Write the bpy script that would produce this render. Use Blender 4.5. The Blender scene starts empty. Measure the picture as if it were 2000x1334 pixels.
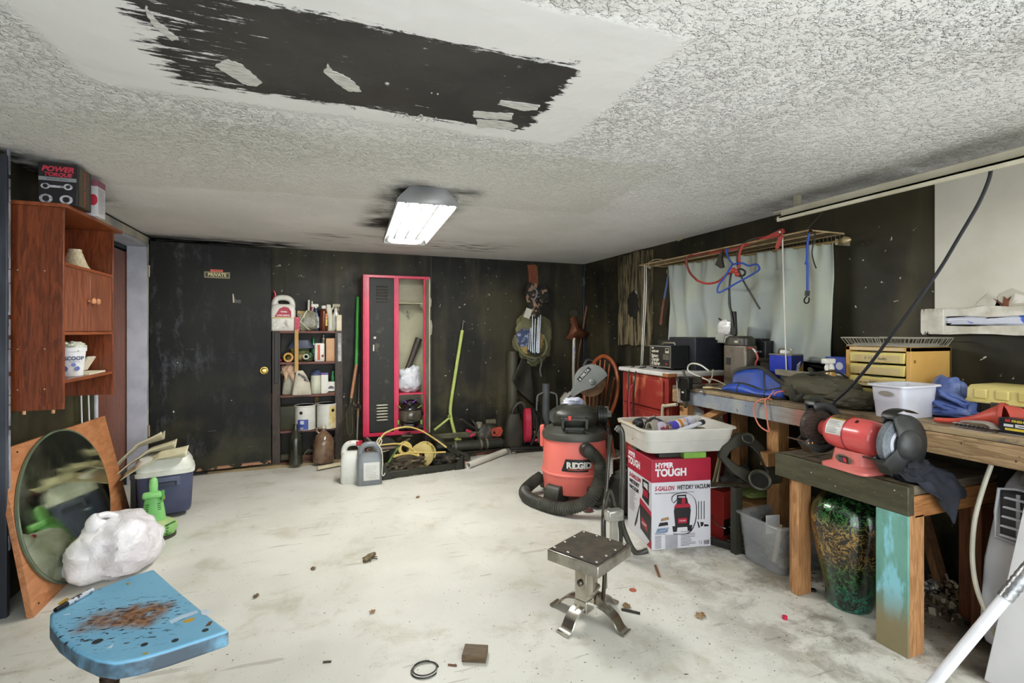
import bpy, bmesh, math, random
from mathutils import Vector, Matrix, Euler, noise
random.seed(7)
sc = bpy.context.scene
COL = sc.collection
PI = math.pi
# ---------------------------------------------------------------- camera
FPX, CX, HY, CAMH = 978.0, 1000.0, 647.0, 1.30
YAW = math.atan(370 / 978.0)
cd = bpy.data.cameras.new('camera')
cd.sensor_width = 36.0
cd.lens = FPX / 2000.0 * 36.0
cd.shift_y = (HY - 667.0) / 2000.0
cd.clip_start = 0.02
cam = bpy.data.objects.new('camera', cd)
cam.location = (0, 0, CAMH)
cam.rotation_euler = (PI / 2, 0, -YAW)
COL.objects.link(cam)
sc.camera = cam
# ---------------------------------------------------------------- daylight outside the open front of the garage
w = bpy.data.worlds.new('sky')
sc.world = w
w.use_nodes = True
w.node_tree.nodes['Background'].inputs[0].default_value = (0.88, 0.94, 1.0, 1)
w.node_tree.nodes['Background'].inputs[1].default_value = 2.65
TUBE_W = 55.0
sc.view_settings.view_transform = 'Standard'
sc.view_settings.look = 'None'
sc.view_settings.gamma = 1.0
sc.view_settings.use_curve_mapping = False
sc.view_settings.exposure = 0.80
# ---------------------------------------------------------------- pixel helpers (2000 x 1334 photograph)
_c, _s = math.cos(YAW), math.sin(YAW)
def ray(x, y):
    l = (x - CX) / FPX; u = (HY - y) / FPX
    return Vector((l * _c + _s, -l * _s + _c, u))
def PZ(x, y, z=0.0):
    d = ray(x, y); t = (z - CAMH) / d.z
    return Vector((d.x * t, d.y * t, z))
def PY(x, y, Y):
    d = ray(x, y); t = Y / d.y
    return Vector((d.x * t, Y, CAMH + d.z * t))
def PX(x, y, X):
    d = ray(x, y); t = X / d.x
    return Vector((X, d.y * t, CAMH + d.z * t))
def PF(x, y, f):
    d = ray(x, y)
    return Vector((d.x * f, d.y * f, CAMH + d.z * f))
# ---------------------------------------------------------------- materials
def C(h):
    h = h.lstrip('#')
    o = []
    for i in (0, 2, 4):
        v = int(h[i:i + 2], 16) / 255.0
        o.append(v / 12.92 if v <= 0.04045 else ((v + 0.055) / 1.055) ** 2.4)
    return (o[0], o[1], o[2], 1.0)
class G:
    def __init__(s, name):
        s.m = bpy.data.materials.new(name); s.m.use_nodes = True
        s.t = s.m.node_tree; s.b = s.t.nodes['Principled BSDF']
        s.tc = s.t.nodes.new('ShaderNodeTexCoord').outputs['Object']
    def n(s, typ, ins=None, **pr):
        d = s.t.nodes.new('ShaderNode' + typ)
        for k, v in pr.items(): setattr(d, k, v)
        for k, v in (ins or {}).items(): s.put(d.inputs[k], v)
        return d
    def put(s, sock, v):
        if isinstance(v, bpy.types.NodeSocket): s.t.links.new(v, sock)
        else: sock.default_value = v
    def map(s, scale=(1, 1, 1), rot=(0, 0, 0), loc=(0, 0, 0), vec=None):
        return s.n('Mapping', {0: vec or s.tc, 1: loc, 2: rot, 3: scale}).outputs[0]
    def noise(s, scale=5, detail=4, vec=None, rough=.55, dist=0):
        return s.n('TexNoise', {'Vector': vec or s.tc, 'Scale': scale, 'Detail': detail, 'Roughness': rough, 'Distortion': dist}).outputs[0]
    def vor(s, scale=5, vec=None, feat='F1'):
        return s.n('TexVoronoi', {'Vector': vec or s.tc, 'Scale': scale}, feature=feat).outputs[0]
    def ramp(s, v, lo, hi, a=0., b=1.):
        return s.n('MapRange', {0: v, 1: lo, 2: hi, 3: a, 4: b}, interpolation_type='SMOOTHSTEP').outputs[0]
    def mth(s, op, a, b=0.):
        return s.n('Math', {0: a, 1: b}, operation=op, use_clamp=False).outputs[0]
    def mix(s, f, a, b):
        d = s.t.nodes.new('ShaderNodeMix'); d.data_type = 'RGBA'
        s.put(d.inputs[0], f); s.put(d.inputs[6], a); s.put(d.inputs[7], b)
        return d.outputs[2]
    def sdf(s, vec, cx, cy, hx, hy, rot=0.):
        v = s.n('VectorMath', {0: vec, 1: (cx, cy, 0)}, operation='SUBTRACT').outputs[0]
        v = s.n('VectorMath', {0: v, 1: (1, 1, 0)}, operation='MULTIPLY').outputs[0]
        v = s.n('VectorRotate', {'Vector': v, 'Angle': rot}, rotation_type='Z_AXIS').outputs[0]
        v = s.n('VectorMath', {0: v}, operation='ABSOLUTE').outputs[0]
        v = s.n('VectorMath', {0: v, 1: (hx, hy, 0)}, operation='SUBTRACT').outputs[0]
        v = s.n('VectorMath', {0: v, 1: (0, 0, 0)}, operation='MAXIMUM').outputs[0]
        return s.n('VectorMath', {0: v}, operation='LENGTH').outputs['Value']
    def warp(s, amt, scale, vec=None, detail=3):
        vec = vec or s.tc
        nn = s.n('TexNoise', {'Vector': vec, 'Scale': scale, 'Detail': detail}).outputs[1]
        d = s.n('VectorMath', {0: nn, 1: (.5, .5, .5)}, operation='SUBTRACT').outputs[0]
        d = s.n('VectorMath', {0: d, 3: amt}, operation='SCALE').outputs[0]
        return s.n('VectorMath', {0: vec, 1: d}, operation='ADD').outputs[0]
    def bump(s, h, strength=.3, dist=.01):
        s.put(s.b.inputs['Normal'], s.n('Bump', {'Strength': strength, 'Distance': dist, 'Height': h}).outputs[0])
    def col(s, v): s.put(s.b.inputs['Base Color'], v)
    def set(s, **k):
        for a, v in k.items(): s.put(s.b.inputs[a.replace('_', ' ')], v)
MATS = {}
def mat(h, rough=.55, metal=0., h2=None, sc_=7., lo=.35, hi=.7, st=(1, 1, 1), bump=0., bs=40., trans=0., alpha=1., emit=0., coat=0.):
    """procedural plain material: two tones mixed by noise, optional relief"""
    key = (h, rough, metal, h2, sc_, lo, hi, st, bump, bs, trans, alpha, emit, coat)
    if key in MATS: return MATS[key]
    g = G('m_%s_%d' % (h.strip('#'), len(MATS)))
    a = C(h)
    b = C(h2) if h2 else (a[0] * .78, a[1] * .77, a[2] * .74, 1)
    g.col(g.mix(g.ramp(g.noise(sc_, 5, g.map(st)), lo, hi), a, b))
    g.set(Roughness=rough, Metallic=metal)
    if trans: g.set(Transmission_Weight=trans)
    if alpha < 1: g.set(Alpha=alpha)
    if coat: g.set(Coat_Weight=coat)
    if emit:
        g.set(Emission_Color=a, Emission_Strength=emit)
    if bump: g.bump(g.noise(bs, 4, g.map(st)), bump, .004)
    MATS[key] = g.m
    return g.m
def wood(h, h2, axis=2, sc_=9., rough=.55, gl=14., bump=.15):
    key = ('w', h, h2, axis, sc_, rough, gl)
    if key in MATS: return MATS[key]
    g = G('wood_%s_%d' % (h.strip('#'), len(MATS)))
    st = [1., 1., 1.]; st[axis] = 1. / gl
    v = g.map(tuple(x * sc_ for x in st))
    v = g.warp(.35, 1.2, v)
    n1 = g.noise(2.2, 6, v, .6)
    ring = g.mth('FRACT', g.mth('MULTIPLY', n1, 9.))
    f = g.ramp(ring, 0., .95)
    fine = g.noise(11, 3, v)
    f = g.mth('ADD', g.mth('MULTIPLY', f, .55), g.mth('MULTIPLY', g.ramp(fine, .3, .7), .45))
    dirt = g.ramp(g.noise(3., 4), .52, .75, 0., .35)
    a, b = C(h), C(h2)
    cc = g.mix(f, a, b)
    g.col(g.mix(dirt, cc, (b[0] * .5, b[1] * .5, b[2] * .5, 1)))
    g.set(Roughness=rough)
    g.bump(f, bump, .003)
    MATS[key] = g.m
    return g.m
# ---------------------------------------------------------------- mesh builder
def frame(o, r, u):
    r = Vector(r).normalized(); u = Vector(u).normalized(); n = r.cross(u)
    return Matrix(((r.x, u.x, n.x, o[0]), (r.y, u.y, n.y, o[1]), (r.z, u.z, n.z, o[2]), (0, 0, 0, 1)))
def catmull(pts, sub=6, closed=False):
    pts = [Vector(p) for p in pts]
    if len(pts) < 3: return pts
    out = []; n = len(pts)
    rng = range(n) if closed else range(n - 1)
    for i in rng:
        if closed: p0, p1, p2, p3 = pts[i - 1], pts[i], pts[(i + 1) % n], pts[(i + 2) % n]
        else: p0, p1, p2, p3 = pts[max(i - 1, 0)], pts[i], pts[i + 1], pts[min(i + 2, n - 1)]
        for k in range(sub):
            t = k / sub
            out.append(.5 * ((2 * p1) + (p2 - p0) * t + (2 * p0 - 5 * p1 + 4 * p2 - p3) * t * t + (3 * p1 - p0 - 3 * p2 + p3) * t ** 3))
    if not closed: out.append(pts[-1])
    return out
class B:
    def __init__(s): s.v = []; s.f = []; s.mi = []; s.m = 0
    def add(s, vs, fs, M=None):
        o = len(s.v)
        s.v += [tuple(M @ Vector(p)) if M is not None else tuple(p) for p in vs]
        s.f += [tuple(o + i for i in q) for q in fs]
        s.mi += [s.m] * len(fs)
        return s
    def box(s, x0, x1, y0, y1, z0, z1, M=None):
        vs = [(x, y, z) for z in (z0, z1) for y in (y0, y1) for x in (x0, x1)]
        return s.add(vs, [(0, 2, 3, 1), (4, 5, 7, 6), (0, 1, 5, 4), (2, 6, 7, 3), (0, 4, 6, 2), (1, 3, 7, 5)], M)
    def cb(s, c, sz, rot=(0, 0, 0)):
        M = Matrix.Translation(c) @ Euler(rot).to_matrix().to_4x4()
        a, b, d = sz[0] / 2, sz[1] / 2, sz[2] / 2
        return s.box(-a, a, -b, b, -d, d, M)
    def beam(s, p0, p1, wd, th, up=(0, 0, 1)):
        p0, p1 = Vector(p0), Vector(p1); d = (p1 - p0)
        L = d.length; d.normalize()
        r = d.cross(Vector(up)); r.normalize(); u = r.cross(d)
        M = Matrix(((r.x, d.x, u.x, p0.x), (r.y, d.y, u.y, p0.y), (r.z, d.z, u.z, p0.z), (0, 0, 0, 1)))
        return s.box(-wd / 2, wd / 2, 0, L, -th / 2, th / 2, M)
    def rings(s, R, closed=False, c0=True, c1=True):
        n = len(R[0]); o = len(s.v)
        vs = [p for r in R for p in r]; fs = []
        k = len(R)
        for i in range(k if closed else k - 1):
            j = (i + 1) % k
            for a in range(n):
                b = (a + 1) % n
                fs.append((i * n + a, i * n + b, j * n + b, j * n + a))
        if not closed:
            if c0: fs.append(tuple(range(n - 1, -1, -1)))
            if c1: fs.append(tuple((k - 1) * n + a for a in range(n)))
        return s.add(vs, fs)
    def tube(s, pts, r, n=8, closed=False, sub=0, cap=True, ry=None):
        if sub: pts = catmull(pts, sub, closed)
        pts = [Vector(p) for p in pts]; m = len(pts)
        rr = r if callable(r) else (lambda t: r)
        R = []; up = None
        for i, p in enumerate(pts):
            if closed: d = pts[(i + 1) % m] - pts[i - 1]
            else: d = pts[min(i + 1, m - 1)] - pts[max(i - 1, 0)]
            if d.length < 1e-9: d = Vector((0, 0, 1))
            d.normalize()
            if up is None:
                up = Vector((0, 0, 1)) if abs(d.z) < .9 else Vector((1, 0, 0))
            a = d.cross(up)
            if a.length < 1e-6: a = d.cross(Vector((.3, .8, .1)))
            a.normalize(); up = a.cross(d); up.normalize()
            q = rr(i / max(m - 1, 1)); q2 = q * (ry or 1.)
            R.append([p + a * (q * math.cos(2 * PI * k / n)) + up * (q2 * math.sin(2 * PI * k / n)) for k in range(n)])
        return s.rings(R, closed, cap, cap)
    def cyl(s, p0, p1, r0, r1=None, n=20, cap=True):
        p0, p1 = Vector(p0), Vector(p1); r1 = r0 if r1 is None else r1
        return s.tube([p0, p1], lambda t: r0 + (r1 - r0) * t, n, cap=cap)
    def lathe(s, prof, n=28, M=None, cap=True):
        R = [[(r * math.cos(2 * PI * k / n), r * math.sin(2 * PI * k / n), z) for k in range(n)] for r, z in prof]
        if M is not None: R = [[tuple(M @ Vector(p)) for p in q] for q in R]
        return s.rings(R, False, cap, cap)
    def loft(s, secs, n=28, M=None, cap=True):
        """secs: (z, hx, hy, exponent, cx, cy) superellipse rings"""
        R = []
        for q in secs:
            z, hx, hy = q[:3]; e = q[3] if len(q) > 3 else 2.; cx = q[4] if len(q) > 4 else 0.; cy = q[5] if len(q) > 5 else 0.
            r = []
            for k in range(n):
                a = 2 * PI * (k + .5) / n; ca, sa = math.cos(a), math.sin(a)
                x = math.copysign(abs(ca) ** (2 / e), ca) * hx + cx
                y = math.copysign(abs(sa) ** (2 / e), sa) * hy + cy
                p = Vector((x, y, z)); r.append(M @ p if M is not None else p)
            R.append(r)
        return s.rings(R, False, cap, cap)
    def prism(s, poly, z0, z1, M=None):
        n = len(poly)
        vs = [(x, y, z0) for x, y in poly] + [(x, y, z1) for x, y in poly]
        fs = [tuple(range(n - 1, -1, -1)), tuple(range(n, 2 * n))] + [(i, (i + 1) % n, n + (i + 1) % n, n + i) for i in range(n)]
        return s.add(vs, fs, M)
    def poly(s, pts, M, off=.0008):
        return s.add([(x, y, off) for x, y in pts], [tuple(range(len(pts)))], M)
    def rect(s, x0, x1, y0, y1, M, off=.0008):
        return s.poly([(x0, y0), (x1, y0), (x1, y1), (x0, y1)], M, off)
    def ball(s, c, r, n=16, m=10, M=None):
        r = (r, r, r) if not hasattr(r, '__len__') else r
        prof = [(math.sin(PI * i / m), -math.cos(PI * i / m)) for i in range(m + 1)]
        prof[0] = (.02, -1); prof[-1] = (.02, 1)
        T = Matrix.Translation(c) @ Matrix.Diagonal((r[0], r[1], r[2], 1))
        return s.lathe(prof, n, (M @ T) if M is not None else T)
    def grid(s, fn, nu, nv, closed_u=False):
        vs = [fn(i / nu, j / nv) for j in range(nv + 1) for i in range(nu + 1)]
        fs = [(j * (nu + 1) + i, j * (nu + 1) + i + 1, (j + 1) * (nu + 1) + i + 1, (j + 1) * (nu + 1) + i) for j in range(nv) for i in range(nu)]
        return s.add(vs, fs)
    def blob(s, c, r, seed=0, amp=.12, fr=3., n=40, m=24, e=2.4, floor=None, M=None, crease=0.):
        """crumpled soft bag"""
        vs = []; sd = Vector((seed * 3.7, seed * 1.3, seed * 2.1))
        def pw(v, k): return math.copysign(abs(v) ** k, v)
        for j in range(m + 1):
            ph = -PI / 2 + PI * j / m
            for i in range(n):
                th = 2 * PI * i / n
                d = Vector((pw(math.cos(ph), 2 / e) * pw(math.cos(th), 2 / e), pw(math.cos(ph), 2 / e) * pw(math.sin(th), 2 / e), pw(math.sin(ph), 2 / e)))
                q = 1 + amp * noise.noise(d * fr + sd) + amp * .5 * noise.noise(d * fr * 2.3 + sd)
                if crease: q -= crease * abs(noise.noise(d * fr * 1.7 + sd * 2)) ** .6 - crease * .4
                p = Vector((d.x * r[0] * q + c[0], d.y * r[1] * q + c[1], d.z * r[2] * q + c[2]))
                if floor is not None and p.z < floor: p.z = floor
                vs.append(M @ p if M is not None else p)
        fs = [(j * n + i, j * n + (i + 1) % n, (j + 1) * n + (i + 1) % n, (j + 1) * n + i) for j in range(m) for i in range(n)]
        return s.add(vs, fs)
    def obj(s, name, mats, parent=None, bevel=0., seg=2, ang=35., solid=0., sub=0, flat=False):
        me = bpy.data.meshes.new(name)
        me.from_pydata(s.v, [], s.f)
        mats = mats if isinstance(mats, (list, tuple)) else [mats]
        for m in mats: me.materials.append(m)
        if len(mats) > 1: me.polygons.foreach_set('material_index', s.mi)
        me.update()
        bm = bmesh.new(); bm.from_mesh(me)
        bmesh.ops.recalc_face_normals(bm, faces=bm.faces[:]) if s.closed() else None
        bm.to_mesh(me); bm.free()
        if not flat:
            me.polygons.foreach_set('use_smooth', [True] * len(me.polygons))
            me.set_sharp_from_angle(angle=math.radians(ang))
        o = bpy.data.objects.new(name, me); COL.objects.link(o)
        if parent is not None: o.parent = parent
        if solid:
            md = o.modifiers.new('solid', 'SOLIDIFY'); md.thickness = solid; md.offset = 0
        if bevel:
            md = o.modifiers.new('bevel', 'BEVEL'); md.width = bevel; md.segments = seg; md.limit_method = 'ANGLE'; md.angle_limit = math.radians(40)
        if sub:
            md = o.modifiers.new('sub', 'SUBSURF'); md.levels = sub; md.render_levels = sub
        return o
    def closed(s): return len(s.f) > 1
def tag(o, label, cat, group=None):
    o['label'] = label; o['category'] = cat
    if group: o['group'] = group
    return o
def thing(name, label, cat, loc=(0, 0, 0), rz=0., group=None, rot=None):
    o = bpy.data.objects.new(name, None); COL.objects.link(o)
    o.empty_display_size = .05
    o.location = loc; o.rotation_euler = rot or (0, 0, rz)
    return tag(o, label, cat, group)
def struct(o):
    o['kind'] = 'structure'; return o
def text(s, size, m, parent, M, name='lettering', align='CENTER', bold=0., shear=0., sx=1., off=.0012, ext=.0, fit=None):
    cu = bpy.data.curves.new(name, 'FONT')
    cu.body = s; cu.size = size; cu.align_x = align; cu.align_y = 'CENTER'; cu.offset = bold; cu.shear = shear; cu.extrude = ext; cu.resolution_u = 3
    cu.space_line = .8
    t = bpy.data.objects.new(name, cu); COL.objects.link(t)
    me = bpy.data.meshes.new_from_object(t.evaluated_get(bpy.context.evaluated_depsgraph_get()))
    bpy.data.objects.remove(t)
    me.name = name
    if fit:
        xs = [v.co.x for v in me.vertices]; sx = fit / (max(xs) - min(xs))
    me.transform(M @ Matrix.Translation((0, 0, off)) @ Matrix.Diagonal((sx, 1, 1, 1)))
    me.materials.clear(); me.materials.append(m)
    o = bpy.data.objects.new(name, me); COL.objects.link(o); o.parent = parent
    return o
def label_part(o, s): o['label'] = s; return o
# ================================================================ structure
XL, XR, YB, YF, ZC = -1.42, 3.03, 5.48, -1.1, 2.13
def mat_wall(name, hue_a, hue_b, hue_c, chips=.72):
    g = G(name)
    big = g.noise(1.1, 4, g.warp(.6, 1.5))
    streak = g.noise(2.5, 5, g.map((2.2, 2.2, .35)))
    c = g.mix(g.ramp(big, .38, .66), C(hue_a), C(hue_b))
    c = g.mix(g.ramp(streak, .48, .75, 0, .55), c, C(hue_c))
    cloud = g.noise(7, 6, None, .7)
    c = g.mix(g.ramp(cloud, .6, .85, 0, .35), c, C('#6a675a'))
    low = g.mth('MULTIPLY', g.ramp(g.n('SeparateXYZ', {0: g.tc}).outputs[2], .15, 1.0, 1, 0), g.ramp(g.noise(2.2, 6, g.warp(.3, 3.), .6), .42, .66, 0, .75))
    c = g.mix(low, c, C('#5f583c'))
    sp = g.ramp(g.noise(26, 2, g.warp(.05, 30)), chips, chips + .03)
    c = g.mix(sp, c, C('#b9b8a8'))
    g.col(c)
    g.set(Roughness=g.ramp(cloud, .3, .8, .48, .7), Specular_IOR_Level=.3)
    g.bump(g.noise(60, 3), .12, .003)
    return g.m
M_BLACKWALL = mat_wall('black_painted_wall', '#1c1b16', '#3a3626', '#565039')
M_OLIVEWALL = mat_wall('olive_black_wall', '#15140c', '#33301b', '#4b4527', .74)
def mat_ceiling():
    g = G('textured_ceiling')
    p = g.tc
    # smooth skim-coat zone around the hole, black bare patch inside it
    pw = g.warp(.10, 3.5, p, 4)
    smooth = g.ramp(g.sdf(pw, .12, 1.60, .78, .36, .02), .06, .12, 1, 0)
    brush = g.warp(.10, 1., g.map((2.2, 60, 1)), 5)
    ragged = g.noise(1.5, 7, g.map((5, 38, 1)), .72)
    fine = g.noise(24, 8, None, .75)
    d = g.sdf(g.warp(.05, 6., p, 6), .155, 1.672, .585, .235, .012)
    d = g.mth('ADD', d, g.mth('MULTIPLY', g.mth('SUBTRACT', ragged, .5), g.ramp(g.n('SeparateXYZ', {0: p}).outputs[0], -.38, -.1, .42, .15)))
    d = g.mth('ADD', d, g.mth('MULTIPLY', g.mth('SUBTRACT', fine, .5), .09))
    black = g.ramp(d, .024, .032, 1, 0)
    # grey-white paint, roller patches of different age
    tone = g.ramp(g.noise(1.6, 3, g.warp(.5, 2.)), .35, .65)
    base = g.mix(tone, C('#e6e4de'), C('#f0eeea'))
    patch = g.ramp(g.sdf(g.warp(.25, 2.5, p, 5), .2, 2.75, 1.5, .5, .1), .0, .04, .6, 0)
    base = g.mix(patch, base, C('#dad8ce'))
    base = g.mix(smooth, base, C('#e8e6e2'))
    specks = g.ramp(g.noise(75, 3, None, .7), .66, .72, 0, .4)
    base = g.mix(g.mth('MULTIPLY', specks, g.mth('SUBTRACT', 1., smooth)), base, C('#77756a'))
    # soot round the lamp, along the walls
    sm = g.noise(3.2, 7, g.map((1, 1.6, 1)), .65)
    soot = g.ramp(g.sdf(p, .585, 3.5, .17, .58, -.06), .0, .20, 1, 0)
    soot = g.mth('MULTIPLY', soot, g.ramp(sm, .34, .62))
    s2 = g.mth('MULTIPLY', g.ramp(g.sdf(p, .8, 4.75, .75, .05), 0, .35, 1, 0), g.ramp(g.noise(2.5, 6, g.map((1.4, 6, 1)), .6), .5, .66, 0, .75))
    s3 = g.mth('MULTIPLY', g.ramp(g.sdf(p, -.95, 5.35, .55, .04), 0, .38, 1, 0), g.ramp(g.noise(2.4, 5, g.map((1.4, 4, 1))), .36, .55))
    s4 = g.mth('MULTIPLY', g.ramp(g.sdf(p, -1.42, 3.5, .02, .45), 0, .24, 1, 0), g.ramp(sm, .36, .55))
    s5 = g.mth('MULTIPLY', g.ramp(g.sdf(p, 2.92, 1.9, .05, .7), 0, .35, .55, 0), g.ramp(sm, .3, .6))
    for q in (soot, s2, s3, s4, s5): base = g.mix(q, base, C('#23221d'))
    base = g.mix(black, base, g.mix(g.ramp(g.noise(3, 5), .3, .7), C('#2d2c2a'), C('#413f3b')))
    g.col(base)
    g.set(Roughness=g.mix(black, (.75, .75, .75, 1), (.5, .5, .5, 1)))
    # knock-down texture
    k1 = g.ramp(g.noise(42, 3, g.warp(.02, 40), .6), .50, .60)
    k2 = g.ramp(g.noise(90, 3), .5, .66)
    h = g.mth('ADD', k1, g.mth('MULTIPLY', k2, .4))
    amp = g.ramp(g.noise(1.3, 2), .3, .7, .45, 1.)
    far = g.ramp(g.n('SeparateXYZ', {0: p}).outputs[1], 2.0, 3.6, 1., .3)
    h = g.mth('MULTIPLY', g.mth('MULTIPLY', h, amp), far)
    h = g.mth('MULTIPLY', h, g.mth('SUBTRACT', 1., smooth))
    h = g.mth('ADD', h, g.mth('MULTIPLY', smooth, .55))
    h = g.mth('ADD', h, g.mth('MULTIPLY', g.noise(5, 3), .8))
    h = g.mth('SUBTRACT', h, g.mth('MULTIPLY', black, .5))
    g.bump(h, .95, .011)
    return g.m
def mat_floor():
    g = G('painted_concrete_floor')
    p = g.tc
    a = g.ramp(g.noise(.9, 4, g.warp(.5, 2.)), .35, .65)
    c = g.mix(a, C('#d9d8ce'), C('#cbcabf'))
    st = g.ramp(g.noise(2.6, 7, g.warp(.3, 3.), .7), .5, .72, 0, .55)
    c = g.mix(st, c, C('#a39a7d'))
    # worn tracks and dirt along the bench side
    dz = g.ramp(g.sdf(p, 2.45, 1.3, .35, 1.0, .0), 0, .75, 1, 0)
    dn = g.ramp(g.noise(3.2, 8, g.warp(.2, 5.), .72), .42, .62)
    c = g.mix(g.mth('MULTIPLY', g.mth('MULTIPLY', dz, dn), .75), c, C('#625745'))
    bare = g.ramp(g.sdf(g.warp(.12, 6., p), 2.95, 1.35, .55, .62, .25), 0, .06, 1, 0)
    c = g.mix(g.mth('MULTIPLY', bare, .85), c, g.mix(g.ramp(g.noise(9, 6), .3, .7), C('#3b3227'), C('#6d6250')))
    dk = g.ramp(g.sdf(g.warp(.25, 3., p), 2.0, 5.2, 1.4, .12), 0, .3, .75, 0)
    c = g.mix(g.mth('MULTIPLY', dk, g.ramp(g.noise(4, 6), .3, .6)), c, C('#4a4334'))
    # scratches, flecks
    sc1 = g.ramp(g.noise(3., 3, g.map((1, 9, 1), (0, 0, .7)), .5), .66, .69, 0, .35)
    c = g.mix(sc1, c, C('#7a725f'))
    sp = g.ramp(g.noise(42, 2, g.map((1, 1.9, 1), (0, 0, .5))), .70, .74)
    spm = g.ramp(g.noise(1.7, 3), .35, .6)
    c = g.mix(g.mth('MULTIPLY', sp, spm), c, C('#5a4e3c'))
    sp2 = g.ramp(g.noise(95, 1), .74, .78, 0, .8)
    c = g.mix(sp2, c, C('#4d473a'))
    g.col(c)
    g.set(Roughness=g.ramp(g.noise(4, 5), .3, .7, .32, .6))
    g.bump(g.noise(14, 5), .12, .004)
    return g.m
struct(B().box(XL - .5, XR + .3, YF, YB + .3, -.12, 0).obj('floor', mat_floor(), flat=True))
struct(B().box(XL - .5, XR + .3, YF, YB + .3, ZC, ZC + .12).obj('ceiling', mat_ceiling(), flat=True))
struct(B().box(XL - .5, XR + .3, YB, YB + .12, 0, ZC).obj('wall_back', M_BLACKWALL, flat=True))
struct(B().box(XR, XR + .12, YF, YB, 0, ZC).obj('wall_right', M_BLACKWALL, flat=True))
DY0, DY1, DZ = 4.10, 5.14, 2.05
wl = B().box(XL - .12, XL, YF, DY0, 0, ZC).box(XL - .12, XL, DY1, YB, 0, ZC).box(XL - .12, XL, DY0, DY1, DZ, ZC)
struct(wl.obj('wall_left', M_OLIVEWALL, flat=True))
# front of the garage: open roller door behind the camera
wf = B().box(XL, -1.34, YF - .12, YF, 0, ZC).box(2.95, XR, YF - .12, YF, 0, ZC).box(-1.34, 2.95, YF - .12, YF, 2.10, ZC)
struct(wf.obj('wall_front', mat('#b8b6ac'), flat=True))
# seams of the wall panels on the back wall and trim beside the corner
for i, px_ in enumerate((842, 1146)):
    p = PY(px_, 600, YB)
    struct(B().box(p.x - .004, p.x + .004, YB - .004, YB, .02, ZC).obj('trim_%d' % (i + 1), mat('#2c2f33', .4)))
struct(B().box(XR - .028, XR, YB - .03, YB, .02, ZC - .002).obj('trim_3', mat('#2b3038', .35, h2='#8f96a0', lo=.6, hi=.72), bevel=.004))
# threshold boards on the floor by the door
tb = B(); a, b = PZ(405, 933), PZ(660, 905)
for (x0, x1, y0, y1) in ((-.98, .2, 5.24, 5.30),):
    tb.box(x0, x1, y0, y1, 0, .022)
struct(tb.obj('trim_4', wood('#a5936b', '#6b5a3d', 0), bevel=.003))
# ---- doorway in the left wall: jambs, casing, brown panel closing the passage
g_jamb = mat('#c3c7d2', .5, h2='#b0b4bf', bump=.1)
jm = B().box(XL - .13, XL + .012, DY1 - .03, DY1, 0, DZ).box(XL - .13, XL + .012, DY0, DY0 + .03, 0, DZ).box(XL - .13, XL + .012, DY0, DY1, DZ - .03, DZ)
struct(jm.obj('trim_5', g_jamb, bevel=.003))
cas = B().box(XL, XL + .018, DY1, DY1 + .055, 0, DZ + .05).box(XL, XL + .018, DY0 - .06, DY1 + .055, DZ, DZ + .06)
struct(cas.obj('trim_6', mat('#c2bda9', .5, h2='#8a8b8e', sc_=4), bevel=.003))
d2 = B().box(XL - .175, XL - .135, DY0 - .35, DY1 + .3, .10, 1.97).obj('door_2', wood('#8a4f30', '#63341e', 2, 5., .35, 9))
struct(d2)
d2b = B().box(XL - .135, XL - .125, DY0 - .3, DY1 + .2, .10, .16).obj('bottom_rail', mat('#2f2623', .4), d2)
struct(B().box(XL - .34, XL - .31, DY0 - .5, DY1 + .34, 0, ZC).obj('wall_closet', mat('#4a4f58', .7, h2='#20232a', sc_=20)))
struct(B().box(XL - .3, XL - .135, DY0 - .4, DY1 + .3, 1.99, 2.02).obj('trim_7', mat('#3c414a', .6)))
# the leaf swung open against the back wall
def mat_door():
    g = G('black_door_paint')
    p = g.tc
    big = g.noise(1.6, 4, g.warp(.5, 2.))
    c = g.mix(g.ramp(big, .35, .65), C('#0d0d0c'), C('#1c1c15'))
    rub = g.ramp(g.noise(6, 8, g.map((1, 1, .45)), .75), .5, .72, 0, .65)
    reg = g.ramp(g.sdf(p, .12, 0, .08, .5), .0, .35, 1, .25)
    c = g.mix(g.mth('MULTIPLY', rub, reg), c, C('#6c6f75'))
    z = g.n('SeparateXYZ', {0: p}).outputs[2]
    low = g.mth('MULTIPLY', g.ramp(z, .3, 1.0, 1, 0), g.ramp(g.noise(3, 5), .4, .7, 0, .8))
    c = g.mix(low, c, C('#3d3a28'))
    chip = g.mth('MULTIPLY', g.ramp(z, .015, .035, 1, 0), g.ramp(g.noise(16, 4), .45, .5))
    c = g.mix(chip, c, C('#a3785a'))
    scr = g.ramp(g.noise(2.6, 3, g.map((1.2, 1, 22), (0, .35, 0))), .70, .72, 0, .4)
    c = g.mix(scr, c, C('#8d8f8c'))
    g.col(c); g.set(Roughness=g.ramp(rub, 0, 1, .5, .7), Specular_IOR_Level=.22); g.bump(g.noise(30, 3), .1, .003)
    return g.m
hp = Vector((XL + .03, 5.13, .045)); fe = Vector((-.457, 5.265, 0))
dang = math.atan2(fe.y - hp.y, fe.x - hp.x); DW = math.hypot(fe.x - hp.x, fe.y - hp.y)
dr = bpy.data.objects.new('door_1', None); COL.objects.link(dr); dr.location = hp; dr.rotation_euler = (0, 0, dang); struct(dr)
dl = B().box(0, DW, 0, .036, 0, 2.035).obj('leaf', mat_door(), dr, bevel=.002)
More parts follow.
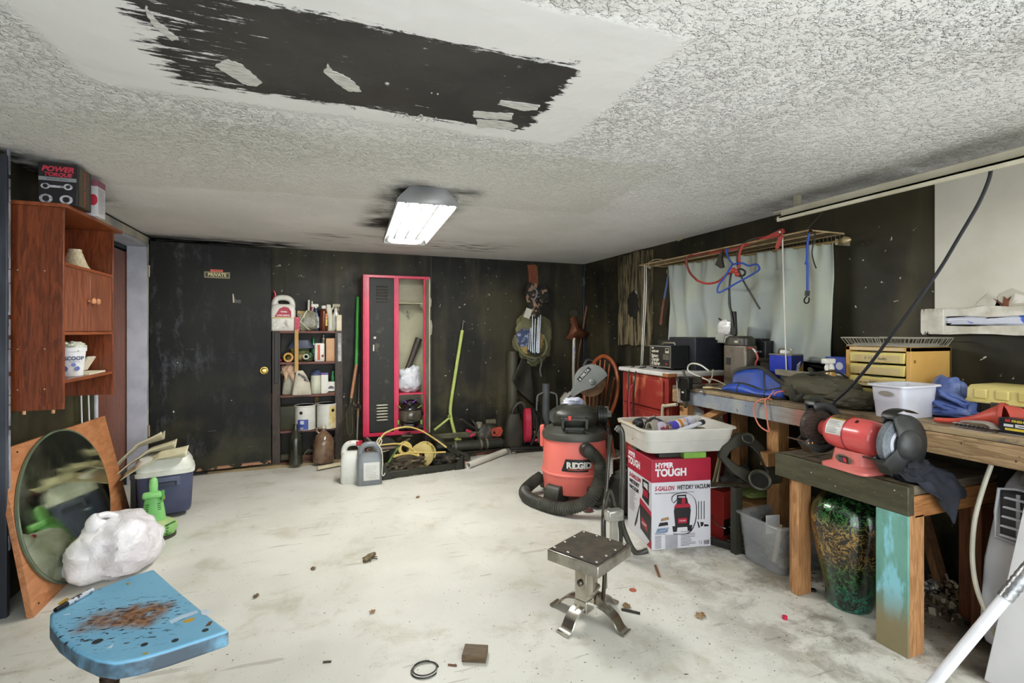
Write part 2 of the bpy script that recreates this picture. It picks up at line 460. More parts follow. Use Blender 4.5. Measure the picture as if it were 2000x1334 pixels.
B().cyl((DW - .06, -.06, .885), (DW - .06, 0, .885), .012).lathe([(.004, 0), (.02, .003), (.028, .012), (.028, .022), (.02, .034), (.012, .05)], 20, frame((DW - .06, -.063, .885), (1, 0, 0), (0, 0, 1)) @ Matrix.Rotation(PI, 4, 'X')).obj('door_knob', mat('#d9b968', .18, 1.), dr)
B().cyl((DW - .06, -.006, .885), (DW - .06, 0, .885), .033, n=24).obj('knob_plate', mat('#c9a757', .25, 1.), dr)
for hz in (1.72, .35):
    B().box(-.03, .0, -.006, .006, hz, hz + .10).cyl((-.004, -.008, hz), (-.004, -.008, hz + .10), .007).obj('hinge', mat('#b9ac96', .4, .4), dr)
SX = -.045
MF = frame((SX, -.001, 0), (1, 0, 0), (0, 0, 1))
sg = B().rect(.445, .645, 1.738, 1.793, MF, .001).obj('sign', mat('#c7b778', .4), dr)
B().rect(.4475, .6425, 1.7405, 1.7905, MF, .0014).obj('sign_border', mat('#12110f', .4), sg)
B().rect(.452, .638, 1.745, 1.786, MF, .0016).rect(.4545, .6355, 1.7475, 1.7835, MF, .0019).obj('sign_line', [mat('#c7b778', .4)], sg)
B().rect(.4545, .6355, 1.7475, 1.7835, MF, .0021).obj('sign_field', mat('#12110f', .4), sg)
text('PRIVATE', .040, mat('#d8cb93', .4), sg, frame((.545 + SX, -.001, 1.7655), (1, 0, 0), (0, 0, 1)), bold=.0012, off=.003, sx=.98)
wt = B().rect(.492, .59, 1.794, 1.815, MF, .001).obj('warning_sticker', mat('#d8573f', .4), dr)
text('WARNING', .014, mat('#3a1410'), wt, frame((.545 + SX, -.001, 1.8045), (1, 0, 0), (0, 0, 1)), off=.002)
tw = B().add([(.622, -.001, 1.60), (.63, -.001, 1.60), (.64, -.001, 1.56), (.655, -.001, 1.545), (.69, -.001, 1.545), (.688, -.001, 1.515), (.625, -.001, 1.518)], [tuple(range(7))]).obj('torn_patch', mat('#2a2517', .4), dr)
B().add([(.622, -.002, 1.598), (.629, -.002, 1.60), (.634, -.002, 1.56), (.636, -.002, 1.52), (.625, -.002, 1.518)], [tuple(range(5))]).obj('torn_edge', mat('#c2b48e'), dr)
for (cx_, cz_, r_) in ((.215, .55, .012), (.245, .98, .006), (.66, .62, .006)):
    pts = [(cx_ + r_ * math.cos(a) * random.uniform(.4, 1), cz_ + r_ * 1.3 * math.sin(a) * random.uniform(.4, 1)) for a in [i * PI / 3.5 for i in range(7)]]
    B().poly(pts, MF, .0012).obj('paint_chip', mat('#c9c9c4'), dr)
# ---- casing at the far left edge of the picture
tr = B().box(XL, XL + .055, 2.86, 2.93, 0, ZC - .01).box(XL + .02, XL + .082, 2.93, 2.958, 0, ZC - .03)
struct(tr.obj('trim_8', mat('#4d515b', .5, h2='#23252b', sc_=5, st=(1, 1, .3)), bevel=.003))
rb = B(); rnd = random.Random(3)
pts = []
z = .3
while z < 2.1:
    w_ = rnd.uniform(.002, .007); h_ = rnd.uniform(.01, .06)
    rb.box(XL + .083 - w_, XL + .0835, 2.950 - w_, 2.9585, z, z + h_); z += h_ + rnd.choice((0, 0, 0, 0, .004, .02))
struct(rb.obj('trim_9', mat('#9fa1a8', .6, h2='#6a6c74')))
# ---- pale drywall patch on the right wall with a broken slot below it
ws = B()
yA = 1.68
ws.box(XR - .012, XR, -.6, yA, 1.395, ZC - .003)
pt = ws.obj('wall_patch', mat('#cfcbbd', .7, h2='#c0bbab', sc_=2.5, bump=.1)); struct(pt)
def ragged(y0, y1, z0, z1, amp, seed, x0, x1, name, m, par):
    r = random.Random(seed); up = []; lo = []
    n = 26
    for i in range(n + 1):
        y = y0 + (y1 - y0) * i / n
        up.append((y, z1 + r.uniform(-amp, amp))); lo.append((y, z0 + r.uniform(-amp, amp)))
    poly = lo + up[::-1]
    M = Matrix(((0, 0, 1, 0), (1, 0, 0, 0), (0, 1, 0, 0), (0, 0, 0, 1)))
    return B().prism(poly, x0, x1, M).obj(name, m, par, bevel=.002)
mdw = mat('#d6d2c6', .8, h2='#b9b3a2', sc_=14, bump=.4)
ragged(-.6, 1.715, 1.375, 1.42, .008, 4, XR - .03, XR - .004, 'broken_lip', mdw, pt)
ragged(-.6, 1.70, 1.285, 1.33, .006, 5, XR - .032, XR - .004, 'broken_lip', mdw, pt)
ragged(1.63, 1.735, 1.29, 1.41, .012, 6, XR - .034, XR - .004, 'broken_end', mdw, pt)
B().box(XR - .004, XR - .001, -.6, 1.66, 1.32, 1.385).obj('slot', mat('#2a241c', .9), pt)
MYZ = Matrix(((0, 0, 1, 0), (1, 0, 0, 0), (0, 1, 0, 0), (0, 0, 0, 1)))
for (pts, c_) in (([(1.515, 1.405), (1.40, 1.405), (1.415, 1.455), (1.45, 1.485), (1.49, 1.445)], '#c9c5b8'), ([(1.43, 1.405), (1.30, 1.41), (1.31, 1.47), (1.36, 1.50), (1.41, 1.475)], '#b9b4a4'), ([(1.365, 1.43), (1.315, 1.43), (1.32, 1.465), (1.35, 1.475)], '#dedad0')):
    B().prism(pts[::-1], XR - .0165 if c_ != '#dedad0' else XR - .0185, XR - .0125, MYZ).obj('torn_paper', mat(c_, .8, h2='#b3ad9c', sc_=18), pt)
B().prism([(1.405, 1.40), (1.375, 1.395), (1.372, 1.44), (1.362, 1.465), (1.378, 1.45), (1.39, 1.465), (1.395, 1.43), (1.43, 1.46), (1.40, 1.42)], XR - .0205, XR - .0185, MYZ).obj('crack', mat('#7a4a32', .9, h2='#4a2a1c', sc_=30), pt)
bg = B().blob((XR - .012, .85, 1.352), (.012, .80, .027), 5, .25, 9, 60, 12).obj('plastic_bag', [mat('#c9ccd8', .35, h2='#3f63c4', sc_=6, lo=.52, hi=.56)])
tag(bg, 'white and blue plastic bag stuffed in the broken wall slot', 'plastic bag')
# ---- cream rail fixed high along the right wall
YR0 = PX(1530, 415, 2.64).y
rl = B().box(2.60, 2.66, -.6, YR0, 1.985, 2.0).box(2.655, 2.67, -.6, YR0 + .03, 1.99, 2.05).box(2.60, 2.615, -.6, YR0 + .015, 1.97, 2.0).box(2.67, 2.74, -.6, YR0 + .1, 2.045, 2.055)
tag(rl.obj('wall_rail', mat('#d9d3bd', .35, h2='#c4bda3', sc_=3), bevel=.003), 'long cream painted metal rail under the ceiling above the workbench', 'rail')
# hangers that carry it
rt = [o for o in bpy.data.objects if o.name == 'wall_rail'][0]
for y in (YR0 - .05, 1.0, .2):
    B().box(2.70, 2.73, y, y + .03, 2.05, ZC).obj('hanger', mat('#b9b29b', .4), rt)
# ---- lamps
def shop_light(loc, rz, label, power=1.):
    t = thing('ceiling_light', label, 'ceiling light', loc, rz)
    L, Wd = .69, .172
    hood = B()
    prof = [(-Wd, -.10), (-Wd, -.075), (-.10, -.0), (.10, 0), (Wd, -.075), (Wd, -.10)]
    R = []
    for y in (-L, L):
        R.append([(x, y, z) for x, z in prof])
    vs = R[0] + R[1]; n = 6
    hood.add(vs, [(i, i + 1, n + i + 1, n + i) for i in range(5)])
    hood.obj('hood', mat('#c9c9c6', .4, .3), t, solid=.004)
    for y in (-L - .002, L + .002):
        B().add([(x, y, z) for x, z in prof] , [tuple(range(6))]).obj('end_plate', mat('#b0b1b2', .45, .3), t, solid=.003)
    ref = B()
    k = 4
    for i in range(k):
        xc = -Wd + .04 + i * (2 * Wd - .08) / (k - 1)
        ref.add([(xc - .04, -L + .01, -.06), (xc, -L + .01, -.045), (xc + .04, -L + .01, -.06), (xc - .04, L - .01, -.06), (xc, L - .01, -.045), (xc + .04, L - .01, -.06)], [(0, 1, 4, 3), (1, 2, 5, 4)])
    ref.obj('reflector', mat('#3c3c3a', .4), t)
    g = G('lamp_tube'); g.set(Emission_Color=(1., .985, .945, 1), Emission_Strength=TUBE_W * power); mt = g.m
    for i in range(k):
        xc = -Wd + .05 + i * (2 * Wd - .10) / (k - 1)
        B().cyl((xc, -L + .05, -.080), (xc, L - .05, -.080), .0135, n=10).obj('lamp_tube', mt, t)
        B().cyl((xc, -L + .005, -.080), (xc, -L + .05, -.080), .015, n=10).cyl((xc, L - .05, -.080), (xc, L - .005, -.080), .015, n=10).obj('tube_socket', mat('#dcdcd8'), t)
    return t
shop_light((.605, 3.55, ZC - .001), math.radians(-3), 'four tube ceiling light with silver hood and sooty ceiling around it')
shop_light((1.79, .02, ZC - .001), math.radians(-20), 'four tube ceiling light at the top right corner of the picture', .25)
# ---- skim-coat smears on the bare black ceiling patch
ce = bpy.data.objects['ceiling']
smears = [
    [(285, 10), (300, 30), (320, 50), (350, 77), (335, 78), (305, 55), (288, 32)],
    [(420, 128), (445, 115), (470, 124), (490, 140), (512, 160), (500, 168), (475, 163), (450, 147)],
    [(640, 123), (648, 137), (670, 145), (690, 158), (706, 178), (680, 177), (655, 160), (632, 140)],
    [(978, 195), (1000, 198), (1055, 205), (1048, 214), (1025, 216), (1000, 210), (972, 203)],
    [(925, 217), (960, 219), (1003, 221), (998, 233), (965, 232), (925, 228)],
    [(930, 233), (970, 235), (1000, 240), (1012, 247), (1000, 252), (955, 248), (932, 250)],
]
ms = mat('#d9d7d0', .7, h2='#b3b1a8', sc_=25, st=(1, 5, 1), bump=.3)
rnd = random.Random(12)
for s_ in smears:
    pts = []
    for i in range(len(s_)):
        a = PZ(*s_[i], ZC); b = PZ(*s_[(i + 1) % len(s_)], ZC)
        for k in range(5):
            q = a.lerp(b, k / 5); j = .004 if k else 0
            pts.append((q.x + rnd.uniform(-j, j), q.y + rnd.uniform(-j, j)))
    B().prism(pts, ZC - .0025, ZC - .0002).obj('plaster_smear', ms, ce)
for (x, y, r_) in ((756, 163, .008), (855, 183, .004), (843, 181, .003)):
    q = PZ(x, y, ZC); B().lathe([(r_, 0), (r_ * .6, -.004)], 10, Matrix.Translation((q.x, q.y, ZC))).obj('screw_head', mat('#b0aea6'), ce)
# looped squiggle of filler at the lower edge of the patch
q = [PZ(x, y, ZC - .002) for x, y in ((758, 222), (770, 228), (776, 222), (786, 230), (794, 222), (800, 231), (808, 234), (822, 224), (826, 232), (812, 238), (806, 232), (832, 238), (838, 230), (846, 238), (852, 230))]
B().tube(q, .0022, 6, sub=4).obj('filler_squiggle', ms, ce)
# ================================================================ left side
RED_WOOD = wood('#8a4626', '#582a16', 2, 6., .3, 10)
RED_WOODH = wood('#9c5430', '#6a341a', 1, 6., .3, 10)
cb_y0, cb_y1 = 3.0, 3.625
cbt = thing('wall_cabinet', 'reddish brown wooden wall cabinet with open shelves and two small doors', 'cabinet', (XL, cb_y0, .926))
D_, W_ = .26, cb_y1 - cb_y0
B().box(.0, D_, 0, .018, 0, .966).obj('side_panel', RED_WOOD, cbt, bevel=.002)
B().box(.0, D_, W_ - .018, W_, 0, .966).obj('side_panel', RED_WOOD, cbt, bevel=.002)
B().box(0, .012, .018, W_ - .018, .08, .95).obj('back_panel', RED_WOOD, cbt)
B().box(.0, .012, .10, W_ - .018, .0, .08).obj('back_rail', RED_WOODH, cbt)
B().box(0, D_ + .02, -.012, W_ + .075, .966, .984).obj('top_board', RED_WOODH, cbt, bevel=.003)
for z in (.708, .372):
    B().box(.012, D_ - .004, .018, W_ - .018, z - .016, z).obj('shelf', RED_WOODH, cbt, bevel=.002)
B().box(.012, D_ - .004, .018, W_ - .018, .138 - .016, .138).obj('shelf', RED_WOODH, cbt, bevel=.002)
for i in (0, 1):
    y0 = .020 + i * (W_ - .04) / 2
    dd = B().box(D_ - .022, D_ - .004, y0, y0 + (W_ - .04) / 2 - .002, .374, .690).obj('door', wood('#8b5236', '#5c2c1a', 2, 7., .35, 10), cbt, bevel=.002)
    yk = W_ / 2 + (-.028 if i == 0 else .028)
    B().lathe([(.006, 0), (.007, .012), (.015, .018), (.017, .025), (.012, .032), (.004, .034)], 16, frame((D_ - .004, yk, .535), (0, 1, 0), (0, 0, 1))).obj('knob', mat('#c98e63', .3), dd)
for (y, z) in ((-.001, .66), (-.001, .29), (-.001, .10)):
    for x in (.09, .19):
        B().cyl((x, -.002, z), (x, .001, z), .0035, n=8).obj('screw', mat('#b9a98a', .4, .6), cbt)
for x in (.10, .21):
    B().cyl((x, .03, -.02), (x, .03, 0), .007, n=8).obj('dowel', mat('#c9946a'), cbt)
# box POWER TORQUE
def face_text(par, M, items):
    for (s_, x, y, sz, m, kw) in items:
        text(s_, sz, m, par, M @ Matrix.Translation((x, y, 0)), **kw)
zt = .926 + .985
pb = thing('tool_box_carton', 'black cardboard carton with red lettering on top of the wall cabinet', 'box', (-1.268, 3.03, zt))
bw, bd, bh = .150, .16, .198
bb = B().box(0, bw, 0, bd, 0, bh).obj('carton', mat('#17151a', .4, h2='#211d18'), pb, bevel=.002)
MF = frame((0, 0, 0), (1, 0, 0), (0, 0, 1))
MS = frame((bw, 0, 0), (0, 1, 0), (0, 0, 1))
mr = mat('#c7354a', .4); mwht = mat('#dfdfdf', .4); mgr = mat('#8a8b8e', .4)
text('POWER', .034, mr, bb, MF @ Matrix.Translation((bw / 2, .168, 0)), bold=.0014, shear=.25, sx=1.05)
text('TORQUE', .024, mr, bb, MF @ Matrix.Translation((bw / 2, .142, 0)), bold=.001, shear=.25, sx=1.1)
B().rect(.002, bw - .002, .112, .130, MF).obj('printed_band', mgr, bb)
text('RATCHET WRENCH', .009, mat('#222222'), bb, MF @ Matrix.Translation((bw / 2, .121, 0)), off=.002)
wr = B()
wr.poly([(.02 + .018 * math.cos(a), .085 + .014 * math.sin(a)) for a in [i * PI / 8 for i in range(16)]], MF @ Matrix.Translation((.008, 0, 0)), .001)
wr.poly([(.115 + .018 * math.cos(a), .087 + .015 * math.sin(a)) for a in [i * PI / 8 for i in range(16)]], MF, .001)
wr.rect(.03, .11, .080, .091, MF, .0012)
for x in (.03, .108):
    wr.poly([(x + .026 * math.cos(a), .025 + .022 * math.sin(a)) for a in [i * PI / 8 for i in range(16)]], MF, .001)
wr.obj('printed_wrench', mat('#c9c6cc', .3, h2='#77747c', sc_=60), bb)
wr = B()
for (x, y, r) in ((.028, .085, .010), (.115, .087, .009), (.03, .025, .014), (.108, .025, .014)):
    wr.poly([(x + r * math.cos(a), y + r * math.sin(a)) for a in [i * PI / 6 for i in range(12)]], MF, .0018)
wr.obj('printed_socket', mat('#2b2729', .3), bb)
B().rect(.02, .14, .004, bh - .004, MS, .0007).obj('side_print', mat('#4a4528', .4), bb)
text('POWER TORQUE', .022, mr, bb, frame((bw, .085, bh / 2), (0, 0, 1), (0, -1, 0)), bold=.001)
wb = thing('white_carton', 'white carton with mauve lid band standing behind the black carton', 'box', (-1.22, 3.26, zt))
b2 = B().box(0, .105, 0, .10, 0, .19).obj('carton', mat('#d4d3d6', .5), wb, bevel=.002)
B().box(-.0008, .1058, -.0008, .1008, .158, .1908).obj('lid_band', mat('#8e5568', .5), b2)
MS = frame((.105, 0, 0), (0, 1, 0), (0, 0, 1))
pl = B()
for i in range(15): pl.rect(.012, random.uniform(.06, .09), .145 - i * .009, .1475 - i * .009, MS)
pl.obj('printed_lines', mat('#77757c'), b2)
B().poly([(.085 + .02 * math.cos(a), .085 + .03 * math.sin(a)) for a in [i * PI / 8 for i in range(16)]], frame((0, 0, 0), (1, 0, 0), (0, 0, 1))).obj('printed_spot', mr, b2)
# glass bell shade
gs = B().lathe([(.026, .115), (.03, .115), (.03, .10), (.036, .09), (.045, .06), (.056, .03), (.075, 0), (.072, 0), (.053, .03), (.042, .06), (.03, .092)], 24, cap=False)
gso = gs.obj('glass_lamp_shade', mat('#d8cdb0', .18, h2='#bfae88', sc_=20, st=(6, 6, 1), coat=.4))
gso.location = (-1.275, 3.43, .926 + .709)
tag(gso, 'bell shaped frosted glass lamp shade on the top cabinet shelf', 'lamp shade')
# bucket SCOOP
bk = thing('plastic_bucket', 'white plastic tub with blue print on the bottom cabinet shelf', 'bucket', (-1.255, 3.30, .926 + .139))
MB = mat('#dfe0e2', .35)
bko = B().lathe([(.060, 0), (.072, .13), (.076, .13), (.077, .15), (.072, .15), (.070, .132), (.058, .004)], 28).obj('tub', MB, bk)
bag = B().blob((0, 0, .15), (.068, .068, .03), 3, .35, 4, 30, 14).obj('crumpled_contents', mat('#c7cdbb', .4, h2='#2e7a45', sc_=9, lo=.55, hi=.6), bk)
vd = Vector((-bk.location.x, -bk.location.y, 0)).normalized(); rt_ = Vector((-vd.y, vd.x, 0))
MFb = lambda z, ang=0.: frame(Matrix.Rotation(ang, 3, 'Z') @ (vd * (.0615 + z * .09)) + Vector((0, 0, z)), Matrix.Rotation(ang, 3, 'Z') @ rt_, (0, 0, 1))
mb = mat('#2d3560', .4); mbl = mat('#6870b0', .4)
text('SCOOP', .027, mb, bko, MFb(.093, .30), bold=.001, off=.006, sx=.9)
text('STRACCIA', .010, mbl, bko, MFb(.075, .35), off=.005)
for (z, an, r) in ((.09, -.45, .016), (.04, -.25, .016), (.04, .55, .012), (.06, .3, .010)):
    B().poly([(r * math.cos(a), r * math.sin(a)) for a in [i * PI / 7 for i in range(14)]], MFb(z, an), .003).obj('printed_mark', mbl, bko)
for k, (px_, py_) in enumerate(((0, 0), (.05, .02))):
    o = B().cb((0, 0, .045), (.012, .10, .085), (0, .35 + .15 * k, 0)).obj('picture_frame', [mat('#d3ccba', .6), ][0], None, bevel=.002)
    o.location = (-1.30 + .05 * k, 3.44 + .07 * k, .926 + .147)
    tag(o, ('folded cream card leaning behind the blue printed tub', 'small white framed card leaning at the far end of the shelf')[k], 'card')
o = B().box(-.1, .09, -.13, .13, 0, .008).obj('paper_sheet', mat('#d9d2b8', .7)); o.location = (-1.275, 3.46, .926 + .1385); o.rotation_euler = (0, 0, .06)
tag(o, 'flat cream paper sheets lying on the bottom cabinet shelf', 'paper')
# white rods hanging below the cabinet
for k, (a, b) in enumerate((((158, 772), (163, 822)), ((172, 772), (178, 816)))):
    A = PX(*a, -1.385); Bp = PX(*b, -1.39)
    o = B().cyl((A.x, A.y, A.z + .05), (Bp.x, Bp.y, Bp.z - .35), .0045, n=8).obj('white_rod', mat('#cfcfd0', .4))
    tag(o, ('thin white rod behind the plywood, nearer to the cabinet side', 'thin white rod behind the plywood, nearer to the doorway')[k], 'rod')
# ---- plywood sheet leaning on the wall
p0, p1 = Vector((-1.225, 2.89, 0)), Vector((-1.24, 4.20, 0))
q0 = PX(0, 880, -1.372)
def on_board(x, y):
    n_ = (p1 - p0).cross(q0 - p0); d = ray(x, y); o = Vector((0, 0, CAMH))
    t = (p0 - o).dot(n_) / d.dot(n_); return o + d * t
q1 = on_board(205, 812)
pw = thing('plywood_sheet', 'orange brown plywood sheet leaning against the left wall', 'plywood', p0)
nrm = ((p1 - p0).cross(q0 - p0)).normalized()
if nrm.x < 0: nrm = -nrm
th = .026
cs = [p0, p1, q1, q0]
vs = [c - p0 for c in cs] + [c - p0 - nrm * th for c in cs]
for v in vs: v.z = max(v.z, .0)
B().add(vs, [(0, 1, 2, 3), (7, 6, 5, 4), (0, 4, 5, 1), (1, 5, 6, 2), (2, 6, 7, 3), (3, 7, 4, 0)]).obj('sheet', wood('#c0855a', '#9c6238', 1, 2.6, .5, 5), pw, bevel=.002)
for (x, y) in ((33, 883), (33, 976), (75, 1178)):
    q = on_board(x, y) - p0
    B().cyl(q, q + nrm * .004, .004, n=8).obj('nail', mat('#4a3a2c', .4, .5), pw)
mo = thing('oval_mirror', 'frameless oval mirror leaning on the plywood sheet', 'mirror', on_board(134, 1112))
ctr = on_board(134, 982); ru = (q0 - p0).normalized(); rr = (p1 - p0).normalized()
L_, R_, T_, Bt = on_board(47, 990), on_board(220, 945), on_board(152, 850), on_board(112, 1113)
hx = (R_ - L_).length / 2; hz = (T_ - Bt).length / 2
Mm = frame(ctr - mo.location + nrm * .003, rr, nrm.cross(rr))
ang_sk = 0
el = lambda k, s_: [(hx * s_ * math.cos(2 * PI * i / k), hz * s_ * math.sin(2 * PI * i / k)) for i in range(k)]
mm = B()
mm.m = 0; mm.prism(el(56, 1.), .0, .010, Mm)
mm.obj('glass_body', mat('#5f6b58', .2), mo)
g = G('mirror_silver'); g.col(g.mix(g.ramp(g.noise(6, 5), .3, .7), C('#c3c9b3'), C('#b2b9a0'))); g.set(Metallic=1., Roughness=g.ramp(g.noise(9, 6), .3, .75, .05, .16))
B().prism(el(56, .975), .0102, .0118, Mm).obj('mirror_face', g.m, mo)
# bottom chips glued pad
# ---- tied white plastic bag
wbag = thing('white_bag', 'tied white plastic bag stuffed full in front of the mirror', 'plastic bag', PZ(200, 1125) + Vector((0.05, .06, 0)))
gb = G('bag_plastic'); gb.col(gb.mix(gb.ramp(gb.noise(4, 4), .35, .7), C('#e9e7e8'), C('#d3cdd2'))); gb.set(Roughness=.32, Subsurface_Weight=.25, Subsurface_Radius=(.05, .05, .05)); gb.bump(gb.mth('ABSOLUTE', gb.mth('SUBTRACT', gb.noise(5.5, 5, gb.warp(.6, 3.5), .5), .5)), .8, .035)
def bagf(b, c, r, sd): return b.blob(c, r, sd, .20, 1.25, 72, 44, 2.4, 0.0, crease=.10)
bagf(B(), (0, 0, .14), (.19, .25, .165), 8).obj('bag_body', gb.m, wbag)
kn = B()
kn.tube([(-.06, -.06, .24), (-.075, -.09, .30), (-.06, -.10, .34)], lambda t: .05 * (1 - t) + .014, 10, sub=4)
kn.tube([(-.06, -.10, .33), (-.03, -.06, .325), (0.0, -.03, .30)], .016, 8, sub=4).obj('knot', gb.m, wbag)
B().ball((-.105, -.055, .295), (.014, .014, .012)).obj('red_cap', mat('#c92b52', .4), wbag)
# ---- cooler
cl_ = thing('cooler', 'blue grey wheeled cooler with white lid by the doorway', 'cooler', (-1.17, 4.03, 0), math.radians(14))
mcb = mat('#454a66', .4, h2='#3a3f58')
B().loft([(.035, .15, .135, 6, .16, .15), (.06, .158, .143, 6, .16, .15), (.31, .17, .155, 6, .16, .15)], 40).obj('body', mcb, cl_)
B().loft([(.308, .178, .163, 6, .16, .15), (.335, .180, .165, 6, .16, .15), (.34, .170, .155, 5, .16, .15), (.375, .168, .15, 5, .16, .15), (.415, .145, .125, 4, .16, .15), (.425, .10, .09, 4, .16, .15)], 40).obj('lid', mat('#d9dad2', .4, h2='#c6c7bb'), cl_)
hd = B().box(.07, .25, -.022, .0, .265, .298).box(.07, .095, -.022, 0, .235, .27).box(.225, .25, -.022, 0, .235, .27).obj('handle_recess', mat('#50566f', .35), cl_, bevel=.004)
B().box(.10, .22, -.012, -.004, .235, .262).obj('grip', mat('#34384c', .4), cl_, bevel=.003)
lb = B().box(.075, .115, -.008, .0, .165, .215).obj('sticker', mat('#22242e', .4, h2='#4f7fae', sc_=30, lo=.5, hi=.54), cl_)
B().box(.0795, .11, -.0085, -.008, .205, .213).obj('sticker_stripe', mat('#d9dad2'), lb)
B().box(-.03, .0, .02, .06, .03, .345).box(-.034, .003, .015, .065, .30, .34).obj('tow_handle', mat('#151612', .4), cl_, bevel=.004)
for y in (.0, .24):
    wv = B().lathe([(.012, -.018), (.045, -.018), (.05, -.010), (.05, .010), (.045, .018), (.012, .018)], 24, frame((.04, y, .05), (1, 0, 0), (0, 0, 1)))
    wv.obj('wheel', mat('#2f2d20', .6), cl_)
# ---- cream curved shells stacked on the cooler
def shell(i, label):
    t = B()
    prof = [(-.20, 0), (-.12, .075), (-.02, .145), (.015, .166), (.07, .175), (.14, .184), (.20, .193)]
    pr = catmull([(a, b, 0) for a, b in prof], 4)
    R_ = []
    n = len(pr)
    hwid = .072
    t.grid(lambda u, v: (pr[int(round(u * (n - 1)))].x, (v - .5) * 2 * hwid * (1 - .25 * max(0, .35 - u)), pr[int(round(u * (n - 1)))].y + .05 * (2 * v - 1) ** 2 * (u ** 2) - .01 * math.cos((v - .5) * PI)), n - 1, 10)
    o = t.obj('plastic_shell', mat('#cfc9aa', .35, h2='#b7b08c', sc_=5), None, solid=.006)
    return tag(o, label, 'plastic panel', 'cream plastic shells on the cooler')
cpos = cl_.location
for i, lb_ in enumerate(('cream curved plastic shell, uppermost of three on the cooler', 'cream curved plastic shell, middle of three on the cooler', 'cream curved plastic shell, lowest of three, resting on the cooler lid')):
    o = shell(i, lb_)
    q = PF((272, 283, 297)[i], (893, 905, 913)[i], (3.62, 3.52, 3.44)[i])
    o.location = (q.x, q.y, q.z - .075); o.scale = (.82, 1, .95)
    o.rotation_euler = (math.radians((-8, -3, 8)[i]), math.radians((-6, 4, 12)[i]), math.radians(6))
# ---- green leaf blower standing on its nose
lbq = PZ(298, 1052)
lf = thing('leaf_blower', 'lime green electric leaf blower standing upright before the cooler', 'leaf blower', (lbq.x, lbq.y + .02, 0), math.radians(12))
mg = mat('#74c068', .4, h2='#93c77f', sc_=6); mgd = mat('#b3b985', .5, h2='#84b96c', sc_=8)
B().loft([(.02, .115, .085, 2.4), (.05, .13, .10, 2.2), (.08, .125, .10, 2.2), (.105, .085, .08, 2.2), (.115, .065, .065, 2)], 32).obj('fan_housing', mgd, lf)
B().loft([(.10, .066, .062, 2.6), (.17, .058, .055, 3), (.23, .048, .046, 3), (.275, .036, .036, 2.6), (.29, .026, .028, 2.4)], 28).obj('motor_housing', mg, lf)
B().loft([(.285, .022, .03, 2.6), (.33, .024, .032, 2.6), (.365, .02, .028, 2.4), (.378, .010, .015, 2)], 20).obj('rear_grip', mg, lf)
B().box(-.055, .045, -.075, -.02, .262, .298).obj('handle_bar', mg, lf, bevel=.012)
B().box(.04, .058, -.06, -.03, .245, .30).obj('switch', mat('#4aa046', .4), lf, bevel=.004)
B().box(.043, .06, -.045, -.02, .24, .262).obj('trigger', mat('#d49a3a', .4), lf, bevel=.003)
oz = B().loft([(0, .045, .032, 5), (.09, .040, .030, 5), (.12, .035, .028, 4)], 24, frame((.0, -.155, .06), (1, 0, 0), (0, -.35, 1)) @ Matrix.Rotation(PI, 4, 'X') @ Matrix.Translation((0, 0, -.09)))
oz.obj('outlet', mg, lf)
B().loft([(0, .038, .026, 5), (.004, .038, .026, 5)], 24, frame((.0, -.155, .06), (1, 0, 0), (0, -.35, 1)) @ Matrix.Translation((0, 0, .0905))).obj('outlet_opening', mat('#1d3a1c', .6), lf)
for k in range(4):
    for sx in (-1, 1):
        B().cb((sx * (.032 - k * .001), -.047 + k * .002, .185 + k * .012), (.018, .008, .004), (0, 0, sx * .5)).obj('vent_slot', mat('#2b4f2a'), lf)
for k in range(4):
    B().cb((.09, -.06 + k * .0, .035 + k * .018), (.07, .012, .007), (0, 0, .9)).obj('intake_rib', mat('#3e7f3a', .4), lf)
B().lathe([(.05, 0), (.10, .0), (.10, .022), (.05, .022)], 28, Matrix.Translation((0.02, .0, 0))).obj('intake_ring', mat('#3a372a', .6), lf)
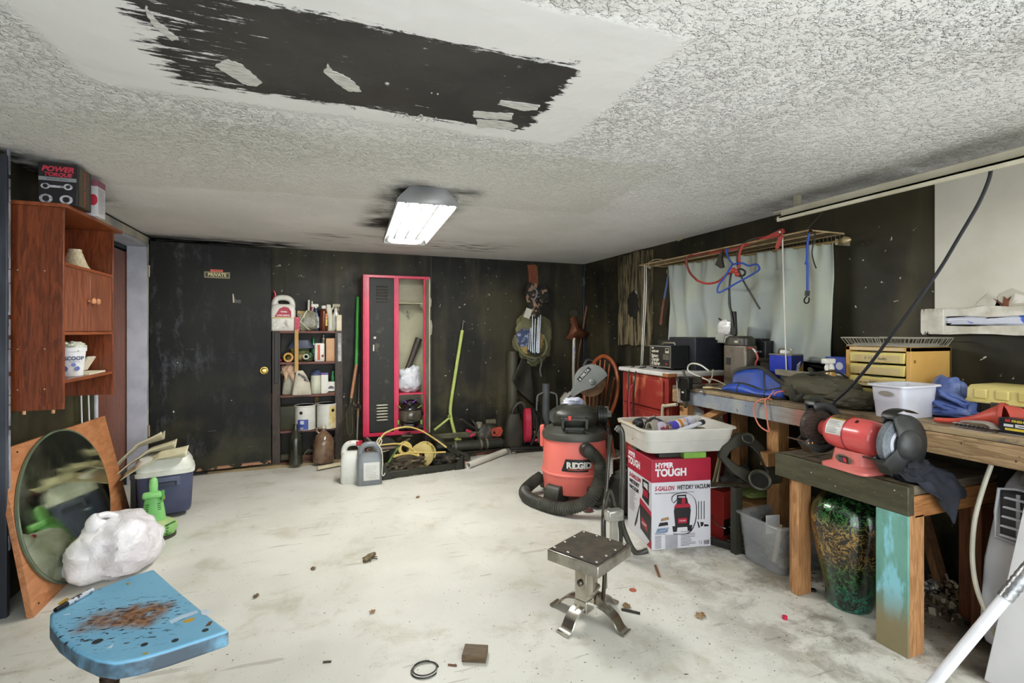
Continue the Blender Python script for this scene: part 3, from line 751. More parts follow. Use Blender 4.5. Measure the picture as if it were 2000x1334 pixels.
# ---- blue stool seat in the foreground
ZS = .60
out = [(300, 1111), (340, 1146), (400, 1196), (448, 1231), (400, 1247), (330, 1270), (270, 1287), (225, 1295), (190, 1290), (150, 1272), (115, 1245), (97, 1220), (98, 1198), (112, 1183), (140, 1170), (200, 1146), (255, 1125)]
stq = [PZ(x, y, ZS) for x, y in out]
sctr = sum(stq, Vector()) / len(stq)
st = thing('blue_stool', 'blue painted wooden stool seat with rusty stain on a threaded post', 'stool', (sctr.x, sctr.y, 0))
def mat_seat():
    g = G('blue_seat_paint'); p = g.tc
    c = g.mix(g.ramp(g.noise(3, 4), .35, .7), C('#7db6d2'), C('#66a3c4'))
    pr = g.warp(.04, 7., p, 5)
    ra, rb2 = PZ(272, 1202, ZS) - sctr, PZ(198, 1212, ZS) - sctr
    r1 = g.ramp(g.sdf(pr, ra.x, ra.y, .036, .036, .3), 0, .035, 1, 0)
    r2 = g.ramp(g.sdf(pr, rb2.x, rb2.y, .022, .022), 0, .045, .9, 0)
    r = g.mth('MAXIMUM', r1, r2)
    rn = g.ramp(g.noise(34, 8, None, .7), .26, .5)
    rust = g.mix(g.ramp(g.noise(50, 5), .3, .7), C('#5b3a26'), C('#9a7656'))
    c = g.mix(g.mth('MULTIPLY', r, rn), c, rust)
    halo = g.ramp(g.sdf(pr, (ra.x + rb2.x) / 2, (ra.y + rb2.y) / 2 - .02, .08, .04, .2), .02, .12, 1, 0)
    fl = g.ramp(g.noise(40, 4, g.map((1, 2.2, 1), (0, 0, .6)), .65), .56, .62)
    c = g.mix(g.mth('MULTIPLY', halo, fl), c, C('#26211c'))
    sp = g.ramp(g.noise(60, 2), .72, .75)
    c = g.mix(sp, c, C('#23333c'))
    yl = g.ramp(g.noise(13, 2, g.map((1, 1.7, 1), (0, 0, .4), (3, 1, 0))), .735, .745)
    c = g.mix(yl, c, C('#c49a35'))
    wh = g.ramp(g.noise(11, 2, g.map((1, 3, 1), (0, 0, -.3), (7, 4, 0))), .74, .75)
    c = g.mix(wh, c, C('#cfd8e2'))
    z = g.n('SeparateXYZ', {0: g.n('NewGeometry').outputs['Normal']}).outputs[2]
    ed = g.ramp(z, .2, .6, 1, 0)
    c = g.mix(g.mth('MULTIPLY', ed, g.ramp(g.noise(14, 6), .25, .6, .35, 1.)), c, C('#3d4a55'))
    g.col(c); g.set(Roughness=.42); g.bump(g.noise(25, 5), .12, .003)
    return g.m
poly = [(q.x - sctr.x, q.y - sctr.y) for q in catmull([stq[i] for i in range(len(stq))], 1, True)]
poly = poly[::-1] if sum(poly[i][0] * poly[(i + 1) % len(poly)][1] - poly[(i + 1) % len(poly)][0] * poly[i][1] for i in range(len(poly))) < 0 else poly
B().prism(poly, ZS - .038, ZS).obj('seat', mat_seat(), st, bevel=.006, seg=3)
for (x, y, r) in ((190, 1253, .010), (282, 1259, .007), (342, 1251, .007), (401, 1231, .007)):
    q = PZ(x, y, ZS); B().lathe([(r, 0), (r, .0006)], 14, Matrix.Translation((q.x - sctr.x, q.y - sctr.y, ZS))).obj('bolt_hole', mat('#20262a', .6), st)
for (pts, m_) in (([(330, 1213), (352, 1203), (385, 1192), (388, 1197), (352, 1211), (335, 1219)], '#b9cfe0'), ([(392, 1193), (402, 1190), (413, 1197), (404, 1203), (394, 1201)], '#cfd9e4'), ([(112, 1180), (130, 1168), (136, 1170), (118, 1183)], '#b8962f'), ([(400, 1224), (408, 1215), (416, 1214), (410, 1222)], '#6a4a25'), ([(245, 1140), (255, 1137), (250, 1143)], '#c49a35'), ([(208, 1267), (222, 1258), (218, 1266)], '#cfd9e4'), ([(276, 1277), (290, 1273), (286, 1279)], '#c0a032')):
    q = [PZ(x, y, ZS) - Vector((sctr.x, sctr.y, 0)) for x, y in pts]
    B().add([(v.x, v.y, ZS + .0006) for v in q], [tuple(range(len(q)))]).obj('paint_drip', mat(m_, .4), st)
pp = B(); zz = .04
pz0 = PZ(283, 1322, ZS - .04) - Vector((sctr.x, sctr.y, 0)); pz0 = Vector((-.02, -.02, 0))
prof = []
k = 0
while zz < ZS - .04:
    prof += [(.017, zz), (.020, zz + .004)]; zz += .008
pp.lathe(prof, 14, Matrix.Translation((pz0.x, pz0.y, 0))).obj('threaded_post', mat('#4a3d31', .45, .7), st)
B().cyl((pz0.x, pz0.y, ZS - .05), (pz0.x, pz0.y, ZS - .038), .07).obj('seat_plate', mat('#3a3836', .5, .6), st)
for a in range(4):
    an = a * PI / 2 + .4
    B().tube([(pz0.x, pz0.y, .16), (pz0.x + .1 * math.cos(an), pz0.y + .1 * math.sin(an), .12), (pz0.x + .22 * math.cos(an), pz0.y + .22 * math.sin(an), .014)], .013, 8, sub=4).obj('foot', mat('#3a3836', .5, .6), st)
# marker pen
ma, mb_ = PZ(108, 1192, ZS + .007), PZ(180, 1152, ZS + .007)
pd = (mb_ - ma).normalized(); Lm = (mb_ - ma).length
mk = thing('marker_pen', 'black and grey marker pen on the blue stool seat', 'pen', ma)
B().tube([pd * 0, pd * .3 * Lm], lambda t: .0055 + .0015 * t, 12).obj('cap', mat('#15161a', .35), mk)
B().tube([pd * .3 * Lm, pd * .75 * Lm, pd * Lm], .0068, 12).obj('barrel', mat('#b9bcc2', .35, h2='#2a2c33', sc_=60, lo=.55, hi=.57), mk)
# ================================================================ back wall: bookcase and what stands on it
SY = 5.30
bx0, bx1 = -.452, .188
bc = thing('bookcase', 'narrow dark red wooden shelf unit crowded with bottles and cans', 'shelf unit', (bx0, SY, 0))
BWd = bx1 - bx0
MSH = wood('#7a4436', '#4b2a22', 0, 8., .5, 10); MPO = wood('#4a3c31', '#231c16', 2, 8., .55, 10)
B().box(0, .07, 0, .17, 0, 1.30).obj('side_post', MPO, bc, bevel=.002)
B().box(BWd - .072, BWd, 0, .17, 0, 1.30).obj('side_post', MPO, bc, bevel=.002)
B().box(.07, BWd - .072, .160, .17, .03, 1.30).obj('back_board', mat('#1c1a14', .6, h2='#2b281c'), bc)
SHZ = [.03, .335, .68, 1.0, 1.303]
for z in SHZ:
    B().box(.07 if z < 1.2 else .0, BWd - .072 if z < 1.2 else BWd, .004, .16, z - .022, z).obj('shelf_board', MSH, bc, bevel=.002)
B().box(.022, .058, -.012, 0, .80, 1.29).obj('black_strip', mat('#121310', .4), bc, bevel=.002)
B().box(BWd - .045, BWd - .012, -.002, .0, 1.0, 1.28).obj('foil_strip', mat('#8d8a84', .3, .4, h2='#5e5a54', sc_=12), bc)
def sx_(p): return PY(p, 650, SY + .07).x
def kz(py, px_=600): return PY(px_, py, SY + .07).z
K = .0052
def put(o, px_, z, label, cat, dy=.07, rz=0., group=None):
    o.location = (sx_(px_), SY + dy, z); o.rotation_euler = (0, 0, rz)
    return tag(o, label, cat, group)
def tput(name, px_, z, label, cat, dy=.07, rz=0., group=None):
    return thing(name, label, cat, (sx_(px_), SY + dy, z), rz, group)
ZT = 1.304
MW = mat('#d8d6cc', .4, h2='#c8c5b8'); MRED = mat('#a3243a', .4); MREDC = mat('#c22b3e', .35); MKD = mat('#15150f', .4)
MFr = frame((0, 0, 0), (1, 0, 0), (0, 0, 1))
def jug(t, w_, d, h, m, mlabel, side=1, cap=None):
    """flat jug with an eye handle at the top"""
    b = B()
    b.loft([(0, w_ * .47, d * .46, 5), (.01, w_ * .5, d * .5, 5), (h * .58, w_ * .5, d * .5, 5), (h * .70, w_ * .46, d * .44, 4), (h * .76, w_ * .40, d * .36, 3.5), (h * .78, w_ * .30, d * .25, 3)], 32)
    b.obj('body', m, t)
    hb = B(); pts = [(-side * w_ * .36, 0, h * .70), (-side * w_ * .34, 0, h * .84), (-side * w_ * .20, 0, h * .955), (side * w_ * .12, 0, h * .965), (side * w_ * .30, 0, h * .90), (side * w_ * .37, 0, h * .78), (side * w_ * .36, 0, h * .66)]
    hb.tube(pts, w_ * .105, 12, sub=5, ry=1.15).obj('handle', m, t)
    cp = B(); cx = side * w_ * .1
    cp.cyl((cx, 0, h * .95), (cx, 0, h * 1.02), w_ * .085, n=16).obj('cap', cap, t)
t = tput('weed_killer_jug', 553, ZT, 'large white jug with red label and red cap on top of the shelf', 'jug', .08)
jug(t, .225, .11, .335, MW, None, 1, MREDC)
MJ = frame((0, -.0565, 0), (1, 0, 0), (0, 0, 1))
lb = B().poly([(-.075, .135), (.075, .135), (.075, .19), (.05, .225), (.01, .235), (-.03, .215)], MJ).obj('label', MRED, t)
text('HOME DEFENSE', .016, mat('#e8e2d8'), lb, frame((.005, -.0565, .15), (1, 0, 0), (0, 0, 1)), bold=.0006, off=.003)
text('Ortho', .022, mat('#e8e2d8'), lb, frame((.01, -.0565, .185), (1, 0, 0), (0, 0, 1)), bold=.0006, off=.003)
B().rect(-.095, .085, .122, .131, MJ).obj('label_band', mat('#bfae4d'), t)
B().rect(-.095, -.02, .02, .115, MJ).obj('label_text', mat('#b9b7a8', .5, h2='#dedbd0', sc_=60), t)
B().poly([(.0, .02), (.06, .02), (.065, .06), (.03, .115), (.01, .08), (-.01, .04)], MJ).obj('printed_picture', mat('#9a9388', .5, h2='#d8d2c4', sc_=30), t)
t = tput('squirt_bottle', 536, ZT, 'white bottle with red nozzle cap half hidden behind the jug', 'bottle', .135)
B().lathe([(.03, 0), (.034, .01), (.034, .27), (.02, .30)], 18).obj('body', MW, t)
B().cyl((0, 0, .30), (0, 0, .335), .03).cyl((0, 0, .335), (0, 0, .35), .014).tube([(0, 0, .345), (0, 0, .37), (-.012, 0, .395)], .008, 8).obj('cap', MREDC, t)
put(B().box(-.022, .022, -.015, .015, 0, .135).obj('red_carton', mat('#a5283a', .4, h2='#c0485a', sc_=40), None, bevel=.001), 581, ZT, 'small red carton between the white jug and the clear bag', 'box', .03)
gp = mat('#9a9780', .15, h2='#6d6a55', sc_=18, alpha=.72, bump=.5, bs=25)
t = tput('clear_plastic_bag', 600, ZT, 'crumpled clear plastic bag with a cardboard header on the shelf top', 'plastic bag', .08)
B().blob((0, 0, .095), (.095, .04, .10), 4, .25, 3, 36, 20, 3., 0).obj('bag', gp, t)
B().cb((-.055, -.03, .17), (.07, .004, .05), (0, .1, 0)).obj('header_card', mat('#8f7647', .7, h2='#b39a63'), t)
B().tube([(-.02, -.045, .17), (-.06, -.048, .09), (.02, -.05, .01)], .006, 6).tube([(.0, -.045, .2), (-.02, -.048, .17), (-.03, -.048, .13)], .006, 6).obj('plastic_tube', mat('#c7c7b0', .3), t)
t = tput('glue_tube', 605, ZT, 'white tube with red pointed nozzle sticking out of the clear bag', 'tube', .12)
B().cyl((-.015, 0, 0), (-.01, 0, .31), .011, n=10).obj('stick', mat('#c9c7b6'), t)
B().cyl((.025, 0, 0), (.022, 0, .24), .016, n=12).cyl((.022, 0, .24), (.022, 0, .255), .018, n=12).obj('tube_body', MREDC, t)
B().cyl((.022, 0, .255), (.021, 0, .30), .010, .004, n=10).obj('nozzle', MW, t)
def sprayer(t, w_, h, mb_, mh, mhead, flip=1):
    B().loft([(0, w_ * .45, w_ * .4, 3.5), (.008, w_ * .5, w_ * .44, 3.5), (h * .55, w_ * .5, w_ * .44, 3), (h * .72, w_ * .25, w_ * .24, 2), (h * .78, w_ * .22, w_ * .22, 2)], 20).obj('body', mb_, t)
    B().cyl((0, 0, h * .76), (0, 0, h * .84), w_ * .28, w_ * .24, 14).obj('collar', mh, t)
    B().box(-w_ * .6 * (1 if flip > 0 else .55), w_ * .6 * (.55 if flip > 0 else 1), -w_ * .18, w_ * .18, h * .88, h).box(-w_ * .14, w_ * .14, -w_ * .14, w_ * .14, h * .8, h * .9).obj('spray_head', mhead, t, bevel=.006)
    B().tube([(-flip * w_ * .25, 0, h * .9), (-flip * w_ * .42, 0, h * .8), (-flip * w_ * .38, 0, h * .74)], w_ * .06, 6, sub=3).obj('trigger', mhead, t)
t = tput('spray_bottle', 617, ZT, 'dark blue spray bottle with white trigger head on the shelf top', 'spray bottle', .1)
sprayer(t, .075, .27, mat('#222a4a', .3), mat('#20284a'), MW)
B().rect(-.03, .03, .03, .14, frame((0, -.034, 0), (1, 0, 0), (0, 0, 1))).obj('label', mat('#c9c9c4', .5, h2='#6a7080', sc_=40), t)
t = tput('brown_bottle', 632, ZT, 'brown plastic bottle with white cap and striped label edge', 'bottle', .05)
B().lathe([(.03, 0), (.034, .006), (.034, .185), (.03, .205), (.017, .218), (.017, .23)], 22).obj('body', mat('#5a2a14', .25), t)
B().cyl((0, 0, .222), (0, 0, .252), .022, n=18).obj('cap', MW, t)
B().box(.018, .036, -.036, -.02, .05, .17).obj('label', mat('#c8b43c', .5, h2='#c8344a', sc_=14, lo=.48, hi=.52), t)
t = tput('white_brush', 645, ZT, 'white slim brush shaped bottle with curved neck', 'brush', .08)
B().loft([(0, .026, .02, 2.5), (.06, .022, .018, 2.5), (.13, .026, .016, 2.5), (.2, .03, .018, 2.5, -.012), (.265, .02, .014, 2.4, -.016)], 18).obj('body', mat('#cdc9b4', .45), t)
B().tube([(.0, 0, .20), (.028, 0, .235), (.03, 0, .27)], .008, 8, sub=3).obj('hook', mat('#cdc9b4', .45), t)
t = tput('spray_bottle', 656, ZT, 'clear spray bottle with dusty beige trigger head at the shelf corner', 'spray bottle', .11)
sprayer(t, .07, .275, mat('#c9cbc0', .2, h2='#8ea86a', sc_=6, lo=.55, hi=.6), mat('#cfccba'), mat('#a39c84', .5), -1)
put(B().box(-.024, .024, -.016, .016, 0, .16).obj('white_carton', mat('#d9d4bf', .5, h2='#c3a66a', sc_=4), None, bevel=.001), 662, ZT, 'slim white carton at the right corner of the shelf top', 'box', .03)
# ---- second shelf
Z2 = 1.001
o = B().lathe([(.028, -.05), (.04, .05), (.043, .05), (.046, .05), (.046, .058), (.03, .055), (.026, -.045)], 22, frame((0, 0, .046), (1, 0, 0), (0, 0, 1)) @ Matrix.Rotation(.0, 4, 'X')).obj('yellow_roll', [mat('#c69a4b', .5, h2='#a87c38')])
put(o, 560, Z2, 'yellow ended cardboard tube lying on the second shelf', 'tube', .05, .35)
o = B().loft([(0, .085, .055, 3), (.012, .088, .058, 3), (.07, .125, .075, 3), (.078, .13, .08, 3), (.074, .118, .07, 3), (.012, .075, .05, 3)], 30, Matrix.Rotation(PI, 4, 'X') @ Matrix.Translation((0, 0, -.21))).obj('blue_basket', mat('#3f4558', .45))
put(o, 588, Z2, 'blue grey plastic basket turned upside down on the clutter', 'basket', .085)
for k, (px_, r_, c_, lab, dy) in enumerate(((568, (.05, .035, .035), '#5d6a3a', 'crumpled green glove under the blue basket', .09), (590, (.075, .04, .04), '#8f7a41', 'yellow brown leather work glove under the blue basket', .085), (603, (.04, .035, .045), '#3d5a38', 'dark green hose fitting under the blue basket', .06))):
    o = B().blob((0, 0, r_[2] * .95), r_, 20 + k, .3, 3, 28, 18, 2.4, 0).obj(('work_glove', 'work_glove', 'hose_fitting')[k], mat(c_, .6, h2='#2e3122', sc_=14)); put(o, px_, Z2, lab, ('glove', 'glove', 'fitting')[k], dy)
o = B().blob((0, 0, .125), (.09, .05, .035), 27, .3, 3.5, 30, 16, 2.4).blob((0, 0, .09), (.08, .045, .05), 26, .2, 3, 30, 16, 2.4, .0).obj('garden_hose_bundle', mat('#4f5a33', .5, h2='#b89a55', sc_=12, lo=.5, hi=.56)); put(o, 586, Z2, 'olive and tan bundle holding up the blue basket', 'bundle', .11)
o = B().lathe([(.014, .03), (.014, .028), (.024, .028), (.028, .03), (.028, .045), (.018, .045), (.014, .03)], 18, frame((0, 0, .05), (1, 0, 0), (0, 0, 1))).obj('white_ring', mat('#b5bfa9', .4)); put(o, 598, Z2 + .0, 'small white ring fitting in front of the gloves', 'ring', .05)
o = B().ball((0, 0, .016), (.02, .02, .016)).obj('pink_ball', mat('#c8385c', .5)); put(o, 547, Z2, 'small pink ball at the left end of the second shelf', 'ball', .04)
o = B().lathe([(.026, 0), (.03, .006), (.03, .13), (.024, .155), (.013, .185), (.011, .23), (.014, .235)], 20).obj('green_bottle', mat('#1d6a35', .12, h2='#114822', coat=.3)); put(o, 612, Z2, 'green glass bottle at the back of the second shelf', 'bottle', .12)
t = tput('spray_can', 624, Z2, 'white and orange wrapped container beside the tan box', 'container', .05)
B().loft([(0, .044, .03, 4), (.01, .05, .034, 4), (.17, .048, .033, 4), (.18, .04, .028, 4)], 24).obj('body', mat('#dcd9d0', .4), t)
B().box(-.018, .006, -.0355, -.033, .012, .165).obj('label_stripe', mat('#c25a34', .5), t)
B().ball((.03, -.034, .055), (.013, .004, .013)).obj('printed_mark', mat('#7a4a30'), t)
t = tput('aerosol_can', 632, Z2, 'silver topped aerosol can behind the white and orange container', 'can', .12)
B().lathe([(.03, 0), (.032, .005), (.032, .20), (.024, .215)], 20).obj('body', mat('#6a675c', .35, .5), t)
B().lathe([(.022, .215), (.022, .235), (.012, .245), (.012, .262), (.002, .27)], 16).obj('cap', mat('#8d8a80', .3, .7), t)
put(B().box(-.045, .045, -.035, .035, 0, .228).obj('tan_carton', mat('#c69c76', .6, h2='#b4875f'), None, bevel=.002), 646, Z2, 'plain tan carton at the right end of the second shelf', 'box', .06)
o = B().box(-.017, .017, -.003, .003, -.405, .012).obj('wooden_stick', wood('#c29a55', '#a07a3a', 2, 10., .5, 10)); put(o, 580, ZT, 'flat yellow wooden stick hanging in front of the shelves', 'stick', -.005)
# ---- third shelf
Z3 = .681
pap = mat('#c6c0ae', .7, h2='#a59e8a', sc_=6, bump=.5, bs=10)
t = tput('paper_bag', 570, Z3, 'grey paper sack with rolled brown top on the third shelf', 'paper bag', .095)
B().loft([(0, .085, .05, 4), (.01, .09, .055, 4), (.13, .08, .045, 3), (.2, .07, .03, 3), (.235, .06, .02, 3)], 28).obj('sack', mat('#a8a392', .7, h2='#86806c', sc_=5, bump=.5, bs=12), t)
B().blob((-.02, -.03, .235), (.07, .035, .055), 31, .35, 2.5, 30, 18).tube([(.0, -.05, .22), (.02, -.06, .15), (.035, -.055, .10)], lambda q: .03 * (1 - q) + .006, 8, sub=3).tube([(-.06, -.05, .22), (-.05, -.06, .17), (-.06, -.05, .13)], lambda q: .02 * (1 - q) + .005, 8, sub=3).obj('rolled_top', mat('#c7a98c', .7, h2='#a5866a', sc_=8), t)
t = tput('printed_sack', 590, Z3, 'cream paper sack with black printed letters on the third shelf', 'paper bag', .0)
B().loft([(0, .085, .03, 4), (.01, .088, .035, 4), (.11, .075, .03, 3), (.19, .05, .022, 3, -.01), (.235, .03, .014, 3, -.02)], 28).obj('sack', pap, t)
for k, (s_, x, z) in enumerate((('MASO', .0, .19), ('NRY', .028, .165), ('MIX', .042, .14))):
    text(s_, .026, mat('#2a2b30'), t, frame((x, -.032, z), (1, 0, -.5), (.5, 0, 1)), off=.004, bold=.0008)
t = tput('plastic_jar', 617, Z3, 'pale plastic jar with a blue cloth lid on the third shelf', 'jar', .06)
B().lathe([(.048, 0), (.053, .008), (.053, .13), (.049, .14), (.051, .15), (.048, .185), (.03, .19)], 24).obj('body', mat('#c6c7b2', .35, h2='#aeb09a'), t)
B().loft([(.182, .05, .05, 2), (.2, .052, .05, 2), (.218, .035, .03, 2, .01), (.232, .012, .01, 2, .015)], 18).obj('lid', mat('#3f4a6b', .5), t)
t = tput('white_carton', 634, Z3, 'tall white carton with purple top on the third shelf', 'box', .05)
B().box(-.033, .033, -.03, .03, 0, .205).obj('carton', MW, t, bevel=.002)
B().box(-.0335, .0335, -.0305, .0305, .185, .2055).obj('purple_band', mat('#5f4a86', .5), t)
t = tput('white_pack', 649, Z3, 'small white pack with a dark round print on the third shelf', 'box', .05)
B().box(-.042, .042, -.025, .025, .02, .115).obj('carton', MW, t, bevel=.002)
B().poly([(.028 * math.cos(a) - .012, .028 * math.sin(a) + .045) for a in [i * PI / 8 for i in range(9)]], frame((0, -.0255, 0), (1, 0, 0), (0, 0, 1))).obj('printed_arc', mat('#555a66'), t)
B().box(-.03, .04, -.02, .02, 0, .02).obj('base_tray', mat('#2c2f2a'), t)
o = B().lathe([(.016, 0), (.018, .004), (.019, .05), (.012, .065), (.012, .085), (.016, .09), (.014, .105)], 18).obj('green_bottle', mat('#23743f', .2)); put(o, 650, Z3 + .115, 'tiny green bottle standing on the small white pack', 'bottle', .05)
put(B().box(-.06, .05, -.012, .012, 0, .01).obj('brown_stick', mat('#7a4f38')), 651, Z3, 'short brown stick under the small white pack', 'stick', .012, .1)
# ---- fourth shelf
Z4 = .336
o = B().loft([(0, .085, .055, 5), (.01, .09, .06, 5), (.23, .092, .062, 5), (.235, .085, .055, 5)], 28).obj('dark_canister', mat('#272816', .5, h2='#3a3a22')); put(o, 560, Z4, 'dark olive square canister on the fourth shelf', 'canister', .09)
def pcan(t, r, h, mbody, tilt=0):
    B().lathe([(r, 0), (r + .003, .004), (r, .008), (r, h - .014), (r + .004, h - .010), (r + .004, h), (r - .004, h), (r - .006, h - .006)], 30).obj('body', mbody, t)
    B().lathe([(r - .006, h - .006), (.002, h - .006)], 30).obj('lid', mat('#a9a79c', .3, .6), t)
mpc = mat('#d3d3cb', .4, h2='#c2c1b4')
t = tput('paint_can', 596, Z4, 'white gallon paint can with a blue barcode label', 'paint can', .058, .1); pcan(t, .108 * .9, .238, mpc)
MC = lambda a, z, r: frame((r * math.sin(a), -r * math.cos(a), z), (math.cos(a), math.sin(a), 0), (0, 0, 1))
for i in range(6):
    B().rect(-.009, .0095, .005, .105, MC(-.72 + i * .17, 0, .0975)).obj('label_strip', mat('#3c4f9a', .4), t)
B().rect(-.018, .018, .06, .095, MC(-.35, 0, .0985), .002).obj('label_square', mat('#c9ced8', .5), t)
B().rect(-.018, .012, .012, .032, MC(-.33, 0, .0985), .002).obj('barcode', mat('#aeb3bd', .5, h2='#3a3d48', sc_=90), t)
B().poly([(.016 * math.cos(a), .016 * math.sin(a) + .17) for a in [i * PI / 8 for i in range(16)]], MC(-.45, 0, .0985)).obj('ear', mat('#1b1a16', .4), t)
t = tput('paint_can', 639, Z4, 'white gallon paint can with a yellow label panel', 'paint can', .058, .1); pcan(t, .098, .245, mpc)
for i in range(5):
    B().rect(-.009, .0095, .005, .225, MC(.15 + i * .17, 0, .0985)).obj('label_strip', mat('#c3ab5e', .5, h2='#d6cfae', sc_=20), t)
B().poly([(.016 * math.cos(a), .016 * math.sin(a) + .18) for a in [i * PI / 8 for i in range(16)]], MC(.45, 0, .1)).obj('ear', mat('#1b1a16', .4), t)
t = tput('small_jar', 616, Z4, 'small brown jar with wire twisted on top between the paint cans', 'jar', .14)
B().lathe([(.02, 0), (.022, .005), (.022, .2), (.014, .22), (.014, .26)], 14).obj('body', mat('#7a6a4c', .4, h2='#5a2f22', sc_=8), t)
B().ball((.012, 0, .28), (.03, .02, .035)).obj('stopper', mat('#6d5c3c', .6), t)
# ---- bottom
Z5 = .031
o = B().lathe([(.056, 0), (.062, .008), (.062, .235), (.055, .27), (.03, .315), (.022, .35), (.02, .385)], 28).obj('dark_bottle', mat('#23251b', .15, h2='#34362a', coat=.3)); put(o, 579, 0.0, 'tall dark glass bottle standing before the lowest shelf', 'bottle', -.075)
o.location.z = .0225
t = tput('glass_jug', 632, .0225, 'brown glass gallon jug with finger ring and white cap', 'jug', -.07)
B().lathe([(.085, 0), (.098, .01), (.1, .03), (.1, .18), (.094, .22), (.07, .265), (.035, .295), (.024, .305), (.022, .335)], 32).obj('body', mat('#7d6650', .12, h2='#5a4030', sc_=9, coat=.4), t)
B().tube([(-.02, 0, .325), (-.055, 0, .335), (-.062, 0, .305), (-.04, 0, .285)], .009, 10, sub=5).obj('finger_ring', mat('#8d7a63', .15, coat=.4), t)
B().cyl((0, 0, .332), (0, 0, .36), .026, n=20).obj('cap', mat('#cfc8b4', .4), t)
t = B().lathe([(.048, -.06), (.052, -.06), (.052, .06), (.044, .06), (.044, -.055)], 24, frame((0, 0, .052), (1, 0, 0), (0, 0, 1))).obj('round_tin', mat('#5c5742', .45, h2='#403c2c')); put(t, 605, Z5, 'round open tin lying at the back of the lowest shelf', 'tin', .08)
put(B().box(-.09, .08, -.02, .02, 0, .055).obj('wood_offcut', wood('#7d7458', '#5c543d', 0, 8.)), 568, Z5 + .0, 'pale wooden offcut lying inside the lowest shelf', 'wood', .13)
put(B().box(-.06, .06, -.03, .03, 0, .05).obj('brown_brick', mat('#6a4738', .8, h2='#4a2f26', bump=.3)), 600, Z5, 'small brown brick on the lowest shelf', 'brick', .05)
put(B().box(-.05, .05, -.03, .03, 0, .10).obj('wood_block', wood('#a08c68', '#7a6748', 0, 8.)), 652, Z5, 'pale wood block at the right end of the lowest shelf', 'wood block', .08)
a, b = PZ(620, 914, .03), PZ(662, 906, .03)
tag(B().beam(a, b + (b - a) * .3, .03, .025).obj('wood_strip', mat('#d3c9a8', .6)), 'pale wooden strip lying on the floor below the shelf unit', 'wood strip')
# red rags and pipes squeezed between door and bookcase
o = B().tube([(-.465, 5.34, .70), (-.463, 5.335, .6), (-.466, 5.34, .5), (-.464, 5.34, .40)], lambda t: .012 + .004 * math.sin(t * 14), 8, sub=5).obj('red_rag', mat('#a8243c', .7)); tag(o, 'red rag squeezed between the black door and the shelf unit', 'rag')
# ================================================================ rake, fishing rod
rk = thing('leaf_rake', 'fan rake with green and bare wood handle leaning by the locker', 'rake', PZ(668, 880) + Vector((.03, .18, 0)))
def rel(o, p): return Vector(p) - o.location
h0 = PY(699, 580, 5.44); h1 = PY(696, 712, 5.37); h2 = PY(686, 778, 5.30); hb = PY(672, 868, 5.18)
B().cyl(rel(rk, h0), rel(rk, h1), .0175, n=14).obj('green_handle', mat('#2f8a33', .35, h2='#3fa040'), rk)
B().cyl(rel(rk, h1), rel(rk, h2), .0165, n=14).obj('wood_handle', wood('#b3845c', '#8a5f3c', 2), rk)
B().cyl(rel(rk, h2), rel(rk, h2.lerp(hb, .12)), .02, .016, n=12).obj('socket', mat('#3a382c', .5), rk)
dn = (hb - h2); sd = Vector((1, -.05, 0))
for i in range(15):
    f_ = (i - 7) / 7
    e = h2 + dn * (.98 - .05 * abs(f_)) + sd * (f_ * .115)
    m_ = h2 + dn * .5 + sd * (f_ * .055)
    B().tube([rel(rk, h2 + dn * .1), rel(rk, m_), rel(rk, e), rel(rk, e + Vector((0, -.02, -.02)))], .0042, 5, ry=.5).obj('tine', mat('#3b3a2e', .5, h2='#4a493b'), rk)
B().tube([rel(rk, h2 + dn * .3 + Vector((-.03, -.01, 0))), rel(rk, h2 + dn * .75 + Vector((.02, -.015, 0))), rel(rk, h2 + dn * .75 + Vector((.06, -.015, 0))), rel(rk, h2 + dn * .2 + Vector((.02, -.01, 0)))], .004, 6, sub=5).obj('wire_brace', mat('#6a6756', .4, .5), rk)
fr = thing('fishing_rod', 'short fishing rod with reel leaning between rake and locker', 'fishing rod', PZ(697, 880) + Vector((.07, .25, 0)))
a, b = PY(702, 730, 5.42), PY(697, 868, 5.30)
B().tube([rel(fr, a), rel(fr, a.lerp(b, .4))], lambda t: .003 + .003 * t, 8).obj('rod', mat('#8d8d88', .3, .4), fr)
B().cyl(rel(fr, a.lerp(b, .4)), rel(fr, a.lerp(b, .62)), .011, n=10).obj('grip', mat('#9c7d5c', .6), fr)
B().cyl(rel(fr, a.lerp(b, .62)), rel(fr, b), .007, n=8).obj('butt', mat('#a7a49a', .3, .3), fr)
rq = rel(fr, a.lerp(b, .45))
B().cyl(rq + Vector((-.03, -.03, 0)), rq + Vector((-.005, -.04, 0)), .026, n=16).ball(rq + Vector((.02, -.02, -.02)), (.016, .02, .035)).obj('reel', mat('#4b4a44', .35, .4), fr)
B().tube([rq + Vector((-.01, -.04, 0)), rq + Vector((-.05, -.07, .02)), rq + Vector((-.05, -.07, .04))], .005, 6).obj('crank', mat('#9b9a92', .3, .6), fr)
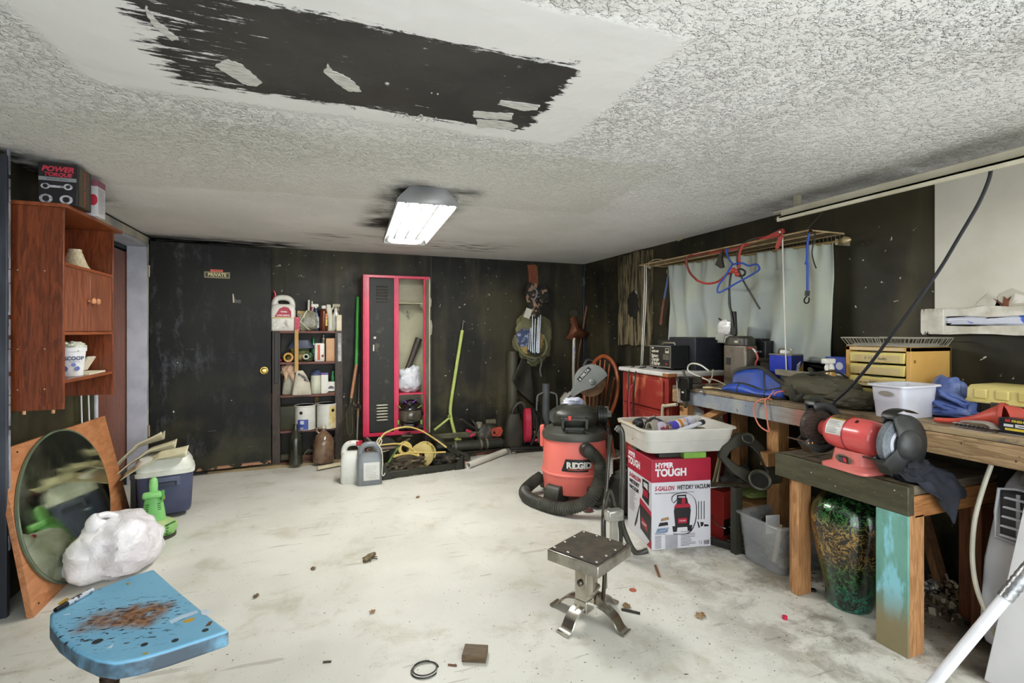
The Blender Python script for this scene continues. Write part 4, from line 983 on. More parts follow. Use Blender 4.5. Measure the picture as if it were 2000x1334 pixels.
# ================================================================ locker
LY = 5.20
lk = thing('metal_locker', 'tall red two bay metal locker with one black door missing its mate', 'locker', (.378, LY, 0))
LW, LD, LZ0, LZ1 = .675, .255, .24, 1.868
MLR = mat('#cf2c50', .35, h2='#b82445', sc_=5); MLI = mat('#aba88a', .5, h2='#97947a', sc_=3); MLK = mat('#1b1b16', .6, h2='#4a4636', sc_=11, lo=.56, hi=.74)
for (x0, x1) in ((0, .062), (.302, .352), (LW - .07, LW)):
    B().box(x0, x1, 0, .02, LZ0, LZ1).box(x0 + .012, x0 + .03, -.008, 0, LZ0, LZ1).obj('red_post', MLR, lk, bevel=.003)
B().box(0, LW, -.002, .02, LZ1 - .028, LZ1).obj('top_rail', MLR, lk, bevel=.003)
B().box(0, LW, -.002, .02, LZ0, LZ0 + .035).obj('bottom_rail', MLR, lk, bevel=.003)
B().box(0, LW, 0, LD, LZ1 - .006, LZ1).obj('top_panel', MLR, lk)
for x in (0, .325, LW - .006): B().box(x, x + .006, .02, LD, LZ0, LZ1 - .006).obj('side_panel', MLI if x else MLR, lk)
B().box(.006, LW - .006, LD - .006, LD, LZ0, LZ1 - .006).obj('back_panel', MLI, lk)
B().box(.006, LW - .006, .02, LD, LZ0, LZ0 + .006).obj('floor_panel', mat('#3d2f24', .6), lk)
B().box(.355, LW - .072, .02, LD - .006, 1.585, 1.592).obj('hat_shelf', MLI, lk)
B().box(.355, LW - .072, .012, LD - .006, .645, .66).obj('lower_shelf', MLR, lk, bevel=.002)
for x in (.01, LW - .05):
    for y in (.02, LD - .05): B().box(x, x + .035, y, y + .03, 0, LZ0).obj('leg', mat('#3a2524', .5), lk)
dr_ = B().box(.064, .300, .002, .016, LZ0 + .04, LZ1 - .032).obj('black_door', MLK, lk, bevel=.002)
for z0, n_ in ((1.60, 6), (.40, 6)):
    for k in range(n_):
        B().loft([(0, .058, .009, 3), (.012, .056, .006, 3)], 20, frame((.185, .004, z0 + k * .03), (1, 0, 0), (0, .35, .9))).obj('louvre', mat('#7d7a68' if z0 < 1 else '#55534a', .35, .5), dr_)
        B().cb((.185, -.001, z0 + k * .03 - .010), (.105, .004, .007)).obj('louvre_gap', mat('#070706'), dr_)
B().ball((.113, -.004, 1.235), (.014, .008, .014)).obj('button', MW, dr_)
B().box(.095, .108, -.006, .004, 1.10, 1.165).obj('handle_plate', mat('#b9b8ae', .3, .5), dr_, bevel=.002)
# the open right-bay door seen edge-on
od = B().box(.622, .636, -.20, .0, LZ0 + .04, LZ1 - .04).obj('open_door', [mat('#a09c84', .45)], lk, bevel=.003)
for (z, yy) in ((1.52, -.1),):
    for sx in (-1, 1):
        B().tube([(.475, LD - .02, z), (.475 + sx * .01, LD - .07, z - .03), (.475 + sx * .04, LD - .085, z - .025), (.475 + sx * .05, LD - .085, z + .01)], .005, 6, sub=4).obj('coat_hook', mat('#c9c8b8', .3, .6), lk)
    B().tube([(.475, LD - .01, z - .05), (.485, LD - .06, z - .07), (.50, LD - .07, z - .05)], .007, 6, sub=3).obj('coat_hook', mat('#c9c8b8', .3, .6), lk)
for k in range(5): B().cyl((.44, LD - .009, 1.05 + k * .025), (.44, LD - .006, 1.05 + k * .025), .003, n=6).obj('rivet', mat('#3a392c'), lk)
B().box(.638, .660, -.004, 0, 1.02, 1.07).obj('number_tag', mat('#d6d2cc'), lk)
for (pts) in ([(.0, 1.55), (.014, 1.56), (.018, 1.63), (.004, 1.66)], [(.0, 1.25), (.02, 1.27), (.026, 1.36), (.016, 1.42), (.0, 1.41)]):
    B().prism([(LW + x, z) for x, z in pts], -.002, .002, frame((0, .02, 0), (1, 0, 0), (0, 0, 1))).obj('peeling_paint', mat('#c9c6b4', .7), lk)
# contents
t = thing('wooden_bat', 'dark wooden club leaning inside the open locker bay', 'bat', (.378 + .40, LY + .10, .662))
B().tube([(.0, 0, .12), (.10, 0.03, .34), (.185, .06, .56)], lambda q: .022 + .016 * q, 12).obj('club', wood('#4a4238', '#2c2620', 2), t)
t = thing('white_sack', 'bulging white plastic sack on the lower locker shelf', 'plastic bag', (.378 + .477, LY + .115, .661))
B().blob((0, 0, .125), (.115, .09, .13), 12, .2, 1.8, 44, 26, 2.3, 0., crease=.14).blob((.05, 0, .22), (.055, .06, .06), 13, .2, 2, 30, 18, 2.2).obj('sack', mat('#d5d9dd', .35, h2='#bfc4c9', sc_=5, bump=.3, bs=12), t)
hm = thing('motorcycle_helmet', 'black full face helmet with purple and green graphics in the locker bottom', 'helmet', (.378 + .475, LY + .02, LZ0 + .05), math.radians(-15))
MK = mat('#1b1b1d', .2, coat=.6)
hs = B()
def helm(u, v):
    th = 2 * PI * u; ph = -1.15 + v * 2.65
    ph = min(ph, PI / 2)
    x = .125 * math.cos(ph) * math.sin(th); y = -.15 * math.cos(ph) * math.cos(th); z = .15 + .155 * math.sin(ph)
    if y < 0: y -= .03 * max(0, -math.sin(ph)) * abs(math.cos(th))
    return (x, y, z)
hs.grid(helm, 36, 20).obj('shell', MK, hm)
def visor(u, v):
    a = (u - .5) * 2.2; ph = -.35 + v * .75
    return (.127 * math.cos(ph) * math.sin(a), -.155 * math.cos(ph) * math.cos(a) - .006, .15 + .157 * math.sin(ph))
B().grid(visor, 18, 8).obj('visor', mat('#5a5346', .08, h2='#2a261f', coat=.6), hm)
B().tube([visor(i / 14, 1.02) for i in range(15)], .007, 6).tube([visor(i / 14, -.02) for i in range(15)], .007, 6).obj('visor_seal', mat('#0c0c0c', .5), hm)
for sx in (-1, 1):
    B().tube([(sx * .03, -.12, .285), (sx * .06, -.06, .305), (sx * .07, .02, .295)], .008, 6, sub=4, ry=.5).obj('purple_stripe', mat('#6a4fb0', .3), hm)
    B().tube([(sx * .085, -.13, .235), (sx * .115, -.07, .25), (sx * .12, .0, .24)], .007, 6, sub=4, ry=.5).obj('green_stripe', mat('#7fae4a', .3), hm)
    B().box(sx * .115 - .01, sx * .115 + .01, -.085, -.045, .06, .10).obj('green_badge', mat('#7fae4a', .3), hm, bevel=.004)
    B().ball((sx * .128, -.02, .16), (.008, .02, .02)).obj('visor_pivot', mat('#2b2b2b', .3), hm)
B().box(-.02, .02, -.165, -.13, .265, .285).obj('top_vent', mat('#2c2c30', .3), hm, bevel=.006)
B().box(-.05, .05, -.185, -.16, .05, .08).obj('chin_vent', mat('#3a3a38', .4), hm, bevel=.006)
# ================================================================ jugs on the floor
t = thing('white_jug', 'white plastic jug with red cap standing behind the grey jug', 'jug', (.245, 4.53, 0), -.1)
jug(t, .20, .13, .345, mat('#d6d7d0', .35, h2='#c6c7be'), None, -1, MREDC)
B().cyl((.05, 0, .315), (.05, 0, .35), .03, n=18).obj('big_cap', MREDC, t)
B().rect(.055, .085, .06, .2, frame((0, -.0655, 0), (1, 0, 0), (0, 0, 1))).obj('label', mat('#a8432e', .5, h2='#6b3f6a', sc_=30), t)
t = thing('grey_jug', 'grey plastic jug with white paper label on the floor', 'jug', (.375, 4.43, 0), -.05)
jug(t, .205, .13, .345, mat('#7d8285', .35, h2='#6d7276'), None, -1, mat('#7d8285', .35))
lb = B().rect(-.05, .08, .045, .195, frame((0, -.0655, 0), (1, 0, 0), (0, 0, 1))).obj('label', mat('#cfd0ca', .6), t)
ln = B()
for k in range(8): ln.rect(-.035, .03 + .03 * random.random(), .065 + k * .014, .0675 + k * .014, frame((0, -.0655, 0), (1, 0, 0), (0, 0, 1)), .0016)
ln.obj('printed_lines', mat('#8d8f8c'), lb)
wc = B().tube([(.075, -.072, .33), (.095, -.07, .37), (.075, -.075, .40), (.055, -.07, .36), (.09, -.08, .30), (.10, -.085, .2), (.095, -.085, .10), (.108, -.085, .08), (.12, -.085, .10)], .0042, 6, sub=6).obj('white_string', MW, None); wc.location = t.location; tag(wc, 'thin white cord hanging over the grey jug', 'cord')
t = thing('white_nozzle', 'short white plastic nozzle lying before the grey jug', 'nozzle', PZ(722, 946))
B().cyl((-.06, 0, .022), (.05, .02, .022), .022, n=16).obj('body', MW, t)
B().cyl((.05, .02, .022), (.085, .025, .022), .014, .02, 14).ball((.085, .025, .02), (.014, .018, .018)).obj('tip', mat('#a8a294', .5), t)
# ================================================================ black tray with clutter on the floor
ta, tb_ = PZ(748, 938), PZ(903, 916)
tang = math.atan2(tb_.y - ta.y, tb_.x - ta.x); TL = math.hypot(tb_.x - ta.x, tb_.y - ta.y)
tr = thing('black_tray', 'black plastic tray with upright corner posts full of odds and ends', 'tray', ta, tang)
MBK = mat('#1d1d14', .35, h2='#2b2b1e', sc_=6)
TD = .36
B().box(0, TL, 0, TD, 0, .012).obj('floor_panel', MBK, tr)
B().box(0, TL, 0, .015, .0, .062).box(.0, TL, -.006, .02, .056, .066).obj('front_wall', MBK, tr, bevel=.003)
B().box(0, TL, TD - .015, TD, 0, .13).obj('back_wall', MBK, tr, bevel=.003)
for x in (0, TL - .015): B().box(x, x + .015, .0, TD, 0, .055).obj('side_wall', MBK, tr, bevel=.003)
for (x, y, h_) in ((-.02, -.01, .15), (TL - .05, -.01, .13), (-.02, TD - .05, .16), (TL - .05, TD - .05, .16)):
    s_ = 1 if x < .1 else -1
    x0 = x if s_ > 0 else x + .07
    B().prism([(0, 0), (s_ * .10, 0), (s_ * .085, .05), (s_ * .03, h_), (0, h_)], 0, .022, frame((x0, y + .022, 0), (1, 0, 0), (0, 0, 1))).box(min(x0, x0 + s_ * .022), max(x0, x0 + s_ * .022), y, y + .08, 0, h_).obj('corner_post', MBK, tr, bevel=.003)
B().tube([(TL + .012, .02, .05), (TL + .03, .02, .05)], .028, 14).obj('end_cap', mat('#8f5a44', .6), tr)
ch = B()
for k in range(26): ch.box(.10 + k * .022, .116 + k * .022, -.008, -.004, .001, random.uniform(.003, .009))
ch.obj('chipped_edge', mat('#a09c8c', .7), tr)
def tl(x, y, z): return tr.matrix_basis @ Vector((x, y, z))
tr.matrix_basis
from mathutils import Matrix as _M
TM = _M.Translation(ta) @ _M.Rotation(tang, 4, 'Z')
def tl(x, y, z): return TM @ Vector((x, y, z))
YC = mat('#cdb56a', .5, h2='#b39a4d'); 
# black bucket with rim behind the jugs
p = tl(.02, .25, .013)
t = thing('black_pot', 'black pot with shiny silver rim sitting in the tray beside the jugs', 'pot', p)
B().lathe([(.075, 0), (.085, .01), (.1, .20), (.096, .20), (.08, .012)], 28).obj('body', mat('#14140f', .4), t)
B().lathe([(.095, .196), (.104, .196), (.104, .204), (.095, .204), (.095, .196)], 28, cap=False).obj('rim', mat('#c9c9bd', .25, .8), t)
B().lathe([(.094, .192), (.002, .185)], 24).obj('lid', mat('#5b5644', .35, .3), t)
t = thing('saucepan', 'black saucepan standing on edge with silver rim behind the yellow rope', 'pan', tl(.10, .33, .013), .2)
B().lathe([(.002, .06), (.10, .06), (.11, .05), (.112, 0), (.106, 0), (.104, .045), (.002, .05)], 28, frame((0, 0, .18), (1, 0, 0), (0, .3, 1))).obj('pan', mat('#17160f', .3), t)
B().lathe([(.105, -.002), (.115, -.002), (.115, .004), (.105, .004), (.105, -.002)], 28, frame((0, 0, .18), (1, 0, 0), (0, .3, 1)), cap=False).obj('rim', mat('#c2c0b2', .25, .8), t)
B().tube([(-.10, 0, .23), (-.17, -.01, .31)], .009, 8).obj('handle', mat('#99978c', .3, .6), t)
t = thing('tape_roll', 'yellow roll of tape lying behind the rope spool', 'tape roll', tl(.27, .28, .10), .2)
B().lathe([(.04, -.035), (.07, -.035), (.07, .035), (.04, .035), (.04, -.035)], 26, frame((0, 0, .08), (1, 0, 0), (0, .5, 1)), cap=False).obj('roll', YC, t)
B().lathe([(.041, -.033), (.035, -.033), (.035, .033), (.041, .033)], 20, frame((0, 0, .08), (1, 0, 0), (0, .5, 1)), cap=False).obj('core', mat('#7d6a40', .7), t)
B().box(-.05, .05, -.05, .05, 0, .03).obj('stand_off', MBK, t)
sp = thing('cable_spool', 'yellow cable spool with black letters on its rim in the tray', 'spool', tl(.43, .19, .013), .0)
Ms = frame((0, 0, .125), (.86, -.5, 0), (0, 0, 1))
mys = mat('#d2c07f', .5, h2='#c2ae6a', sc_=12)
B().lathe([(.028, .045), (.112, .045), (.112, .03), (.05, .03), (.05, -.03), (.112, -.03), (.112, -.045), (.028, -.045), (.028, .045)], 36, Ms, cap=False).obj('spool_body', mys, sp)
B().lathe([(.1, -.028), (.1, .028)], 30, Ms, cap=False).obj('wound_cable', mat('#c9b25e', .6, h2='#a48d42', st=(1, 1, 30)), sp)
B().lathe([(.03, .047), (.03, -.047)], 18, Ms, cap=False).obj('core', mat('#6a4a30', .7), sp)
B().cyl(Ms @ Vector((-.02, 0, .0)), Ms @ Vector((-.005, -.03, .07)), .012, n=8).obj('core_peg', mat('#7a4f35', .7), sp)
for k, c_ in enumerate('VOLT'):
    a_ = math.radians(68 - k * 30)
    o_ = Ms @ Vector((.1125 * math.cos(a_), .1125 * math.sin(a_), 0))
    out_ = (Ms.to_3x3() @ Vector((math.cos(a_), math.sin(a_), 0))); tan_ = (Ms.to_3x3() @ Vector((math.sin(a_), -math.cos(a_), 0)))
    up_ = out_.cross(tan_)
    text(c_, .05, mat('#171712', .5), sp, frame(o_, tan_, up_) if False else frame(o_, -up_ if False else tan_, up_), off=.001, bold=.001)
B().box(-.06, .06, -.05, .05, 0, .004).obj('spool_foot', MBK, sp)
for k, (pts, lab) in enumerate((
    ([(738, 868, 4.75), (752, 846, 4.78), (790, 834, 4.8), (820, 840, 4.8), (850, 858, 4.75), (872, 874, 4.7)], 'thick yellow cord arching over the rope spool'),
    ([(738, 870, 4.74), (780, 867, 4.68), (805, 877, 4.64), (818, 890, 4.62), (800, 886, 4.62), (770, 890, 4.62)], 'yellow cord curling across the front of the tray'),
    ([(768, 893, 4.62), (800, 884, 4.62), (840, 884, 4.62), (870, 883, 4.64)], 'yellow cord running along the tray to the right'))):
    q = [PY(x, y, Y) for x, y, Y in pts]
    tag(B().tube(q, .0085, 8, sub=6).obj('yellow_rope', YC), lab, 'cord', 'yellow cords in the tray')
t = thing('garden_trowel', 'trowel with pinkish handle lying in the tray', 'trowel', tl(.16, .12, .013))
a, b = PY(738, 877, 4.66), PY(775, 873, 4.72)
B().beam(a - t.location, b - t.location, .03, .022).obj('blade', mat('#8f7f74', .35, .6), t, bevel=.006)
B().tube([a - t.location, a - t.location - (b - a) * .18], .012, 8).obj('handle', mat('#c9a7a0', .5), t)
a, b = PY(758, 905, 4.55), PY(780, 870, 4.72)
tag(B().cyl(a, b, .009, n=10).obj('green_stake', mat('#5a7d3a', .5, h2='#2e4423', sc_=20)), 'green garden stake sticking out of the tray', 'stake')
for k, (a, b, lab) in enumerate((((775, 860), (800, 845), 'dark bolt leaning behind the green stake'), ((780, 870), (800, 856), 'pale steel bar crossing behind the green stake'), ((785, 851), (804, 851), 'short steel bar lying on top of the clutter'))):
    a, b = PY(*a, 4.78), PY(*b, 4.84)
    tag(B().beam(a, b, .022, .012).obj('steel_bar', mat('#7d7868', .4, .5) if k else mat('#3a372c', .4, .5)), lab, 'bar', 'steel bars in the tray')
# dark lumps filling the tray
for k, (x, y, r, c_, lab) in enumerate(((.30, .20, (.17, .10, .07), '#4a4030', 'tangle of brown rags at the bottom of the tray'), (.62, .20, (.12, .12, .06), '#23221a', 'black cloth lump at the right end of the tray'), (.14, .16, (.10, .08, .05), '#3a3326', 'dark rag under the trowel'))):
    o = B().blob((0, 0, r[2] * .9), r, 40 + k, .35, 2.6, 36, 20, 2.3, 0., crease=.2).obj('rag', mat(c_, .8, h2='#6d5f44', sc_=14, lo=.5, hi=.7)); o.location = tl(x, y, .0125); tag(o, lab, 'rag')
# black rubber flap sliding off the tray towards the right
fl = B(); q0_, q1_ = PY(848, 856, 4.75), PY(920, 905, 4.75)
fp = [PZ(842, 858, .24), PZ(862, 868, .20), PZ(885, 882, .10), PZ(915, 898, .02)]
fp = [PY(845, 852, 4.86), PY(862, 862, 4.82), PY(884, 882, 4.80), PY(918, 893, 4.86)]
fl.grid(lambda u, v: tuple(catmull(fp, 4)[min(int(u * 12), 12)] + Vector((.02, .13, .02)) * (v - .3)), 12, 4)
tag(fl.obj('rubber_flap', mat('#45423a', .6, h2='#2c2a23'), None, solid=.008), 'dark rubber flap hanging over the right end of the tray', 'rubber mat')
# white pipe
a, b = PZ(914, 909, .03), PZ(986, 882, .03)
pp = thing('white_pipe', 'white plastic pipe lying diagonally on the floor', 'pipe', Vector((a.x, a.y, 0)))
d = (b - a); d.z = 0
pp_b = B(); pv = [Vector((0, 0, .031)), d + Vector((0, 0, .031))]
pp_b.tube([pv[0], pv[1]], .031, 24, cap=False).tube([pv[1], pv[0]], .026, 24, cap=False).obj('tube', mat('#d6d2c6', .35, h2='#c4bfb0', sc_=3), pp)
R1 = [pv[0] + Vector((0, 0, 0))]
dn_ = d.normalized(); Mr = frame(pv[0], Vector((0, 0, 1)).cross(dn_), (0, 0, 1))
B().lathe([(.026, 0), (.031, 0)], 24, Mr, cap=False).obj('rim', mat('#e0ddd2', .4), pp)
# ================================================================ lime pole with brace
lp = thing('lime_pole', 'lime green bent pole with brace leaning on the black wall', 'pole', PY(892, 850, 5.30) * Vector((1, 1, 0)) if False else Vector((1.36, 5.3, 0)))
P_ = [PY(903, 645, 5.44), PY(891, 720, 5.43), PY(881, 785, 5.42), PY(880, 812, 5.41), PY(888, 846, 5.40), PY(891, 852, 5.395)]
ML = mat('#c0d076', .4, h2='#b3c467')
B().tube([rel(lp, q) for q in P_], .019, 14, sub=3).obj('pole', ML, lp)
B().cyl(rel(lp, PY(905, 626, 5.45)), rel(lp, P_[0]), .012, n=12).obj('steel_tip', mat('#56554c', .35, .7), lp)
B().tube([rel(lp, PY(878, 816, 5.40)), rel(lp, PY(848, 840, 5.37))], .013, 8).obj('brace', ML, lp)
B().ball(rel(lp, PY(877, 813, 5.395)), (.018, .014, .018)).obj('bolt', mat('#8d9a4a', .4), lp)
q = PY(893, 856, 5.395); B().box(q.x - .03 - lp.location.x, q.x + .04 - lp.location.x, q.y - .03 - 5.3, q.y + .03 - 5.3, .1, .11).tube([rel(lp, P_[-1]), (q.x - lp.location.x, q.y - 5.3, .105)], .018, 10).obj('foot', ML, lp)
tag(B().loft([(0, .045, .03, 4), (.05, .05, .035, 4), (.075, .035, .03, 3)], 20, Matrix.Translation((PY(857, 852, 5.1).x, 5.12, 0)) ).obj('red_cup', mat('#a82a44', .4)), 'dark red plastic cap on the floor behind the tray', 'cap')
# ================================================================ chainsaw and blowers on the floor
cs_ = thing('chainsaw', 'small chainsaw with orange side plate on the floor by the wall', 'chainsaw', (1.60, 5.33, .10), math.radians(-4))
tag(B().box(1.12, 1.95, 5.22, 5.46, 0, .0995).obj('stacked_boards', wood('#3a3024', '#221c14', 0, 6.), None, bevel=.003), 'dark stacked boards on the floor under the chainsaw', 'boards')
bar = [(-.50, .045), (-.47, .075), (-.12, .085), (.0, .08), (.0, .03), (-.12, .022), (-.47, .03)]
B().prism(bar, -.006, .006, frame((0, -.07, .03), (1, 0, 0), (0, -.35, 1))).obj('guide_bar', mat('#7d7c63', .35, .4, h2='#a19f86', sc_=6), cs_)
B().loft([(0, .14, .085, 4), (.02, .15, .09, 4), (.10, .14, .085, 4), (.15, .10, .06, 3), (.17, .06, .04, 3)], 28, Matrix.Translation((.12, 0, 0))).obj('engine_housing', mat('#2a2720', .5, h2='#6a6252', sc_=14, lo=.5, hi=.75), cs_)
B().tube([(-.02, -.08, .06), (-.03, -.09, .17), (-.07, -.02, .235), (-.03, .07, .20), (.02, .09, .08)], .014, 10, sub=5).obj('front_handle', mat('#2b2b22', .4), cs_)
B().tube([(-.03, -.04, .13), (-.13, -.04, .20), (-.17, -.04, .235), (-.20, -.04, .235)], .015, 8, sub=4).obj('hand_guard', mat('#34332a', .4), cs_)
B().prism([(-.03, .05), (.06, .04), (.09, .10), (.07, .145), (-.02, .14), (-.05, .10)], -.01, .01, frame((.18, -.10, 0), (1, 0, 0), (0, 0, 1))).obj('side_plate', mat('#b84a34', .45, h2='#8a3626', sc_=20), cs_)
B().ball((.17, -.112, .09), (.015, .008, .015)).obj('plate_bolt', mat('#2a1c18'), cs_)
B().lathe([(.03, -.03), (.034, -.03), (.034, .03), (.03, .03)], 18, frame((.02, -.02, .16), (1, 0, 0), (0, 1, .2))).obj('starter_cap', mat('#a8a390', .4, .3), cs_)
for k, (x, z) in enumerate(((-.11, .115), (-.07, .07))): B().cb((x, -.09, z), (.07, .03, .03), (0, .4 * (-1) ** k, 0)).obj('red_trigger', mat('#b82a48', .4), cs_, bevel=.006)
for k in range(9): B().lathe([(.024, 0), (.03, .0), (.03, .006), (.024, .006), (.024, 0)], 14, frame((.11 + k * .012, .01, .185), (0, 1, 0), (0, 0, 1)), cap=False).obj('cooling_coil', mat('#9a937c', .4, .4), cs_)
bt = thing('blower_tube', 'long black blower tube lying in front of the chainsaw', 'tube', (1.1, 5.17, 0))
a, b = PY(835, 862, 4.98), PY(985, 868, 5.0)
B().cyl(rel(bt, (a.x + .12, 5.15, .085)), rel(bt, (b.x + .02, 5.14, .085)), .052, n=22).obj('tube', mat('#2c2c26', .3, h2='#3f3f36'), bt)
for f_ in (.38, .72, .80): 
    q = Vector((a.x + (b.x - a.x) * f_, 5.145, .085)); B().cyl(rel(bt, q), rel(bt, q + Vector((.02, 0, 0))), .057, n=22).obj('clamp_ring', mat('#6d6a58', .4), bt)
B().box(.1, .7, -.06, .02, 0, .032).obj('cradle', mat('#2a241c', .6), bt)
bb_ = thing('backpack_blower', 'backpack leaf blower with red motor cover against the wall', 'leaf blower', (2.10, 5.16, 0), math.radians(-12))
B().tube([(-.13, .0, .05), (-.15, .02, .30), (-.10, .03, .46), (-.02, .03, .50), (.02, .02, .40), (.0, .02, .05)], .02, 10, sub=5).obj('back_frame', mat('#23221a', .45, h2='#3a382c'), bb_)
B().loft([(.03, .10, .08, 3), (.15, .115, .085, 3), (.30, .09, .07, 3), (.38, .06, .05, 3)], 26, Matrix.Translation((-.11, .05, 0))).obj('back_pad', mat('#3a372a', .6, h2='#24221a'), bb_)
B().loft([(-.045, .05, .15, 2.3), (-.03, .085, .19, 2.3), (.03, .085, .19, 2.3), (.045, .05, .15, 2.3)], 28, frame((.03, -.03, .26), (0, 1, 0), (0, 0, 1))).obj('motor_cover', mat('#bf2c48', .35, h2='#a3213b'), bb_)
B().tube([(.06, -.08, .05), (.12, -.08, .20), (.12, -.08, .34), (.08, -.07, .43)], .014, 8, sub=5).tube([(.09, -.07, .43), (.17, -.04, .36), (.19, -.04, .2), (.12, -.05, .06)], .013, 8, sub=5).obj('strap', mat('#1e1d16', .6), bb_)
B().box(.08, .17, -.03, .08, .20, .40).obj('engine', mat('#2d2b22', .5, h2='#5a5644', sc_=18, lo=.55, hi=.7), bb_, bevel=.015)
B().cyl((.10, -.05, .17), (.19, -.05, .17), .032, n=16).obj('filter', mat('#a3957c', .6), bb_)
B().ball((.12, -.07, .10), (.03, .02, .018)).obj('primer', mat('#c22b48', .4), bb_)
B().box(-.17, .18, -.09, .13, 0, .03).obj('base', mat('#201e17', .6), bb_, bevel=.01)
for k, (x, y, L, a_, c_, lab) in enumerate(((1.62, 5.06, .3, .06, '#6a3f30', 'rusty iron strip on the floor below the blower tube'), (2.08, 4.98, .4, -.05, '#2b2820', 'dark steel edging strip on the floor by the vacuum'), (1.30, 5.03, .4, .02, '#3a3328', 'dark board edge lying on the floor by the wall'), (1.92, 4.99, .12, .9, '#8a8474', 'grey metal scrap on the floor behind the white pipe'))):
    o = B().box(-L / 2, L / 2, -.02, .02, 0, .02).obj('scrap_strip', mat(c_, .6, .2, h2='#1e1b14', sc_=14), None, bevel=.003); o.location = (x, y, 0); o.rotation_euler = (0, 0, a_); tag(o, lab, 'scrap')
o = B().tube([PZ(945, 886, .006), PZ(938, 881, .006), PZ(932, 885, .006)], .004, 6, sub=5).obj('red_wire', mat('#b03040', .5)); tag(o, 'small red wire on the floor beside the white pipe', 'wire')
# ================================================================ on the back wall
q0, q1 = PY(1038, 517, 5.46), PY(1022, 620, 5.46)
pk = B(); L = (q1 - q0); 
pk.prism([(-.0 - .055, 0), (.055, 0), (.075, -.04), (.055, -.615), (-.055, -.60), (-.05, -.03)], -.009, .009, frame((q0.x - .0, YB - .011, q0.z), (1, 0, .10), (-.10, 0, 1)))
tag(pk.obj('hanging_plank', wood('#93502f', '#6b3319', 2, 7.), None, bevel=.002), 'orange brown plank nailed high on the back wall', 'plank')
def W(x, y, Y=5.40): return PY(x, y, Y)
cc = W(1042, 655, 5.36)
cb_ = thing('canvas_sack', 'olive canvas sack hanging open on the wall with cloth inside', 'sack', (cc.x, 5.36, .90))
def rc(x, y, Y=5.36): return W(x, y, Y) - cb_.location
MO = mat('#6d6a4a', .8, h2='#57553a', sc_=6, bump=.3, bs=60)
sk = B().blob(rc(1043, 660) + Vector((0, .03, 0)), (.235, .085, .30), 51, .18, 1.8, 48, 30, 2.2, crease=.12)
sk.blob(rc(1028, 636) + Vector((0, .02, 0)), (.075, .05, .15), 55, .2, 2, 28, 18)
sk.obj('sack', MO, cb_)
B().tube([rc(1006, 655, 5.28), rc(1010, 672, 5.26), rc(1020, 690, 5.25), rc(1042, 700, 5.24), rc(1062, 692, 5.25), rc(1068, 675, 5.27), rc(1062, 655, 5.29)], .016, 10, sub=5).obj('rolled_hem', MO, cb_)
B().blob(rc(1036, 668, 5.29), (.16, .03, .13), 52, .25, 2.5, 34, 20).obj('yellow_cloth', mat('#b39a62', .8, h2='#8d7746', sc_=10), cb_)
B().blob(rc(1024, 660, 5.265), (.09, .03, .095), 53, .25, 3, 34, 20).obj('blue_cloth', mat('#39435f', .8, h2='#8690a8', sc_=22, lo=.5, hi=.62), cb_)
B().tube([rc(1028, 698, 5.23), rc(1040, 706, 5.22), rc(1052, 698, 5.23), rc(1058, 706, 5.23), rc(1055, 722, 5.24), rc(1057, 735, 5.25)], .012, 8, sub=5).obj('strap', mat('#55554a', .6), cb_)
fc = thing('folding_camp_chair', 'folded camp chair with camouflage fabric and silver tubes hanging on the wall', 'chair', (cc.x, 5.22, .95))
def rf(x, y, Y=5.22): return W(x, y, Y) - fc.location
for (a, b) in (((1040, 600), (1040, 690)), ((1046, 610), (1043, 692)), ((1052, 602), (1047, 690)), ((1056, 615), (1052, 690)), ((1036, 640), (1032, 685)), ((1038, 640), (1036, 688)), ((1053, 612), (1050, 692))):
    B().cyl(rf(*a), rf(*b, 5.20), .0095, n=10).obj('frame_tube', mat('#9fa3a8', .25, .8), fc)
for (x, y) in ((1032, 686), (1037, 689), (1041, 691), (1047, 691), (1051, 692)):
    B().ball(rf(x, y, 5.195), .016, 10, 8).obj('foot_cap', mat('#1c1c18', .5), fc)
B().tube([rf(1044, 562, 5.16), rf(1049, 570, 5.15), rf(1047, 580, 5.15), rf(1041, 590, 5.16)], .009, 8, sub=5).obj('arm_hook', mat('#8d949c', .3, .7), fc)
g = G('camo'); v = g.warp(.4, 5.)
c_ = g.mix(g.ramp(g.noise(9, 3, v), .50, .53), C('#1b1913'), C('#8a6f58')); c_ = g.mix(g.ramp(g.noise(13, 3, v), .58, .61), c_, C('#12110d')); g.col(c_); g.set(Roughness=.8); CAMO = g.m
B().blob(rf(1040, 574, 5.25), (.075, .06, .12), 61, .3, 2.4, 36, 22).blob(rf(1056, 575, 5.22), (.12, .05, .095), 62, .3, 2.6, 36, 22, M=None).blob(rf(1044, 600, 5.24), (.075, .05, .13), 63, .25, 3, 30, 20).obj('camo_fabric', CAMO, fc)
B().cb(rf(1031, 612, 5.17), (.075, .005, .11), (0, .35, 0)).obj('care_label', mat('#bcbcae', .6), fc)
